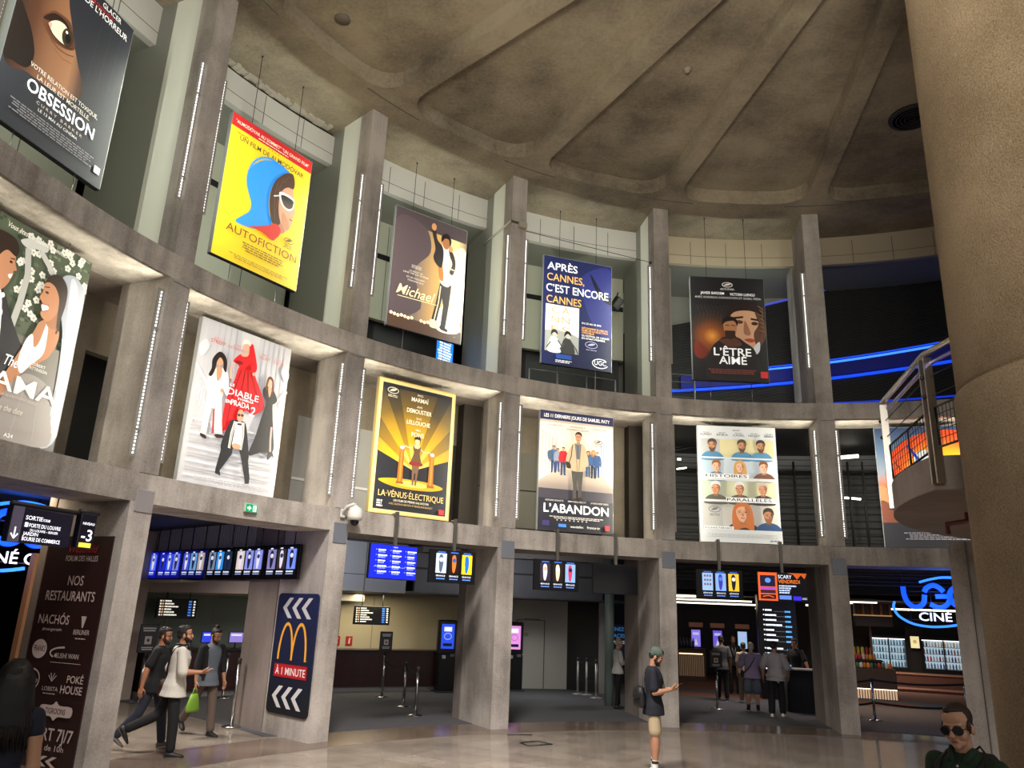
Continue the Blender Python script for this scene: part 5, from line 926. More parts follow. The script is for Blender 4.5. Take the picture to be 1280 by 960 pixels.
def p_rest(s):
    s.text('Westfield', .57, .075, .036, mat('#b3261f', .5), .45, ital=.3); s.text('FORUM DES HALLES', .57, .115, .026, Pk, .50); s.text('NOS', .545, .225, .045, Pk, .24, bold=.03); s.text('RESTAURANTS', .5, .295, .045, Pk, .76, bold=.03)
    s.text('NACHÓS', .32, .40, .042, Pk, .48, bold=.03); s.text('#mangersain', .32, .43, .014, Pk, .3); s.text('BERLINER', .78, .44, .022, Pk, .24); s.shape([(.74, .36), (.82, .36), (.79, .41), (.77, .41)], Pk); s.credits(.70, .86, .455, 1, Pk, .005)
    s.oval(.19, .512, .115, .042, Pk); s.text('FRANKS', .19, .522, .026, mat('#2b1715', .5), .18, bold=.03)
    s.ring(.58, .525, .22, .03, .02, Pk, 24, 2.4, 4.7); s.text('SUSHI WAN', .64, .545, .022, Pk, .34); s.oval(.46, .535, .02, .008, Pk); s.line([(.4, .565), (.86, .565)], .006, Pk)
    s.ring(.16, .645, .13, .048, .014, Pk); s.text('Lomito', .16, .655, .022, Pk, .2); s.credits(.08, .24, .665, 1, Pk, .006)
    for x in (-1, 1): s.line([(.48, .645), (.48+x*.06, .62)], .012, Pk); s.line([(.48, .638), (.48+x*.03, .61)], .012, Pk)
    s.text('LOBSTA', .48, .685, .018, Pk, .24); s.credits(.38, .58, .695, 1, Pk, .004); s.text('POKÉ', .83, .645, .032, Pk, .24, bold=.05); s.text('HOUSE', .80, .69, .034, Pk, .32, bold=.05)
    s.text('KFC', .16, .765, .026, Pk, .24, bold=.05, ital=.25); s.blob([(.40, .745), (.56, .742), (.62, .725), (.68, .742), (.86, .745), (.86, .785), (.68, .788), (.62, .805), (.56, .788), (.40, .785)], Pk, 3); s.text('TIGROONS', .625, .777, .024, mat('#2b1715', .5), .30, bold=.04)
    s.text('OUVERT 7J/7', .52, .885, .052, Pk, .86, bold=.05); s.text('à partir de 10h', .54, .925, .024, Pk, .62); chev(s, .34, .968, .13, .042, Pk, .14)
flank_panel('restaurant_panel', 'tall brown panel listing restaurants in pale lettering on the left pillar', 0, 11.66, 12.92, .06, 2.98, '#2f1c1a', p_rest)
Lg = mat('#cfcfd2', .4)
def p_fast(s):
    chev(s, .14, .125, .20, .175, Lg, .235); chev(s, .12, .862, .20, .175, Lg, .235)
    G = mat('#e8a63a', .4, emit=.08)
    for c in (.325, .655): s.line([(c+.165*math.cos(a)*(1.0), .56-.30*math.sin(a)) for a in [math.pi*(.0+i/18) for i in range(19)]], .055, G)
    for c in (.20, .50, .78): pass
    s.text('®', .86, .56, .012, G); s.rect(.10, .595, .90, .705, mat('#9c1d24', .4)); s.rect(.115, .604, .885, .696, mat('#b3242c', .4)); s.text('À 1 MINUTE', .5, .682, .062, mat('#f2efec', .4), .72, bold=.03)
flank_panel('fast_food_panel', 'dark panel with golden arches and pale chevrons on the pillar', 1, 11.56, 12.86, .36, 2.37, '#1c2230', p_fast, .09, grad=ramp_mat('night_board', [(0, '#14181c'), (1, '#262c52')], 'Z', 0, 2.0, 0, .35))
# ------------------------------------------------------------------ hanging listing boards
def listing(label, t, r, z, W_, H_, n, hang):
    e = thing('listing_board', label, 'screen', P(t, r, z), -t)
    b = MB(); b.box((0, .03, H_/2), (W_+.04, .06, H_+.04), mat('#0d0d0f', .4), 0, .008); b.build('housing', e)
    s = Sheet2(W_, H_, -.002)
    for i in range(n): v = .06+i*.9/n; s.rect(.03, v, .07, v+.5/n, em('#f0e8d0', 1)); s.rect(.09, v, .13, v+.5/n, em('#e0b890', .8)); s.credits(.16, .35+.2*((i*7) % 3)/2, v, 1, em('#f2eede', 1.1), .45/n, seed=i+5, al='l'); s.rect(.78, v, .86, v+.5/n, em('#4a86e8', .8)); s.rect(.91, v, .96, v+.5/n, em('#f0ece0', 1))
    o = s.build('rows', e, fix=False); o.location = (0, 0, H_/2); o = s.txt.build('lettering', e, fix=False); o.location = (0, 0, H_/2)
    if hang:
        for x in (-W_*.3, W_*.3): b = MB(); b.tube([(x, .03, H_), (x, .03, hang-z)], .012, M_DARK, 6); b.build('hanger', e)
listing('black listing board of lit rows against the cream wall of the ticket hall', -.5195, 18.0, 1.74, .98, .44, 7, 2.54)
listing('black listing board of lit rows above the man in the white shirt', -.785, 18.7, 1.76, .92, .42, 6, 2.54)
# ------------------------------------------------------------------ ticket counter and what stands on it
ct = thing('ticket_counter', 'long dark red ticket counter along the back of the hall', 'counter', P(-.6, 18.5, 0), 0)
O_ = ct.location
b = MB(); b.sector(-.822, -.385, 18.3, 18.9, .14, 1.03, M_RED, 18); b.build('front', ct, O_, loc=(0, 0, 0))
b = MB(); b.sector(-.822, -.385, 18.24, 18.95, 1.03, 1.07, mat('#241414', .3), 18); b.build('counter_top', ct, O_, loc=(0, 0, 0))
b = MB(); b.sector(-.822, -.385, 18.36, 18.9, 0, .14, mat('#8c8884', .4), 18); b.build('plinth', ct, O_, loc=(0, 0, 0))
def monitor(label, t, r, hexc, face=0):
    e = thing('till_monitor', label, 'monitor', P(t, r, 1.07), -t)
    b = MB(); b.lathe([(.1, 0), (.1, .012), (.02, .02), (.02, .14)], M_DARK, 12); b.build('stand', e)
    b = MB(); b.box((0, 0, .26), (.36, .03, .26), M_DARK, 0, .006); b.build('housing', e)
    s = Sheet2(.33, .23, -.018); s.rect(0, 0, 1, 1, em(hexc, .9)); s.rect(.1, .15, .9, .35, em('#e8e8ff', .7)); o = s.build('picture', e, fix=False); o.location = (0, 0, .26)
monitor('small blue-lit monitor on the ticket counter beside the white shirt man', -.742, 18.55, '#2a40d8'); monitor('small violet-lit monitor on the ticket counter beside the man with a topknot', -.705, 18.55, '#8a78c8')
e = thing('till_printer', 'low pale till box on the ticket counter right of the topknot man', 'till', P(-.662, 18.55, 1.07), .66); b = MB(); b.box((0, 0, .09), (.34, .26, .18), mat('#4d4a46', .5), 0, .02); b.build('body', e); b = MB(); b.box((0, -.05, .19), (.3, .16, .03), mat('#8f8b84', .5), 0, .01); b.build('lid', e)
for t, lb in ((-.5415, 'left'), (-.523, 'right')):
    e = thing('fire_sign', lb+' of two small red fire signs on the cream wall', 'sign', P(t, 19.46, 1.12), -t); b = MB(); b.box((0, .02, .12), (.19, .02, .24), mat('#a3231f', .4), 0, .004); b.build('plate', e); s = Sheet2(.17, .22, .008); s.shape([(.4, .3), (.6, .3), (.62, .85), (.38, .85)], mat('#e8d8cc', .5)); s.line([(.45, .3), (.5, .15), (.75, .25)], .015, mat('#e8d8cc', .5)); o = s.build('pictogram', e, fix=False); o.location = (0, 0, .12)
p_ = on_z(537, 747, 2.54); b = MB(); b.lathe([(.11, 0), (.11, -.02), (.09, -.025)], mat('#d9d5c8', .4), 20); b.lathe([(.085, -.022), (0, -.024)], mat('#fff0d0', .5, emit=3), 20); o = b.build('downlight', loc=p_); tag(o, 'round lit downlight in the ceiling above the ticket kiosk', 'downlight')
l = bpy.data.lights.new('hall_fill', 'AREA'); l.size = 1.2; l.energy = 60; l.color = (1, .86, .62); lo = bpy.data.objects.new('hall_fill', l); C.objects.link(lo); lo.location = P(-.515, 18.2, 2.50)  # area fill without a fixture, added to brighten the ticket hall
for t, r, z, pw, c in ((-.70, 16.5, 2.5, 18, (1, .9, .75)), (-1.0, 14.2, 3.6, 110, (1, .88, .76)), (-.26, 17.0, 2.5, 26, (.95, .95, .9)), (.08, 17.0, 3.6, 60, (1, .86, .76)), (.30, 17.5, 3.6, 60, (1, .84, .74)), (.36, 25.5, 2.9, 70, (1, .86, .76))):
    l = bpy.data.lights.new('hall_fill', 'AREA'); l.size = 1.0; l.energy = pw; l.color = c; l.spread = 2.4; lo = bpy.data.objects.new('hall_fill', l); C.objects.link(lo); lo.location = P(t, r, z)  # area fills without fixtures, added to brighten the ground floor
for t, pw in ((-.655, 34), (-.33, 16)):
    l = bpy.data.lights.new('hall_fill', 'AREA'); l.size = .5; l.energy = pw; l.color = (.95, .95, 1); l.spread = 2.0; lo = bpy.data.objects.new('hall_fill', l); C.objects.link(lo); lo.location = P(t, 13.0, 3.55); lo.rotation_euler = (P(t, 16, 3.0)-P(t, 13.0, 3.55)).to_track_quat('-Z', 'Y').to_euler()  # unseen fills added to brighten the fascia panels
l = bpy.data.lights.new('hall_fill', 'AREA'); l.size = .6; l.energy = 36; l.color = (1, .78, .55); lo = bpy.data.objects.new('hall_fill', l); C.objects.link(lo); lo.location = P(-1.17, 13.4, 3.6)  # unseen warm fill added to brighten the wooden door posts
def kiosk(label, p, t, c1, c2):
    e = thing('ticket_kiosk', label, 'kiosk', p, -t)
    b = MB(); b.box((0, .15, .5), (.50, .32, 1.0), mat('#0d0d0f', .35), 0, .02); b.box((0, .17, 1.45), (.56, .16, .92), mat('#0d0d0f', .3), 0, .03); b.box((0, .12, .02), (.6, .5, .04), M_DARK, 0, .01); b.build('body', e)
    s = Sheet2(.38, .66, .085); s.rect(0, 0, 1, 1, em(c1, .9)); s.rect(.2, .12, .8, .3, em('#e8ecff', .9)); s.ring(.5, .5, .3, .14, .05, em(c2, .9)); s.rect(.15, .78, .85, .9, em('#10142c', .4)); s.text('UGC', .5, .22, .07, em('#ffffff'), .4); o = s.build('screen', e, fix=False); o.location = (0, 0, 1.47); o = s.txt.build('lettering', e, fix=False); o.location = (0, 0, 1.47)
    b = MB(); b.box((-.12, -.02, .93), (.1, .05, .1), mat('#c8c8d0', .3, .6), 0, .01); b.box((.12, -.02, .97), (.12, .05, .08), mat('#5a5a60', .4), 0, .01); b.build('card_reader', e)
kiosk('black ticket kiosk with a blue screen beside the dark red counter', on_z(557, 866, 0), -.40, '#2a50e0', '#9fb4ff'); kiosk('black ticket kiosk with a pink screen beside the pale door', on_z(642, 864, 0), -.29, '#d88ad0', '#8a50b0')
# ------------------------------------------------------------------ queue posts
M_CHR = mat('#b8b8b6', .25, 1.0); M_BELT = mat('#0c0c0d', .7)
def post(label, p, h=.98, belts=(), sign=None, yaw=0, group=None, m=M_CHR):
    e = thing('queue_post', label, 'queue post', p, yaw, group)
    b = MB(); b.lathe([(.17, 0), (.17, .012), (.10, .03), (.035, .04)], m, 24); b.build('base', e)
    b = MB(); b.lathe([(.032, .03), (.032, h-.10)], m, 14); b.build('tube', e)
    b = MB(); b.lathe([(.036, h-.10), (.036, h-.01), (.03, h)], mat('#3a3a3c', .4) if not sign else M_DARK, 14); b.build('belt_head', e)
    R_ = Matrix.Rotation(-yaw, 3, 'Z')
    for q, z in belts:
        d = R_ @ (Vector(q)-Vector(p)); b = MB(); n = 8; n_ = Vector((-d.y, d.x, 0)).normalized()*.002
        pts = [(d.x*i/n, d.y*i/n, z-.06*math.sin(math.pi*i/n)) for i in range(n+1)]
        vs = []
        for x, y, zz in pts: vs += [(x, y, zz-.025), (x, y, zz+.025), (x+n_.x, y+n_.y, zz+.025), (x+n_.x, y+n_.y, zz-.025)]
        fs = [(4*i+a, 4*i+4+a, 4*i+4+(a+1) % 4, 4*i+(a+1) % 4) for i in range(n) for a in range(4)]
        b.add(vs, fs, M_BELT); b.build('belt', e)
    if sign:
        sw, sh, bg = sign; b = MB(); b.box((0, 0, h+sh/2), (sw, .03, sh), M_DARK, 0, .006); b.build('sign_frame', e)
        s = Sheet2(sw-.03, sh-.03, -.017); s.rect(0, 0, 1, 1, mat(bg, .4)); s.credits(.1, .9, .10, 2, mat('#c9c4bc', .5), .05, .09); s.rect(.3, .42, .7, .72, mat('#b5a9a0', .5)); s.oval(.5, .57, .08, .06, mat(bg, .4)); s.credits(.15, .85, .82, 2, mat('#c9c4bc', .5), .04, .07); o = s.build('sign_sheet', e, fix=False); o.location = (0, 0, h+sh/2); o = s.txt.build('sign_lettering', e, fix=False); o.location = (0, 0, h+sh/2)
def fl(x, y): p = on_z(x, y, 0); p.z = .008; return p
qa, qb, qc = fl(477, 872), fl(504, 884), fl(519, 895)
post('queue post carrying a dark sheet sign, before the dark red counter', qa, 1.12, (), (.34, .46, '#2b2a2e'), .5); post('middle queue post in front of the dark red counter', qb, .98, ((qa, .86),)); post('nearest queue post of the three before the dark red counter', qc, .98, ((qb, .88),))
qd, qe = fl(278, 873), fl(289, 909); post('queue post standing beside the ticket counter behind the topknot man', qd, 1.0); post('slim queue post close to the pillar flank with the golden arches', qe, 1.18, ())
post('queue post with a dark sheet sign at the inner pillar, behind the man in black', fl(172, 878), 1.02, (), (.42, .60, '#23232c'), .85)
g = [fl(722, 868), fl(733, 869), fl(745, 873)]
post('farthest of three pale belt posts by the black wall', g[0], 1.0, (), None, 0, None, mat('#a8a6a2', .4, .5)); post('middle one of three pale belt posts by the black wall', g[1], 1.0, ((g[0], .92), (g[0], .45)), None, 0, None, mat('#a8a6a2', .4, .5)); post('nearest of three pale belt posts by the black wall', g[2], 1.0, ((g[1], .92), (g[1], .45)), None, 0, None, mat('#a8a6a2', .4, .5))
post('queue post with a dark notice board, left of the shopping group', fl(897, 887), 1.0, (), (.32, .42, '#1f1f22'), 0)
h0 = fl(1094, 901); post('queue post with two black belts in front of the sweets island', h0, .98, ((P(.40, 14.8), .92), (P(.40, 14.8), .40), (P(.20, 14.3), .92), (P(.20, 14.3), .40)))
post('right queue post taking the belts beside the round column', P(.400, 14.8, .01), .98)
# ------------------------------------------------------------------ right part of the hall: tower, table, bar, shop
tw = thing('display_tower', 'tall black display tower with blue-white rows of showtimes', 'display', P(.158, 18.4, 0), -.158)
b = MB(); b.box((0, .2, 1.5), (1.12, .4, 3.0), mat('#0b0b0d', .35), 0, .01); b.build('cabinet', tw)
s = Sheet2(.86, 1.85, -.003); s.rect(0, 0, 1, 1, em('#04060a', .1))
for i in range(12):
    v = .03+i*.078+(.05 if i > 6 else 0)
    if v > .96: break
    s.rect(.02, v, .06, v+.02, em('#e8f0ff')); s.credits(.09, .38+.3*((i*5) % 4)/3, v, 1, em('#eaf4ff', 1.2), .026, seed=i, al='l'); s.credits(.76, .98, v+.02, 1, em('#58a8f0', 1.2), .026, seed=i+40, al='l'); s.rect(.4, v+.030, .74, v+.038, em('#6a6a70', .5))
o = s.build('screen', tw, fix=False); o.location = (.0, 0, 1.70); o = s.txt.build('rows', tw, fix=False); o.location = (0, 0, 1.70)
tb = thing('draped_table', 'high black covered table at the right of the shopping group', 'table', P(.166, 15.6, 0), -.166)
b = MB(); n = 40; vs = []
for z, k_, a_ in ((.02, 1.03, .02), (.5, 1.0, .012), (1.02, .985, .0)):
    for i in range(n):
        q = i/n*4; sd = int(q); u = q-sd; x, y = ((-.52+1.04*u, -.35), (.52, -.35+.7*u), (.52-1.04*u, .35), (-.52, .35-.7*u))[sd]; w_ = 1+a_*math.sin(i*2.4); vs.append((x*k_*w_, y*k_*w_, z))
b.add(vs, [(r_*n+i, r_*n+(i+1) % n, (r_+1)*n+(i+1) % n, (r_+1)*n+i) for r_ in range(2) for i in range(n)]+[tuple(range(2*n, 3*n))], mat('#0b0b0e', .8), True); b.build('cloth', tb)
b = MB(); b.box((.12, 0, 1.035), (.78, .66, .03), mat('#b8b4ac', .3), 0, .005); b.build('table_top', tb)
ds = thing('leaflet_rack', 'tall rack of blue-lit leaflets right of the draped table', 'rack', P(.228, 18.6, 0), -.228)
b = MB(); b.box((0, .1, .95), (.36, .2, 1.9), mat('#101014', .4), 0, .01); b.build('stand', ds)
for i in range(3):
    s = Sheet2(.3, .3, -.004); s.rect(0, 0, 1, 1, em('#2f6fae', .7)); s.rect(.15, .2, .6, .7, em('#bfe0ff', .8)); s.rect(.1, .78, .9, .88, em('#e8f4ff', .8)); o = s.build('leaflet', ds, fix=False); o.location = (0, 0, 1.62-i*.34)
b = MB(); b.ball((0, -.06, .88), (.14, .1, .12), mat('#8c4a30', .6), 10, 7); b.build('bag_holder', ds)
for (x, y, c, lb) in ((870, 799, '#8a7ae8', 'left one of three lit order screens with brown hoods behind the bar'), (897, 799, '#6a5ad8', 'middle one of three lit order screens with brown hoods behind the bar'), (928, 798, '#9fc4e8', 'right one of three lit order screens with brown hoods behind the bar')):
    p = on_r(x, y, 25.5); t, r, = polar(p); e = thing('order_screen', lb, 'screen', P(t, r, 0), -t)
    b = MB(); b.box((0, .06, .9), (.12, .08, 1.8), M_DARK); b.box((0, .03, 1.48), (.40, .06, .74), M_DARK, 0, .01); b.build('stand', e)
    b = MB(); b.box((0, -.02, 1.98), (.52, .2, .17), mat('#8a5a44', .5, emit=.15), 0, .01); b.build('hood', e)
    s = Sheet2(.34, .62, -.004); s.rect(0, 0, 1, 1, em(c, .9)); s.rect(.15, .15, .85, .3, em('#c8c0ff', .8)); s.shape([(.3, .9), (.5, .5), (.7, .9)], em('#e0d8e8', .7)); o = s.build('picture', e, fix=False); o.location = (0, 0, 1.48)
br_ = thing('bar_counter', 'bar counter with a glowing ribbed front at the far left of the dark hall', 'counter', P(.068, 24, 0), -.068)
b = MB(); b.box((0, .2, .56), (1.0, .5, 1.1), mat('#5c4636', .5)); b.build('body', br_)
b = MB(); b.box((-.05, -.055, .96), (.86, .02, .035), mat('#ffd9a8', .5, emit=2.2))
for i in range(14): b.box((-.46+i*.066, -.06, .55), (.03, .03, .72), mat('#c9a684', .5, emit=.12))
b.build('lit_front', br_); b = MB(); b.box((0, .2, 1.13), (1.1, .6, .04), M_DARK, 0, .01); b.build('counter_top', br_)
for i in range(5):
    b = MB(); b.lathe([(.05, 0), (.05, .22), (.02, .3), (.02, .36)], mat('#4a4a4c', .3), 8); o = b.build('bottle', loc=br_.location+Matrix.Rotation(-.068, 3, 'Z') @ Vector((-.4+i*.12, .15, 1.15))); tag(o, 'dark bottle standing on the bar counter with the glowing front', 'bottle', 'bottles on the bar counter')
# shop on the right
isl = thing('sweets_island', 'brown sweets island with a glowing base and shelves of bright packets', 'display', P(.312, 20.4, 0), -.312)
b = MB(); b.box((0, .35, .62), (1.25, .7, .62), mat('#453428', .5), 0, .01); b.box((-.15, .35, 1.14), (.9, .5, .06), M_DARK, 0, .01); b.box((-.15, .5, 1.0), (.9, .1, .3), M_DARK); b.build('body', isl)
b = MB()
for i in range(16): b.box((-.58+i*.077, .02, .17), (.045, .03, .28), mat('#e8c4a0', .5, emit=.5))
b.box((0, .01, .315), (1.22, .03, .02), mat('#ffe8c8', .5, emit=2.5)); b.box((0, .35, .02), (1.2, .6, .04), M_DARK); b.build('lit_base', isl)
rp = random.Random(9)
pk = ['#c83a3a', '#d8c23a', '#e08a2a', '#3a7a3a', '#c8c8c0', '#b84a78', '#5a8a4a']
def packet(x, y, z, c, i, w_=.085, h=.13):
    b = MB(); b.at((x, y, z), 0); b.lathe([(w_*.42, 0), (w_*.5, .02), (w_*.48, h-.03), (w_*.2, h)], mat(c, .4), 10, sy=.6)
    return b
packs = []
for row, (y, z, n_, x0, dx) in enumerate(((.12, .93, 11, -.56, .105), (.28, 1.17, 7, -.56, .105), (.40, 1.17, 5, -.50, .13))):
    for i in range(n_):
        h = .13 if row < 2 else .30; c = (['#c83a3a', '#4a7a4a', '#e8e4d0', '#e07a2a', '#e0a03a', '#5a6a70', '#3c5a3c'] if row == 0 else ['#d83a44', '#d8424c', '#c83a50', '#e8e0d0', '#d87a3a', '#d8a040', '#c88a3a'] if row == 1 else ['#d8c03a', '#c8a82a', '#e0d060', '#a83030', '#d8b83a'])[i % (7 if row < 2 else 5)]
        pl = Matrix.Rotation(-.312, 4, 'Z') @ Vector((x0+i*dx, y, 0)); o = packet(0, 0, 0, c, i, .125 if row < 2 else .14, h*1.25).build('sweets_packet', loc=isl.location+pl+Vector((0, 0, z)), rz=rp.random())
        tag(o, ('bright packet in the lower row of sweets on the brown island', 'bright packet in the upper row of sweets on the brown island', 'tall yellow packet at the back of the brown sweets island')[row], 'packet', ('lower row of sweets packets', 'upper row of sweets packets', 'tall sweets packets')[row])
def cooler(label, t, W_, z0, z1, cols, seed, r=28.2):
    e = thing('drinks_cooler', label, 'fridge', P(t, r, 0), -t); H_ = z1-z0
    b = MB(); b.box((0, .35, z0/2), (W_+.1, .6, z0), mat('#17130f', .5)); b.box((0, .62, z0+H_/2), (W_+.1, .05, H_+.1), mat('#1b1815', .5))
    for x in (-1, 1): b.box((x*(W_/2+.03), .33, z0+H_/2), (.06, .6, H_+.1), mat('#14110f', .5))
    b.box((0, .33, z1+.06), (W_+.1, .6, .1), mat('#14110f', .5)); b.build('cabinet', e)
    b = MB(); b.box((0, .585, z0+H_/2), (W_, .01, H_), mat('#cfe6f2', .5, emit=.55)); b.box((0, .05, z1-.01), (W_, .04, .03), mat('#ffffff', .5, emit=2)); b.build('lit_back', e)
    b = MB()
    for i in range(4): b.box((0, .33, z0+H_*i/4+.012), (W_, .46, .02), mat('#c0c8cc', .3, .3))
    b.build('shelf', e)
    b = MB(); b.box((0, .02, z0+H_/2), (.05, .04, H_), M_DARK); b.build('door_frame', e)
    rr = random.Random(seed); M_ = Matrix.Rotation(-t, 4, 'Z')
    for i in range(4):
        n_ = int(W_/.105)
        for j in range(n_):
            x = -W_/2+.06+j*(W_-.12)/(n_-1); c = rr.choice(cols[i % len(cols)]); h = min(.21, H_/4-.05)
            b = MB(); b.lathe([(.030, 0), (.034, .01), (.034, h*.65), (.014, h*.85), (.014, h)], mat(c, .35, emit=.12), 8)
            o = b.build('bottle', loc=e.location+M_ @ Vector((x, .18+.03*rr.random(), 0))+Vector((0, 0, z0+H_*i/4+.022)))
            tag(o, 'bottle on shelf %s of the %s' % (('one', 'two', 'three', 'four')[3-i], label.split(',')[0]), 'bottle', 'bottles on shelf %d, %s' % (4-i, label.split(',')[0]))
cooler('left lit drinks cooler of water bottles, behind the sweets island', .367, 1.20, .66, 1.74, [['#7fb0c8', '#a8d0dc', '#4a7a98'], ['#6aa0b8', '#8cc0d0', '#3a6a8a']], 3)
cooler('right lit drinks cooler of soft drinks, beside the round column', .436, 1.50, .66, 1.74, [['#4a68a8', '#c8c8d0', '#5a78a0'], ['#c83a58', '#d0d0d8', '#8a3a3a', '#5a6aa0'], ['#3a4a80', '#8fa0b8', '#c86a4a'], ['#c8a060', '#b8483a', '#d8d8d8', '#4a5a48']], 5)
mp_ = thing('menu_frame', 'small glowing cream menu sheet between the two drinks coolers', 'sign', P(.4005, 28.1, 1.42), -.4005); b = MB(); b.box((0, .03, .22), (.36, .04, .5), M_DARK, 0, .01); b.build('frame', mp_); s = Sheet2(.31, .44, .006); s.rect(0, 0, 1, 1, em('#f0e0a8', .9)); s.oval(.5, .45, .22, .16, em('#c8b070', .8)); s.credits(.15, .85, .68, 3, em('#a89050', .8), .03, .07); s.credits(.15, .85, .12, 2, em('#a89050', .8), .03, .07); o = s.build('sheet', mp_, fix=False); o.location = (0, 0, .22)
b = MB(); b.at(P(.4005, 28.2, 0), -.4005)
b.box((0, .2, 1.1), (.62, .2, 2.2), mat('#2e2722', .5)); b.box((-.2, .09, 1.0), (.02, .02, 1.6), mat('#1d1815', .5)); b.box((.2, .09, 1.0), (.02, .02, 1.6), mat('#1d1815', .5)); struct(b.build('wall_pier'))
b = MB(); b.sector(.335, .60, 27.2, 27.9, 0, .52, mat('#6d4636', .5), 10); b.sector(.335, .60, 27.16, 27.2, .47, .53, mat('#c08a68', .5), 10); tag(b.build('bench', origin=P(.42, 27.5, 0)), 'long low brown bench along the foot of the coolers', 'bench')
b = MB(); b.sector(.335, .60, 24.6, 25.6, 0, .10, mat('#7a4c38', .5), 10); struct(b.build('floor_step'))
cb = thing('high_cabinet', 'brown open wall cabinet hung high above the sweets island', 'cabinet', P(.318, 20.4, 2.18), -.318); b = MB(); b.box((0, .2, .16), (1.1, .4, .32), mat('#4a382c', .5), 0, .01); b.build('body', cb); b = MB(); b.box((0, .2, .34), (1.1, .42, .03), mat('#d8a468', .5, emit=.5)); b.build('lit_shelf', cb)
b = MB(); b.box((0, .38, .52), (1.06, .03, .34), mat('#3a2c22', .5))
for i in range(5): b.box((-.53+i*.265, .2, .52), (.025, .38, .34), mat('#b88858', .5))
b.box((0, .2, .70), (1.08, .4, .02), mat('#3a2c22', .5)); b.build('pigeonholes', cb); b = MB(); b.box((-.1, .3, -.5), (.07, .07, 1.0), mat('#6d4a34', .5)); b.build('pole', cb)
# ------------------------------------------------------------------ blue oval cinema signs
Nb = mat('#0a4cff', .4, emit=1.5); Nl = mat('#2f7dff', .4, emit=1.8)
def cine_sign(label, t, r, zc, zt):
    e = thing('cinema_sign', label, 'sign', P(t, r, zc), -t); k = .0162
    def st(pts, w_, n=6): return [(x*k, 0, y*k) for x, y in catmull(pts, n, False)]
    def band(pts, w_, m, dep=.06):
        q = st(pts, w_); b = MB(); vs = []
        for i, a in enumerate(q):
            d = Vector(q[min(i+1, len(q)-1)])-Vector(q[max(i-1, 0)]); d.normalize(); nx, nz = -d.z*w_/2, d.x*w_/2
            vs += [(a[0]+nx, -dep/2, a[2]+nz), (a[0]-nx, -dep/2, a[2]-nz), (a[0]-nx, dep/2, a[2]-nz), (a[0]+nx, dep/2, a[2]+nz)]
        n = len(q); b.add(vs, [(4*i+j, 4*i+4+j, 4*i+4+(j+1) % 4, 4*i+(j+1) % 4) for i in range(n-1) for j in range(4)]+[(0, 1, 2, 3), (4*n-1, 4*n-2, 4*n-3, 4*n-4)], m); return b
    band([(-43, 20), (-42.5, 8), (-39, -2), (-32, -8), (-24, -7.5), (-18, -2), (-16, 9)], .105, Nb).build('letter', e)
    g = band([(-16, 13), (-12, 19), (-4, 22.5), (3, 20), (9, 14)], .105, Nb); g2 = band([(-2, 7), (15.5, 7), (15, 1), (9, -6), (0, -8), (-10, -4)], .10, Nb); g.add(g2.v, g2.f, Nb); g.build('letter', e)
    band([(42, 15), (36, 20), (28, 21.5), (20, 17), (16.5, 10), (18, 1), (25, -6), (34, -7), (42, -2)], .105, Nb).build('letter', e)
    a = band([(-56, -1.5), (-58, -9), (-55, -18), (-48, -25), (-34, -32), (-14, -35), (6, -34), (24, -31)], .05, Nl); a2 = band([(-21, 26.5), (-6, 31), (12, 34), (33, 32), (50, 24), (57, 12), (56, 2)], .05, Nl); a.add(a2.v, a2.f, Nl); a.build('oval', e)
    s = Sheet2(1.0, 1.0, 0); s.text('CINÉ', -26*k+.5, .5+27*k, .19, mat('#f4f6ff', .4, emit=1.6), 42*k, 'l', .05); s.text('CITÉ', 22*k+.5, .5+27*k, .19, mat('#f4f6ff', .4, emit=1.6), 40*k, 'l', .05); s.txt.build('lettering', e, fix=False)
    b = MB()
    for x in (-43, 28): b.tube([(x*k, .05, .3), (x*k, .05, zt-zc)], .01, M_DARK, 6)
    for x, z in ((-36, -30), (-8, -27)): b.tube([(x*k, .05, z*k), (x*k, .05, .3)], .008, M_DARK, 5)
    b.box((-.05, .06, -.42), (1.3, .02, .02), M_DARK); b.box((-.05, .06, .22), (1.3, .02, .02), M_DARK); b.build('hanging_frame', e)
    l = bpy.data.lights.new('sign_glow', 'POINT'); l.energy = 28; l.color = (.08, .22, 1); l.shadow_soft_size = .3; lo = bpy.data.objects.new('sign_glow', l); C.objects.link(lo); lo.parent = e; lo.location = (0, -.3, .1)
p_ = on_r(1172, 752, 13.3); t_, _ = polar(p_); cine_sign('blue oval cinema sign with white capitals beside the round column', t_, 13.3, p_.z, 3.72)
p_ = on_r(4, 690, 15.0); t_, _ = polar(p_); cine_sign('blue oval cinema sign at the left edge behind the way-finding sign', t_, 15.0, p_.z+.27, 3.72)
b = MB(); b.sector(-1.45, -1.12, 16.2, 16.3, 0, 3.7, mat('#23222b', .5), 8); b.sector(-1.3, -1.14, 15.9, 16.2, 2.25, 2.3, mat('#8a7a72', .5), 6); struct(b.build('wall_left'))
b = MB()
for x0, x1, m in ((33, 39, mat('#8a6446', .45)), (43, 52, mat('#b98a5c', .4))):
    p = on_r((x0+x1)/2, 740, 14.3); t, _ = polar(p); b.at(P(t, 14.3, 0), -t); b.box((0, 0, 1.4), ((x1-x0)*.016, .12, 2.8), m)
struct(b.build('trim_1', origin=P(-1.09, 14.3, 0)), 'pair of wooden door posts left of the brown panel')
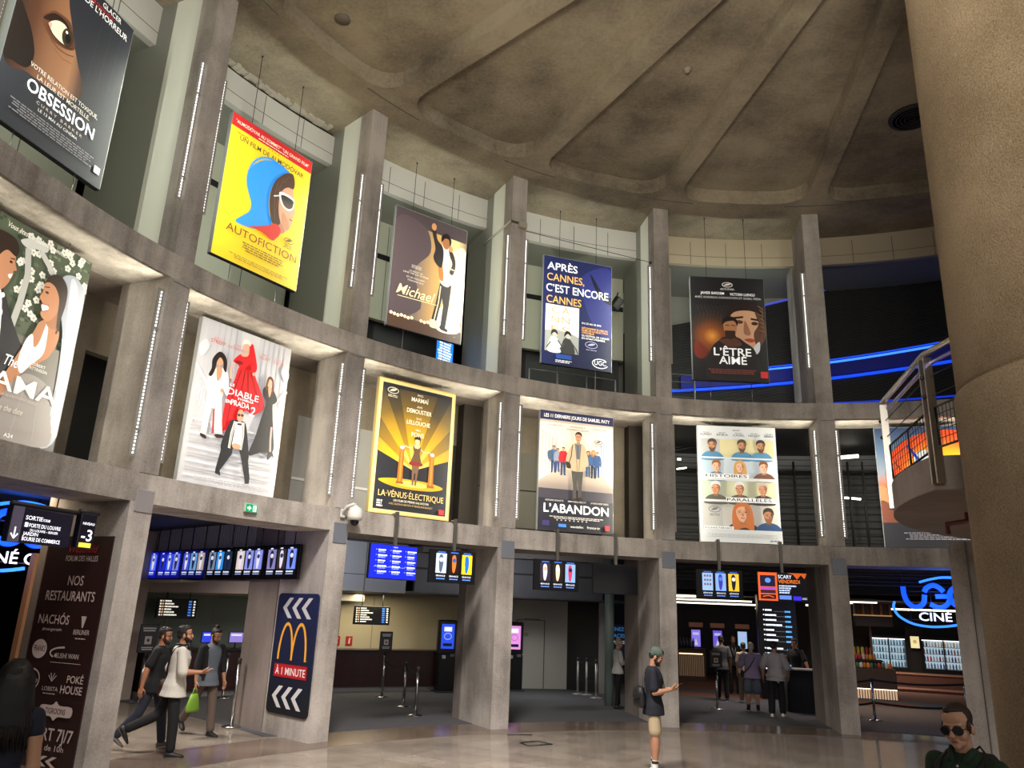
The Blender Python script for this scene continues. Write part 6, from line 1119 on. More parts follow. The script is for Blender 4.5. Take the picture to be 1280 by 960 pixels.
# ------------------------------------------------------------------ small things up high
p = on_z(1140, 146, Z5+.36); b = MB(); b.lathe([(.46, 0), (.46, -.03), (.42, -.05)], M_DARK, 32)
for r in (.08, .16, .24, .32, .40): b.lathe([(r, -.05), (r, -.062), (r-.03, -.062), (r-.03, -.05)], mat('#1a1a1b', .6), 32)
b.lathe([(.42, -.049), (0, -.05)], M_BLACK, 32); tag(b.build('ceiling_speaker', loc=p), 'round black speaker grille set in the ceiling beside the column', 'speaker')
p = on_z(859, 86, Z5+.36); b = MB(); b.lathe([(.09, 0), (.09, -.03), (.05, -.06), (.05, -.09), (0, -.09)], mat('#8f877a', .6), 16); tag(b.build('smoke_detector', loc=p), 'small smoke detector on the ceiling panel above the burning-embers poster', 'detector')
p = on_z(428, 24, Z5+.36); b = MB(); b.lathe([(.15, 0), (.15, -.012), (0, -.014)], mat('#6c665d', .7), 20); tag(b.build('blanking_disc', loc=p), 'round grey disc on the ceiling panel near the top of the yellow poster bay', 'disc')
e = thing('spotlight', 'black spotlight box hanging right of the navy festival poster', 'spotlight', on_r(771, 379, 12.9), .3); b = MB(); b.at((0, 0, 0), .3, .5, .4); b.box((0, 0, 0), (.22, .2, .32), M_BLACK, 0, .02); b.build('housing', e); b = MB(); b.tube([(0, .05, .1), (.08, .1, .35)], .02, M_DARK, 6); b.build('bracket', e)
t = C_; e = thing('pipe_strap', 'pipe and strap wrapped round the top of a pillar', 'pipe', P(t, 11.5, 10.93), -t)
b = MB(); b.tube([(-PW-.03, 1.45, .0), (-PW-.03, .0, .0)], .022, mat('#b8b6ae', .4), 8); b.build('pipe', e); b = MB(); b.box((0, -.012, 0), (2*PW+.04, .02, .05), mat('#4a463f', .5)); b.box((.07, -.06, -.06), (.2, .1, .14), mat('#a9a094', .6), 0, .01); b.build('strap', e)
e = thing('cross_wire', 'thin wire stretched across the opening above the navy festival poster', 'wire', P(C_+.02, 11.75, 10.93)); b = MB(); b.tube([P(C_+.018, 11.7, 10.90), P(D-.017, 11.7, 10.72)], .008, M_DARK, 5); b.ball(P(D-.018, 11.7, 10.72), .03, M_DARK, 8, 6); b.build('strand', e, e.location, loc=(0, 0, 0))
p = on_r(556, 440, 13.6); t, _ = polar(p); e = thing('blue_screen', 'bright blue screen with white lines half hidden below the stage poster', 'screen', P(t, 13.6, p.z-.45), -t+.35); b = MB(); b.box((0, .03, .45), (.62, .05, .86), M_DARK, 0, .01); b.build('housing', e); s = Sheet2(.58, .82, -.002); s.rect(0, 0, 1, 1, em('#1c86f0', 1)); s.credits(.08, .92, .14, 9, em('#f4f8ff', 1.2), .05, .085); s.txt.at(); o = s.build('picture', e, fix=False); o.location = (0, 0, .45); o = s.txt.build('lettering', e, fix=False); o.location = (0, 0, .45); b = MB(); b.box((0, .05, -.18), (.06, .06, .5), M_DARK); b.build('stand', e)
# railings inside the upper gallery
def gal_rail(label, t0, t1, r, n, bars, h=1.0):
    b = MB(); z0 = Z4
    for i in range(n): t = t0+(t1-t0)*i/(n-1); b.tube([P(t, r, z0-.05), P(t, r, z0+h)], .022, mat('#8b8d90', .4, .6), 6)
    for j in range(bars): z = z0+h*(j+1)/bars; b.tube([P(t0, r, z), P(t1, r, z)], .013, mat('#6f7174', .4, .6), 6)
    tag(b.build('gallery_railing', origin=P(t0, r, z0)), label, 'railing')
gal_rail('thin metal railing below the navy festival poster', C_+.09, D-.06, 12.9, 4, 2, .75); gal_rail('slatted metal railing left below the burning-embers poster', D+.02, D+.10, 12.75, 2, 5, 1.0)
# floor hatch
b = MB(); c = on_z(668, 926, 0); 
def hat(x, y): q = on_z(x, y, 0); q.z = .006; return q
b.tube([hat(650, 929), hat(672, 927), hat(690, 931), hat(660, 933)], .014, M_DARK, 5, True); b.tube([hat(634, 919), hat(665, 919)], .010, M_DARK, 5); tag(b.build('floor_hatch', origin=(c.x, c.y, 0)), 'dark-edged inspection hatch let into the tiled floor', 'hatch')
# ------------------------------------------------------------------ people
def solid(mb, name, parent, voxel=.006, smooth=4, mats=None, subdiv=False):
    """fuse the overlapping volumes of mb into one continuous surface"""
    me = mb.mesh(name); o = bpy.data.objects.new(name, me); C.objects.link(o)
    r = o.modifiers.new('fuse', 'REMESH'); r.mode = 'VOXEL'; r.voxel_size = voxel
    s = o.modifiers.new('soft', 'SMOOTH'); s.factor = .5; s.iterations = smooth
    dg = bpy.context.evaluated_depsgraph_get(); dg.update(); me2 = bpy.data.meshes.new_from_object(o.evaluated_get(dg))
    o.modifiers.clear(); o.data = me2; bpy.data.meshes.remove(me)
    me2.materials.clear(); me2.materials.append(mats or mb.mats[0])
    me2.polygons.foreach_set('use_smooth', [True]*len(me2.polygons))
    o.name = name; o.parent = parent; return o
def V3(*a): return Vector(a)
def limb(mb, a, b, r0, r1, m, bulge=0.0, at=.35, n=12):
    k = 6; mb.tube([a+(b-a)*i/k for i in range(k+1)], [r0+(r1-r0)*i/k+bulge*math.exp(-((i/k-at)/.25)**2) for i in range(k+1)], m, n); mb.ball(a, r0*.99, m, 12, 8); mb.ball(b, r1*.99, m, 12, 8)
def hand(mb, w, d, nrm, m, S, curl=.5, thumb=1, spread=1.0):
    d = d.normalized(); nrm = (nrm-d*nrm.dot(d)).normalized(); sd = d.cross(nrm)*thumb
    mb.loft([(w-d*.01*S, sd*.026*S, nrm*.019*S), (w+d*.03*S, sd*.036*S, nrm*.016*S), (w+d*.07*S, sd*.041*S, nrm*.014*S), (w+d*.092*S, sd*.038*S, nrm*.010*S)], m, 12)
    for i, (o, L) in enumerate(((.031, .068), (.010, .078), (-.011, .073), (-.031, .057))):
        p = w+d*(.084-.004*abs(i-1.2))*S+sd*o*S; pts = [p]; a = curl*.5
        for q, fr in enumerate((.45, .32, .25)):
            p = p+(d*math.cos(a)+nrm*math.sin(a)+sd*o*.6*spread)*(L*fr*S); pts.append(p); a += curl*.75
        mb.tube(pts, [.0092*S, .0086*S, .0080*S, .0066*S], m, 8); mb.ball(pts[-1], .0066*S, m, 8, 6)
    p = w+d*.022*S+sd*.030*S; p1 = p+(d*.55+sd*.65+nrm*.35)*.042*S; p2 = p1+(d*.85+sd*.15+nrm*(.3+.4*curl))*.030*S; p3 = p2+(d*.8-sd*.1+nrm*(.3+.5*curl))*.024*S
    mb.tube([p, p1, p2, p3], [.014*S, .0115*S, .0100*S, .0078*S], m, 8); mb.ball(p3, .0078*S, m, 8, 6)
def person(label, loc, rz, H=1.75, skin='#b98666', hair=('#1c1512', 'short'), top=None, bottom=None, shoes='#1a1a1c', pose=None, beard=None, voxel=.0065, group=None, female=False, build=1.0, extras=None, sole='#2a2a2a', lips='#8f5547'):
    S = H/1.75; po = dict(lean=0.0, L=(0, 0, .03, 0), R=(0, 0, .03, 0), aL=((-.12, 0, -1), (-.03, .12, -1)), aR=((.12, 0, -1), (.03, .12, -1)), head=(0, 0, 0), hL=(.45, None), hR=(.45, None)); po.update(pose or {})
    root = thing('person', label, 'person', loc, rz, group); ms = mat(skin, .55); J = {}
    le = po['lean']; u = V3(0, math.sin(le), math.cos(le)); f = V3(0, math.cos(le), -math.sin(le)); x = V3(1, 0, 0)
    low = 9
    for sd, k in ((-1, 'L'), (1, 'R')):
        th_, kn, ab, ft = po[k]; hip = V3(sd*.092, 0, .92); d1 = V3(sd*ab, math.sin(th_), -math.cos(th_)).normalized(); kne = hip+d1*.425; d2 = V3(sd*ab*.4, math.sin(th_-kn), -math.cos(th_-kn)).normalized(); ank = kne+d2*.425
        toe = V3(sd*.10, math.cos(ft), math.sin(ft)).normalized(); nf = V3(0, -math.sin(ft), math.cos(ft))
        J[k] = (hip, kne, ank, toe, nf); low = min(low, (ank-nf*.075-toe*.05).z, (ank-nf*.075+toe*.17).z)
    dz = V3(0, 0, -low); sc_ = lambda p: (p+dz)*S
    sw = .178*build if not female else .160*build
    pel = V3(0, 0, .93)
    def sp(h, y=0.0): return sc_(pel+u*(h-.93)+f*y)
    gb = build*S
    rings = [(.86, .135, .105, 0), (.93, .155, .115, 0), (1.02, .145, .105, 0), (1.10, .138, .10, .005), (1.20, .152, .112, .008), (1.30, .165, .118, .008), (1.38, .160, .100, .0), (1.43, .125, .080, -.01), (1.465, .072, .065, -.015)]
    if female: rings = [(.86, .145, .11, 0), (.93, .158, .118, 0), (1.02, .135, .10, 0), (1.10, .118, .09, .005), (1.20, .135, .105, .012), (1.29, .145, .115, .018), (1.37, .142, .09, .0), (1.43, .110, .072, -.01), (1.465, .06, .055, -.015)]
    def torso(mb, m, inf, h0=.86, h1=1.47, flare=0.0):
        sk = lambda h: max(0, 1.02-h)*.10*S*(inf > .009*S and h0 != .86)
        shirt_ = h0 != .86; wd = lambda h, a, m_: max(a, m_) if shirt_ and h < .95 else a
        R_ = [(sp(h, y), x*(wd(h, a, .162)*gb+inf+sk(h)), f*(wd(h, b, .122)*gb+inf+sk(h))) for h, a, b, y in rings if h0-.001 <= h <= h1+.001]
        if R_ and h0 < rings[0][0]: R_ = [(sp(h0), x*(.160*gb+inf+sk(h0)+flare), f*(.122*gb+inf+sk(h0)+flare))]+R_
        mb.loft(R_, m, 20)
    arms = {}
    for sd, k in ((-1, 'aL'), (1, 'aR')):
        ua, fa = (Vector(q).normalized() for q in po[k]); sh = sp(1.395)+x*sd*sw*S; el = sh+ua*.285*S; wr = el+fa*.25*S; arms[k] = (sh, el, wr, ua, fa, sd)
    # body
    b = MB(); torso(b, ms, 0)
    for k, (sh, el, wr, ua, fa, sd) in arms.items():
        limb(b, sh-u*.006*S, el, .044*gb, .040*gb, ms, .006*S); limb(b, el, wr, .041*gb, .027*gb, ms, .006*S, .25); b.ball(sh-x*sd*.02*S-u*.018*S, .047*gb, ms, 12, 8)
        cu, nr = po['h'+k[1]]; nr = Vector(nr) if nr else V3(-sd, .25, 0); hand(b, wr, fa, nr, ms, S, cu, 1 if (fa.cross(nr)).dot(V3(0, 1, .3)) > 0 else -1)
    for k in 'LR':
        hip, kne, ank, toe, nf = J[k]; h_, k_, a_ = sc_(hip), sc_(kne), sc_(ank)
        limb(b, h_, k_, .076*gb, .056*gb, ms, .004*S); limb(b, k_, a_, .054*gb, .036*gb, ms, .012*gb, .28)
        b.loft([(a_-nf*.045*S-toe*.05*S, x*.030*S, nf*.030*S), (a_-nf*.03*S, x*.036*S, nf*.045*S), (a_-nf*.048*S+toe*.09*S, x*.042*S, nf*.026*S), (a_-nf*.056*S+toe*.16*S, x*.034*S, nf*.016*S)], ms, 12)
    # head
    ya, pi_, ro = po['head']; Rh = Matrix.Rotation(ya, 3, 'Z') @ Matrix.Rotation(pi_, 3, 'X') @ Matrix.Rotation(ro, 3, 'Y')
    hb = sp(1.52, .012); hp = lambda *q: hb+Rh @ (V3(*q)*S)
    def hball(mb, c, r, m, n=16, k=10):
        i0 = len(mb.v); mb.ball((0, 0, 0), tuple(q*S for q in r), m, n, k); cc = hp(*c)
        for i in range(i0, len(mb.v)): mb.v[i] = tuple(cc+Rh @ Vector(mb.v[i]))
    fs = .93 if female else 1.0
    b.tube([sp(1.42), sp(1.46, -.005), hp(0, -.012, .02), hp(0, -.012, .06)], [.058*S*fs, .052*S*fs, .050*S*fs, .05*S*fs], ms, 14)
    for c, r in (((0, -.008, .128), (.074, .094, .082)), ((0, .028, .060), (.058, .062, .072)), ((0, .038, .012), (.045, .05, .034)), ((0, .072, -.004), (.022, .022, .020)), ((.034, .052, .048), (.026, .03, .028)), ((-.034, .052, .048), (.026, .03, .028)), ((0, .068, .108), (.056, .022, .016)), ((0, .070, .14), (.052, .020, .034)), ((0, .092, .024), (.022, .010, .008)), ((.076, -.006, .070), (.011, .022, .030)), ((-.076, -.006, .070), (.011, .022, .030))): hball(b, c, r, ms)
    b.loft([(hp(0, .090, .098), x*.010*S, f*.010*S), (hp(0, .102, .072), x*.012*S, f*.012*S), (hp(0, .112, .050), x*.017*S, f*.012*S), (hp(0, .098, .042), x*.014*S, f*.010*S)], ms, 10)
    body = solid(b, 'body', root, voxel, 3, ms)
    e_ = MB()
    for s_ in (-1, 1):
        hball(e_, (s_*.030, .0785, .0835), (.0125, .0090, .0062), mat('#d8d0c6', .3), 10, 7); hball(e_, (s_*.030, .0855, .0835), (.0056, .0040, .0058), mat('#1d130e', .2), 8, 6)
    e_.build('eyes', root)
    e_ = MB()
    for s_ in (-1, 1): e_.tube([hp(s_*.048, .079, .101), hp(s_*.032, .0915, .1065), hp(s_*.014, .091, .102)], [.003*S, .005*S, .0035*S], mat(hair[0], .8), 6)
    e_.build('eyebrows', root)
    e_ = MB(); hball(e_, (0, .0955, .0235), (.021, .0085, .0065), mat(lips, .5), 10, 7); e_.build('mouth', root)
    # hair
    hm = mat(hair[0], .65); st_ = hair[1]; h = MB()
    if st_ != 'none':
        if st_ in ('short', 'topknot', 'receding', 'capped'):
            hball(h, (0, -.022 if st_ != 'receding' else -.026, .138), (.080, .092, .082), hm); hball(h, (0, -.055, .085), (.066, .055, .06), hm)
            if st_ != 'receding': hball(h, (0, .035, .182), (.058, .052, .034), hm)
            else: hball(h, (0, .008, .184), (.058, .060, .024), hm); hball(h, (.012, .045, .186), (.034, .03, .018), hm)
            for s_ in (-1, 1): hball(h, (s_*.070, .018, .095), (.011, .018, .032), hm)
            rh = random.Random(int(H*1000))
            for i in range(26 if st_ not in ('receding', 'capped') else 0): a, el_ = rh.uniform(0, 6.28), rh.uniform(.35, 1.3); hball(h, (.076*math.cos(a)*math.cos(el_), -.022+.086*math.sin(a)*math.cos(el_) if math.sin(a) < .5 else .02, .140+.078*math.sin(el_)), (.016, .016, .012), hm, 8, 6)
            if st_ == 'topknot':
                hball(h, (0, -.045, .232), (.040, .042, .036), hm)
                for i in range(8): hball(h, (.03*math.cos(i), -.045+.03*math.sin(i*1.7), .236+.012*math.sin(i*2.3)), (.014, .014, .018), hm, 8, 6)
        elif st_ == 'bun':
            hball(h, (0, -.022, .140), (.081, .092, .082), hm); hball(h, (0, -.06, .09), (.066, .055, .06), hm); hball(h, (0, -.07, .20), (.045, .045, .04), hm)
            for s_ in (-1, 1): hball(h, (s_*.070, .02, .10), (.013, .022, .045), hm)
        elif st_ == 'long':
            hball(h, (0, -.022, .138), (.084, .096, .088), hm)
            for i in range(22):
                a = math.pi*(.06+.88*i/21); cxx, cyy = .082*math.cos(a), -.02-.078*math.sin(a); ln = .38+.05*math.sin(i*2.1)
                h.tube([hp(cxx*.7, cyy*.6, .18), hp(cxx*1.10, cyy, .10), hp(cxx*1.36, cyy*1.14-.01, -.04), hp(cxx*1.52, cyy*1.2-.015, -.16), hp(cxx*1.42+.01*math.sin(i*1.3), cyy*1.15, .10-ln)], [.02*S, .026*S, .027*S, .024*S, .010*S], hm, 8)
        ho = solid(h, 'hair', root, .006, 2, hm)
        if st_ == 'long':
            q = MB(); rq = random.Random(5)
            for i in range(90):
                a = math.pi*(.02+.96*i/89)+rq.uniform(-.03, .03); cxx, cyy = .086*math.cos(a), -.022-.082*math.sin(a); e_ = rq.uniform(-.25, -.33); w_ = rq.uniform(1.22, 1.42)
                q.tube([hp(cxx*.35, -.02+(cyy+.02)*.35, .222), hp(cxx*.9, -.02+(cyy+.02)*.95, .175), hp(cxx*1.24, cyy*1.12, .09), hp(cxx*1.48, cyy*1.22-.01, -.05), hp(cxx*w_*1.2+.012*math.sin(i*1.7), cyy*1.22-.015, -.17), hp(cxx*w_*1.16+.02*math.sin(i*2.9), cyy*1.2-.01, e_)], [.006*S, .008*S, .009*S, .009*S, .008*S, .003*S], mat('#1d1716', .45), 5)
            q.build('hair_strands', ho)
    if beard:
        bd = MB(); bm_ = mat(beard, .8)
        for c, r in (((0, .040, .008), (.052, .054, .036)), ((0, .076, -.008), (.027, .024, .024)), ((0, .094, .040), (.026, .009, .007)), ((.05, .030, .035), (.014, .035, .03)), ((-.05, .030, .035), (.014, .035, .03))): hball(bd, c, r, bm_)
        solid(bd, 'beard', root, .005, 2, bm_)
    # clothes
    if top:
        t = MB(); mt = top.get('mat') or mat(top['c'], .85); inf = top.get('inf', .012)*S; hem = top.get('hem', .84)-.001
        torso(t, mt, inf, hem, 1.44, top.get('flare', .0)*S)
        t.loft([(sp(1.38), x*(.16*gb+inf), f*(.10*gb+inf)), (sp(1.425, -.010), x*(.130*gb+inf*.6), f*(.082*gb+inf*.6)), (sp(1.452, -.012), x*(.088*gb+inf*.6), f*(.07*gb+inf*.5)), (sp(1.472, -.014), x*(.062*gb+.004), f*(.058*gb+.004))], mt, 16)
        for k, (sh, el, wr, ua, fa, sd) in arms.items():
            t.ball(sh-x*sd*.022*S-u*.012*S, .056*gb+inf*.7, mt, 12, 8); fr = top.get('sleeve', .75)
            if fr <= 1: limb(t, sh, sh+(el-sh)*fr, .050*gb+inf*.6, .048*gb+inf*1.2, mt)
            else: limb(t, sh, el, .050*gb+inf*.7, .045*gb+inf, mt); limb(t, el, el+(wr-el)*(fr-1), .044*gb+inf, .034*gb+inf, mt)
        rk = random.Random(int(H*777))
        for i in range(10):           # folds
            a = rk.uniform(0, 6.28); hh = rk.uniform(.90, 1.28); q = sp(hh)+x*math.cos(a)*(.135*gb+inf)+f*math.sin(a)*(.098*gb+inf); q2 = sp(hh+rk.uniform(-.1, .1))+x*math.cos(a+.5)*(.135*gb+inf)+f*math.sin(a+.5)*(.098*gb+inf); t.tube([q, (q+q2)/2+x*.004, q2], [.004*S, .011*S, .004*S], mt, 6)
        solid(t, top.get('n', 'shirt'), root, .008, 5, mt)
    if bottom:
        t = MB(); mb_ = bottom.get('mat') or mat(bottom['c'], .85); inf = bottom.get('inf', .012)*S; ln = bottom.get('len', 1.9)
        torso(t, mb_, min(inf, .004*S), .86, .94)
        t.ball(sp(.87), (.13*gb, .10*gb, .07*S), mb_, 14, 8)
        for k in 'LR':
            hip, kne, ank, toe, nf = J[k]; h_, k_, a_ = sc_(hip), sc_(kne), sc_(ank)
            if ln <= 1: limb(t, h_, h_+(k_-h_)*ln, .074*gb+min(inf, .008*S), .068*gb+inf*1.6, mb_)
            else: limb(t, h_, k_, .076*gb+min(inf, .008*S), .060*gb+inf, mb_); limb(t, k_, k_+(a_-k_)*(ln-1), .060*gb+inf, .046*gb+inf*1.2, mb_)
        solid(t, bottom.get('n', 'trousers'), root, .008, 5, mb_)
    for k in 'LR':
        hip, kne, ank, toe, nf = J[k]; a_ = sc_(ank); t = MB(); mh = mat(shoes, .6); so = mat(sole, .6)
        t.loft([(a_-nf*.035*S-toe*.065*S, x*.032*S, nf*.034*S), (a_-nf*.022*S-toe*.02*S, x*.042*S, nf*.050*S), (a_-nf*.040*S+toe*.06*S, x*.046*S, nf*.034*S), (a_-nf*.052*S+toe*.14*S, x*.046*S, nf*.022*S), (a_-nf*.058*S+toe*.185*S, x*.028*S, nf*.013*S)], mh, 14)
        sh_ = t.build('shoe', root)
        t = MB(); t.loft([(a_-nf*.066*S-toe*.07*S, x*.030*S, nf*.010*S), (a_-nf*.066*S, x*.044*S, nf*.011*S), (a_-nf*.066*S+toe*.12*S, x*.048*S, nf*.010*S), (a_-nf*.066*S+toe*.19*S, x*.026*S, nf*.008*S)], so, 14); t.build('sole', sh_)
    ctx = dict(root=root, sp=sp, hp=hp, Rh=Rh, S=S, arms=arms, J=J, sc=sc_, x=x, f=f, u=u, gb=gb, hball=hball)
    if extras: extras(ctx)
    return ctx
def world(c, p):
    r = c['root']; return Vector(r.location)+Matrix.Rotation(r.rotation_euler.z, 3, 'Z') @ Vector(p)
def glasses(c, hexc, dark=True, frame='#1a1a1a'):
    e = MB(); hp, S = c['hp'], c['S']; m = mat(hexc, .08) if dark else mat(hexc, .1, alpha=.25); fm = mat(frame, .3)
    for s_ in (-1, 1):
        pts = [hp(s_*.035+.028*math.cos(a), .106-.006*(1+math.cos(a)*s_), .082+.024*math.sin(a)) for a in [2*math.pi*i/22 for i in range(22)]]
        e.poly(pts, m); e.tube(pts, .0022*S, fm, 6, True); e.tube([hp(s_*.058, .094, .088), hp(s_*.078, .05, .088), hp(s_*.080, -.012, .082)], .0025*S, fm, 6)
    e.tube([hp(-.010, .108, .088), hp(0, .112, .091), hp(.010, .108, .088)], .0025*S, fm, 6); e.build('sunglasses' if dark else 'glasses', c['root'])
def phone_thing(label, c, p, d, n, lit=None):
    """slab of a phone: centre p, long axis d, screen side n (in the person's frame)"""
    R_ = Matrix.Rotation(c['root'].rotation_euler.z, 3, 'Z'); d, n = (R_ @ Vector(d)).normalized(), (R_ @ Vector(n)).normalized(); n = (n-d*n.dot(d)).normalized(); s_ = d.cross(n); P0 = world(c, p)
    e = thing('phone', label, 'phone', P0); b = MB(); b.M = Matrix((s_, d, n)).transposed().to_4x4(); b.box((0, 0, 0), (.074, .15, .009), mat('#121214', .3), 0, .004); b.build('case', e)
    b = MB(); b.M = Matrix((s_, d, n)).transposed().to_4x4(); b.box((0, 0, .005), (.066, .138, .001), mat(lit or '#1b1c22', .15, emit=.8 if lit else 0)); b.build('screen', e)
def pack(label, c, name='backpack', hexc='#131315', h=1.18, y=-.17, w_=.30, hh=.42, d=.16, x0=0.0, strap=True, cat='bag'):
    e = thing(name, label, cat, world(c, c['sp'](h, y)+c['x']*x0), c['root'].rotation_euler.z); S = c['S']; m = mat(hexc, .7)
    b = MB(); b.loft([((0, 0, -hh/2), V3(w_*.36, 0, 0), V3(0, d*.40, 0)), ((0, 0, -hh*.42), V3(w_*.48, 0, 0), V3(0, d*.5, 0)), ((0, -.01, 0), V3(w_*.5, 0, 0), V3(0, d*.55, 0)), ((0, 0, hh*.35), V3(w_*.45, 0, 0), V3(0, d*.46, 0)), ((0, .01, hh*.5), V3(w_*.28, 0, 0), V3(0, d*.26, 0))], m, 18); solid(b, 'pouch', e, .01, 3, m)
    b = MB(); b.loft([((0, -d*.42, -hh*.36), V3(w_*.34, 0, 0), V3(0, .03, 0)), ((0, -d*.5, -hh*.1), V3(w_*.38, 0, 0), V3(0, .04, 0)), ((0, -d*.42, hh*.1), V3(w_*.3, 0, 0), V3(0, .02, 0))], mat(hexc, .55), 14); b.build('front_pocket', e)
    b = MB(); b.tube([(-.04, .02, hh*.48), (0, .0, hh*.58), (.04, .02, hh*.48)], .008, m, 6); b.build('grab_handle', e)
    if strap:
        for s_ in (-1, 1):
            q = lambda p: Matrix.Rotation(-e.rotation_euler.z, 3, 'Z') @ (world(c, p)-e.location)
            a = c['sp']; X = c['x']*s_*.11*S; b = MB(); b.tube([q(a(1.36, -.12)+X*.8), q(a(1.455, -.03)+X), q(a(1.40, .10)+X*1.05), q(a(1.25, .135)+X*1.1), q(a(1.12, .08)+X*1.35), q(a(1.06, -.10)+X*1.1)], .016*S, m, 8); b.build('strap', e)
    return e
def sling(label, c, hexc, bag_p, side, w_=.26, hh=.18, d=.10, strapc=None, yaw=0.0, name='shoulder_bag'):
    """bag at bag_p (person frame) on a strap over the opposite shoulder"""
    S = c['S']; e = thing(name, label, 'bag', world(c, bag_p), c['root'].rotation_euler.z+yaw); m = mat(hexc, .45)
    b = MB(); b.loft([((0, 0, -hh/2), V3(w_*.40, 0, 0), V3(0, d*.4, 0)), ((0, 0, -hh*.35), V3(w_*.5, 0, 0), V3(0, d*.5, 0)), ((0, 0, hh*.2), V3(w_*.48, 0, 0), V3(0, d*.46, 0)), ((0, 0, hh*.5), V3(w_*.42, 0, 0), V3(0, d*.25, 0))], m, 18); solid(b, 'pouch', e, .008, 3, m)
    b = MB(); b.loft([((0, -d*.15, -hh*.05), V3(w_*.46, 0, 0), V3(0, d*.46, 0)), ((0, -d*.1, hh*.45), V3(w_*.45, 0, 0), V3(0, d*.36, 0))], mat(hexc, .55), 16); b.build('flap', e)
    q = lambda p: Matrix.Rotation(-e.rotation_euler.z, 3, 'Z') @ (world(c, p)-e.location); a = c['sp']; x = c['x']; o = -side
    b = MB(); g = c['gb']
    back = [bag_p, a(1.02, -.125)+x*side*.12*g, a(1.20, -.140)+x*side*.0, a(1.36, -.118)+x*o*.07*g, a(1.452, -.03)+x*o*.105*g]; front = [a(1.40, .085)+x*o*.09*g, a(1.25, .142), a(1.08, .128)+x*side*.09*g, bag_p]
    pts = catmull([tuple(q(p)) for p in back+front], 4, False); b.tube(pts, .014*S, mat(strapc or hexc, .6), 8); b.build('strap', e)
    return e
# ---- man in the middle looking at his phone
def at_px(x, y): p = on_z(x, y, 0); p.z = .0; return p
def ex_phone(c):
    m = mat('#4b5a52', .85); b = MB(); hp, S = c['hp'], c['S']
    c['hball'](b, (0, -.012, .150), (.086, .106, .080), m); c['hball'](b, (0, -.045, .115), (.076, .070, .055), m); o = solid(b, 'cap', c['root'], .006, 4, m)
    b = MB(); b.loft([(hp(0, -.085, .110), c['x']*.062*S, V3(0, .008, .008)*S), (hp(0, -.135, .093), c['x']*.052*S, V3(0, .006, .006)*S), (hp(0, -.165, .080), c['x']*.030*S, V3(0, .004, .004)*S)], m, 14); b.build('cap_peak', o)
    b = MB(); b.ball(hp(0, -.01, .232), .008*S, m, 8, 6); b.build('cap_button', o)
    for k in 'LR':
        hip, kne, ank, toe, nf = c['J'][k]; a_, k_ = c['sc'](ank), c['sc'](kne); b = MB(); q = (k_-a_).normalized()
        b.tube([a_-q*.02, a_+q*.05, a_+q*.10, a_+q*.105, a_+q*.14], [.046, .047, .047, .048, .048], mat('#e6e4de', .8), 12); b.tube([a_+q*.095, a_+q*.135], .0495, mat('#20222a', .8), 12); b.build('sock', c['root'])
pm = at_px(818, 969)
c1 = person('man in a navy tee, beige shorts and backward cap looking at his phone', pm, -1.76, 1.78, '#a5785c', ('#1d1613', 'capped'), dict(c='#10131f', sleeve=.80, inf=.018, hem=.80, n='tee'), dict(c='#a8977a', len=.78, inf=.014, n='shorts'), '#d8d6d0', dict(lean=.0, L=(.02, .04, .02, 0), R=(.06, .10, .03, 0), aL=((-.16, .10, -1), (.42, .86, .14)), aR=((.14, .06, -1), (-.28, .93, .20)), head=(-.05, -.42, 0), hL=(.75, (.6, .1, .8)), hR=(.75, (-.6, .1, .8))), '#241a15', .0052, extras=ex_phone, sole='#e8e6e0')
a_ = c1['arms']; mid = (a_['aL'][2]+a_['aR'][2])/2
phone_thing('phone held in both hands by the man in the backward cap', c1, mid+V3(0, .105, .055), (0, .80, .45), (0, -.45, .8))
sling('black shiny bag slung low behind the man in the backward cap', c1, '#121316', c1['sp'](1.04, -.20)+c1['x']*.03, 1, .40, .30, .17, yaw=.25)
# ---- man in dark green with sunglasses, near the column
def along(x, y, d): r = ray(x, y); p = EYE+r*(d/math.hypot(r.x, r.y)); return p
def ex_green(c):
    glasses(c, '#050505'); sp, x, f, S, g = c['sp'], c['x'], c['f'], c['S'], c['gb']; m = mat('#16301f', .8)
    b = MB()
    for s_ in (-1, 1): b.loft([(sp(1.47, -.055)+x*s_*.03*S, x*.030*S, V3(0, .012, .02)*S), (sp(1.478, .0)+x*s_*.066*S, x*.012*S, V3(0, .030, .024)*S), (sp(1.455, .055)+x*s_*.052*S, x*.020*S, V3(0, .012, .026)*S), (sp(1.425, .085)+x*s_*.040*S, x*.020*S, V3(0, .006, .016)*S)], m, 10)
    b.build('collar', c['root'])
    b = MB(); b.loft([(sp(1.44, .072), x*.018*S, f*.006*S), (sp(1.30, .134), x*.018*S, f*.006*S), (sp(1.10, .13), x*.018*S, f*.006*S)], m, 10); b.build('placket', c['root'])
    for h_, y_ in ((1.405, .098), (1.345, .126), (1.27, .142)): b = MB(); b.ball(sp(h_, y_), .0075*S, mat('#c9c6bc', .4), 8, 6); b.build('button', c['root'])
pg = along(1205, 905, 5.8); hd = pg.z; pg.z = 0
c2 = person('man in a dark green shirt and round sunglasses beside the big column', pg, 2.15, 1.80, '#c09278', ('#2a1a14', 'receding'), dict(c='#16301f', sleeve=1.6, inf=.014, n='shirt'), dict(c='#22242a'), '#1a1a1c', dict(lean=.06, L=(.25, .1, .02, 0), R=(-.2, .15, .02, 0), head=(.12, -.12, .10)), None, .0045, extras=ex_green)
pack('black backpack on the man in dark green', c2, h=1.24)
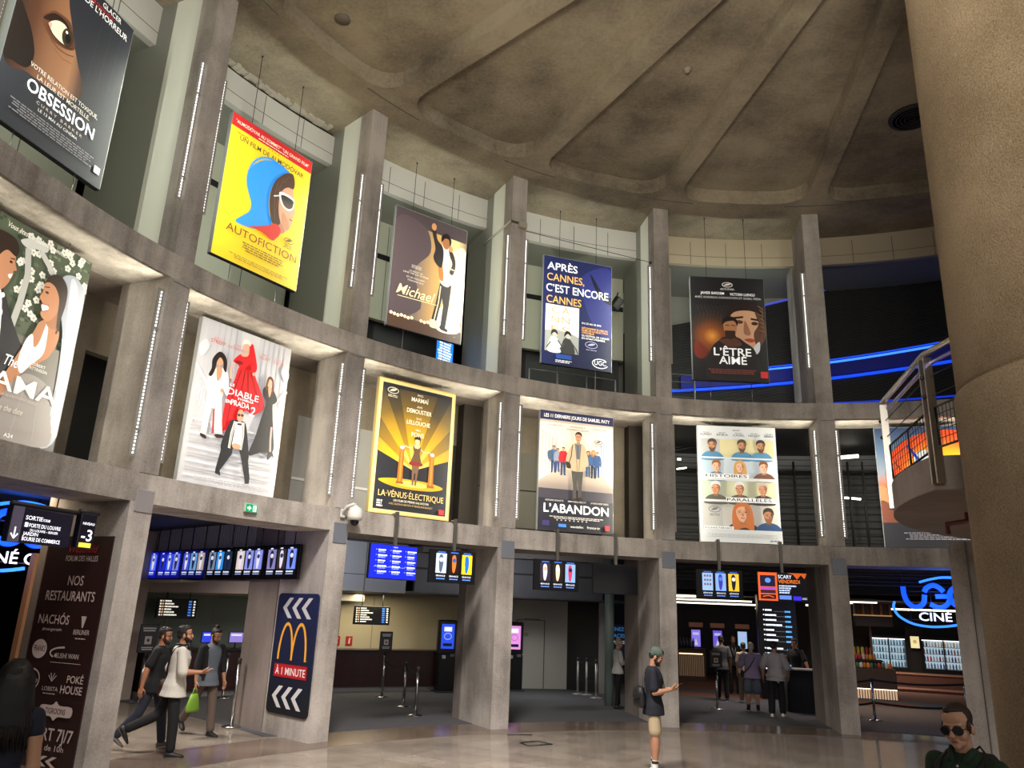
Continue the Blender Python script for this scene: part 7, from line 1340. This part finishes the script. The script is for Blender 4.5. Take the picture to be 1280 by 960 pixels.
# ---- dark-haired woman cut by the left edge
pw_ = along(13, 880, 6.3); pw_.z = 0
c3 = person('woman with long dark hair seen from behind at the left edge', pw_, .35, 1.79, '#b58a6c', ('#0f0c0c', 'long'), dict(c='#141a2c', sleeve=.3, inf=.008), dict(c='#c9c2b4', inf=.016), '#d8d4cc', dict(L=(.08, .02, .02, 0), R=(-.05, .05, .02, 0), head=(.1, .02, 0)), None, .0065, female=True)
# ---- three walkers on the left
def ex_white(c):
    b = MB(); a, x, f, S = c['sp'], c['x'], c['f'], c['S']; pts = [a(1.475, .085*math.sin(q)-.0)+x*.098*math.cos(q)*S for q in [math.pi*(-1.25+1.5*i/14) for i in range(15)]]
    b.tube(pts, .012*S, mat('#0e0e10', .5), 8)
    b.build('neckband', c['root'])
    for s_ in (-1, 1): b = MB(); b.ball(a(1.455, .085)+x*s_*.075*S, (.035*S, .024*S, .04*S), mat('#0e0e10', .5), 12, 8); b.build('headphone_cup', c['root'])
p4 = at_px(205, 946)
c4 = person('bearded man in a white tee and black trousers, headphones on his neck', p4, -1.15, 1.83, '#a87658', ('#100d0c', 'short'), dict(c='#c6c2b8', sleeve=1.0, inf=.024, hem=.78, flare=.015, n='tee'), dict(c='#0e0e11', inf=.014), '#1d1c1c', dict(lean=.05, L=(-.38, .75, .03, -.95), R=(.10, .06, .03, 0), aL=((-.22, -.42, -1), (-.10, .10, -1)), aR=((.16, .15, -1), (-.05, .95, .0)), head=(-.12, .06, 0), hR=(.7, (-.5, .1, .8)), hL=(.5, None)), '#120e0d', .006, extras=ex_white, sole='#3a3a38')
sh, el, wr, ua, fa, sd = c4['arms']['aR']; phone_thing('lit phone held out by the man in the white tee', c4, wr+V3(-.01, .09, .035), (0, 1, .12), (0, -.12, 1), '#9aa4b8')
sling('brown leather bag at the hip of the man in the white tee', c4, '#3a241a', c4['sp'](.86, -.06)+c4['x']*-.24, -1, .30, .26, .10, '#1d1512', 1.57)
p5 = at_px(181, 936)
c5 = person('man in black tee, jeans and glasses walking behind the white-shirted man', p5, -1.45, 1.79, '#a87252', ('#1a1311', 'short'), dict(c='#0d0e12', sleeve=.72, inf=.018, hem=.80), dict(c='#242a38', inf=.014, n='jeans'), '#55524e', dict(lean=.03, L=(.30, .15, .02, .1), R=(-.34, .35, .02, -.5), aL=((-.18, .12, -1), (-.05, .35, -1)), aR=((.2, -.38, -1), (.04, -.12, -1)), head=(-.05, -.10, 0)), '#2a1c16', .0065, extras=lambda c: glasses(c, '#c8ccd0', False), sole='#b8b4ae')
p6 = at_px(250, 920)
def ex_knot(c):
    m = mat('#0f1014', .85); a, x, f, S, g = c['sp'], c['x'], c['f'], c['S'], c['gb']; b = MB()
    for s_ in (-1, 1):
        b.loft([(a(.88, -.02)+x*s_*.128*g, x*.052*S, f*.130*S), (a(1.10, -.02)+x*s_*.118*g, x*.052*S, f*.122*S), (a(1.30, -.02)+x*s_*.125*g, x*.058*S, f*.128*S), (a(1.42, -.02)+x*s_*.10*g, x*.07*S, f*.09*S)], m, 14)
        sh, el, wr, ua, fa, sd = c['arms']['aL' if s_ < 0 else 'aR']; b.ball(sh-x*sd*.022*S, .074*g, m, 12, 8); limb(b, sh, el, .069*g, .060*g, m); limb(b, el, el+(wr-el)*.35, .060*g, .052*g, m)
    b.loft([(a(.88, -.10), x*.15*S, f*.045*S), (a(1.3, -.10), x*.17*S, f*.05*S), (a(1.44, -.06), x*.10*S, f*.05*S)], m, 14); solid(b, 'jacket', c['root'], .008, 4, m)
c6 = person('bearded man with a topknot in a dark jacket over a blue-grey shirt', p6, -2.25, 1.76, '#a5775c', ('#171210', 'topknot'), dict(c='#59626c', sleeve=.3, inf=.014, hem=.80, flare=.01), dict(c='#574a42', inf=.018), '#161415', dict(lean=.03, L=(.16, .05, .02, .0), R=(-.42, .30, .03, -.55), aL=((-.20, .05, -1), (-.10, .22, -1)), aR=((.22, .0, -1), (.06, .2, -1)), head=(.15, -.32, 0)), '#1a1210', .0062, extras=ex_knot)
sh, el, wr, ua, fa, sd = c6['arms']['aR']; q = world(c6, wr+fa*.11)
e = thing('carrier_bag', 'bright green bag hanging from the hand of the topknot man', 'bag', q-Vector((0, 0, .36)), -1.9); mg = mat('#6f9a2c', .6)
b = MB(); b.loft([((0, 0, 0), V3(.15, 0, 0), V3(0, .05, 0)), ((0, 0, .04), V3(.16, 0, 0), V3(0, .06, 0)), ((0, 0, .18), V3(.12, 0, 0), V3(0, .045, 0)), ((0, 0, .28), V3(.07, 0, 0), V3(0, .03, 0))], mg, 16)
for i in range(7): b.tube([(-.12+.04*i, -.05, .02), (-.05+.017*i, -.03, .26)], .006, mat('#5a8222', .6), 5)
b.build('pouch', e); b = MB(); b.tube([(-.05, 0, .27), (-.02, 0, .36), (0, 0, .385), (.02, 0, .36), (.05, 0, .27)], .008, mg, 6); b.build('handle', e)
# ---- girl with her phone by the green post
c7 = person('fair-haired girl in a grey tee and black leggings reading a phone by the post', at_px(772, 886), -1.3, 1.66, '#c09a84', ('#c9b79a', 'bun'), dict(c='#b5b4b0', sleeve=.8, inf=.016, hem=.86), dict(c='#0c0c0e', inf=.006, n='leggings'), '#141416', dict(L=(.12, .06, .03, 0), R=(-.06, .10, .03, 0), aL=((-.12, .12, -1), (.22, .95, .15)), aR=((.12, .12, -1), (-.22, .95, .2)), head=(0, -.35, 0), hL=(.7, (.6, 0, .8)), hR=(.7, (-.6, 0, .8))), None, .008, female=True, sole='#101012', extras=lambda c: (lambda b: (b.tube([c['hp'](.084*math.cos(q), .0-.10*math.sin(q), .165) for q in [math.pi*i/12 for i in range(13)]], .016, mat('#8fa09a', .8), 8), b.build('headband', c['root'])))(MB()))
a_ = c7['arms']; phone_thing('pale phone held by the fair-haired girl', c7, (a_['aL'][2]+a_['aR'][2])/2+V3(0, .08, .04), (0, .85, .4), (0, -.4, .85), '#aab4b8')
# ---- group at the display tower
c8 = person('man in a dark grey tee standing behind the notice board post, back turned', at_px(904, 876), -.15, 1.78, '#9c735a', ('#17120f', 'short'), dict(c='#4c4e50', sleeve=.8, inf=.018, hem=.82), dict(c='#0f1013', inf=.014), '#2c2c2e', dict(L=(.1, .05, .02, 0), R=(-.05, .08, .02, 0), aL=((-.16, .1, -1), (.25, .8, .1)), aR=((.2, -.05, -1), (.05, .3, -1)), head=(-.1, -.2, 0)), None, .009, sole='#d8d8d6')
c9 = person('woman in a cream top mostly hidden behind the lilac-shirted man', at_px(932, 879), -.2, 1.62, '#b58a6c', ('#3a2a20', 'short'), dict(c='#b8a894', sleeve=.8, inf=.016), dict(c='#8f7f6c', inf=.016), '#d8d0c4', dict(L=(.05, .05, .02, 0), R=(-.08, .08, .02, 0)), None, .009, female=True)
def ex_lilac(c):
    for k in 'LR':
        hip, kne, ank, toe, nf = c['J'][k]; a_, k_ = c['sc'](ank), c['sc'](kne); q = (k_-a_).normalized(); b = MB(); b.tube([a_-q*.02, a_+q*.09], .046, mat('#1c1c20', .8), 12); b.build('sock', c['root'])
c10 = person('grey-haired man in a lilac shirt and blue-grey shorts seen from behind', at_px(942, 889), -.22, 1.68, '#c49a82', ('#b9ab9c', 'receding'), dict(c='#8f82a0', sleeve=.95, inf=.026, hem=.82, flare=.012), dict(c='#5c6472', len=.95, inf=.028, n='shorts'), '#151517', dict(L=(.0, .04, .05, 0), R=(.06, .08, .05, 0), aL=((-.35, -.05, -1), (.25, .35, -1)), aR=((.35, .05, -1), (.1, .6, -.8)), head=(-.2, -.1, 0)), None, .008, build=1.12, extras=ex_lilac, sole='#e4e2de')
sling('black bag on a strap across the back of the lilac-shirted man', c10, '#121214', c10['sp'](.92, .0)+c10['x']*-.24, -1, .22, .18, .08, None, 1.57)
def ex_grey(c):
    m = mat('#a9a7aa', .85); a, x, f, S, g = c['sp'], c['x'], c['f'], c['S'], c['gb']; b = MB(); b.tube([a(.93, .15*math.sin(q)*g)+x*.185*math.cos(q)*g+V3(0, 0, .02*math.sin(3*q)) for q in [2*math.pi*i/18 for i in range(18)]], .028*S, m, 8, True); b.tube([a(.92, -.16), a(.84, -.18)+x*.06, a(.78, -.16)+x*.09], [.03, .034, .02], m, 8); b.build('tied_top', c['root'])
c11 = person('man in a pale grey tee with a top tied round his waist, from behind', at_px(972, 896), -.42, 1.76, '#a87c62', ('#2e2a2a', 'short'), dict(c='#a3a2a8', sleeve=.95, inf=.026, hem=.82), dict(c='#111217', inf=.024), '#e0ded8', dict(L=(-.08, .1, .03, 0), R=(.20, .08, .05, 0), aL=((-.35, .0, -1), (-.05, .3, -1)), aR=((.35, .1, -1), (.0, .6, -.8)), head=(-.3, -.12, 0)), None, .008, build=1.1, extras=ex_grey, sole='#f0eeea')
c12 = person('man dressed in black leaning on the draped table, facing the shoppers', at_px(1000, 884), 2.2, 1.80, '#a67455', ('#0f0c0b', 'short'), dict(c='#0d0d10', sleeve=.8, inf=.018, hem=.84), dict(c='#0d0d10', inf=.014), '#101012', dict(lean=.10, L=(.08, .05, .03, 0), R=(-.05, .1, .03, 0), aL=((-.55, .15, -1), (-.45, .25, -.8)), aR=((.2, .1, -1), (-.1, .7, -.5)), head=(.1, -.2, 0)), None, .008)
c13 = person('staff member in black with a pale lanyard standing before the lit order screens', at_px(919, 868), 3.0, 1.74, '#8c6248', ('#0d0b0b', 'bun'), dict(c='#0b0b0d', sleeve=1.6, inf=.016), dict(c='#0b0b0d', inf=.014), '#101012', dict(), None, .010, female=True, extras=lambda c: (lambda b: (b.tube([c['sp'](1.46, -.02)-c['x']*.07, c['sp'](1.35, .14)-c['x']*.05, c['sp'](1.14, .15), c['sp'](1.35, .14)+c['x']*.05, c['sp'](1.46, -.02)+c['x']*.07], .008, mat('#b8b0a8', .6), 6), b.build('lanyard', c['root'])))(MB()))
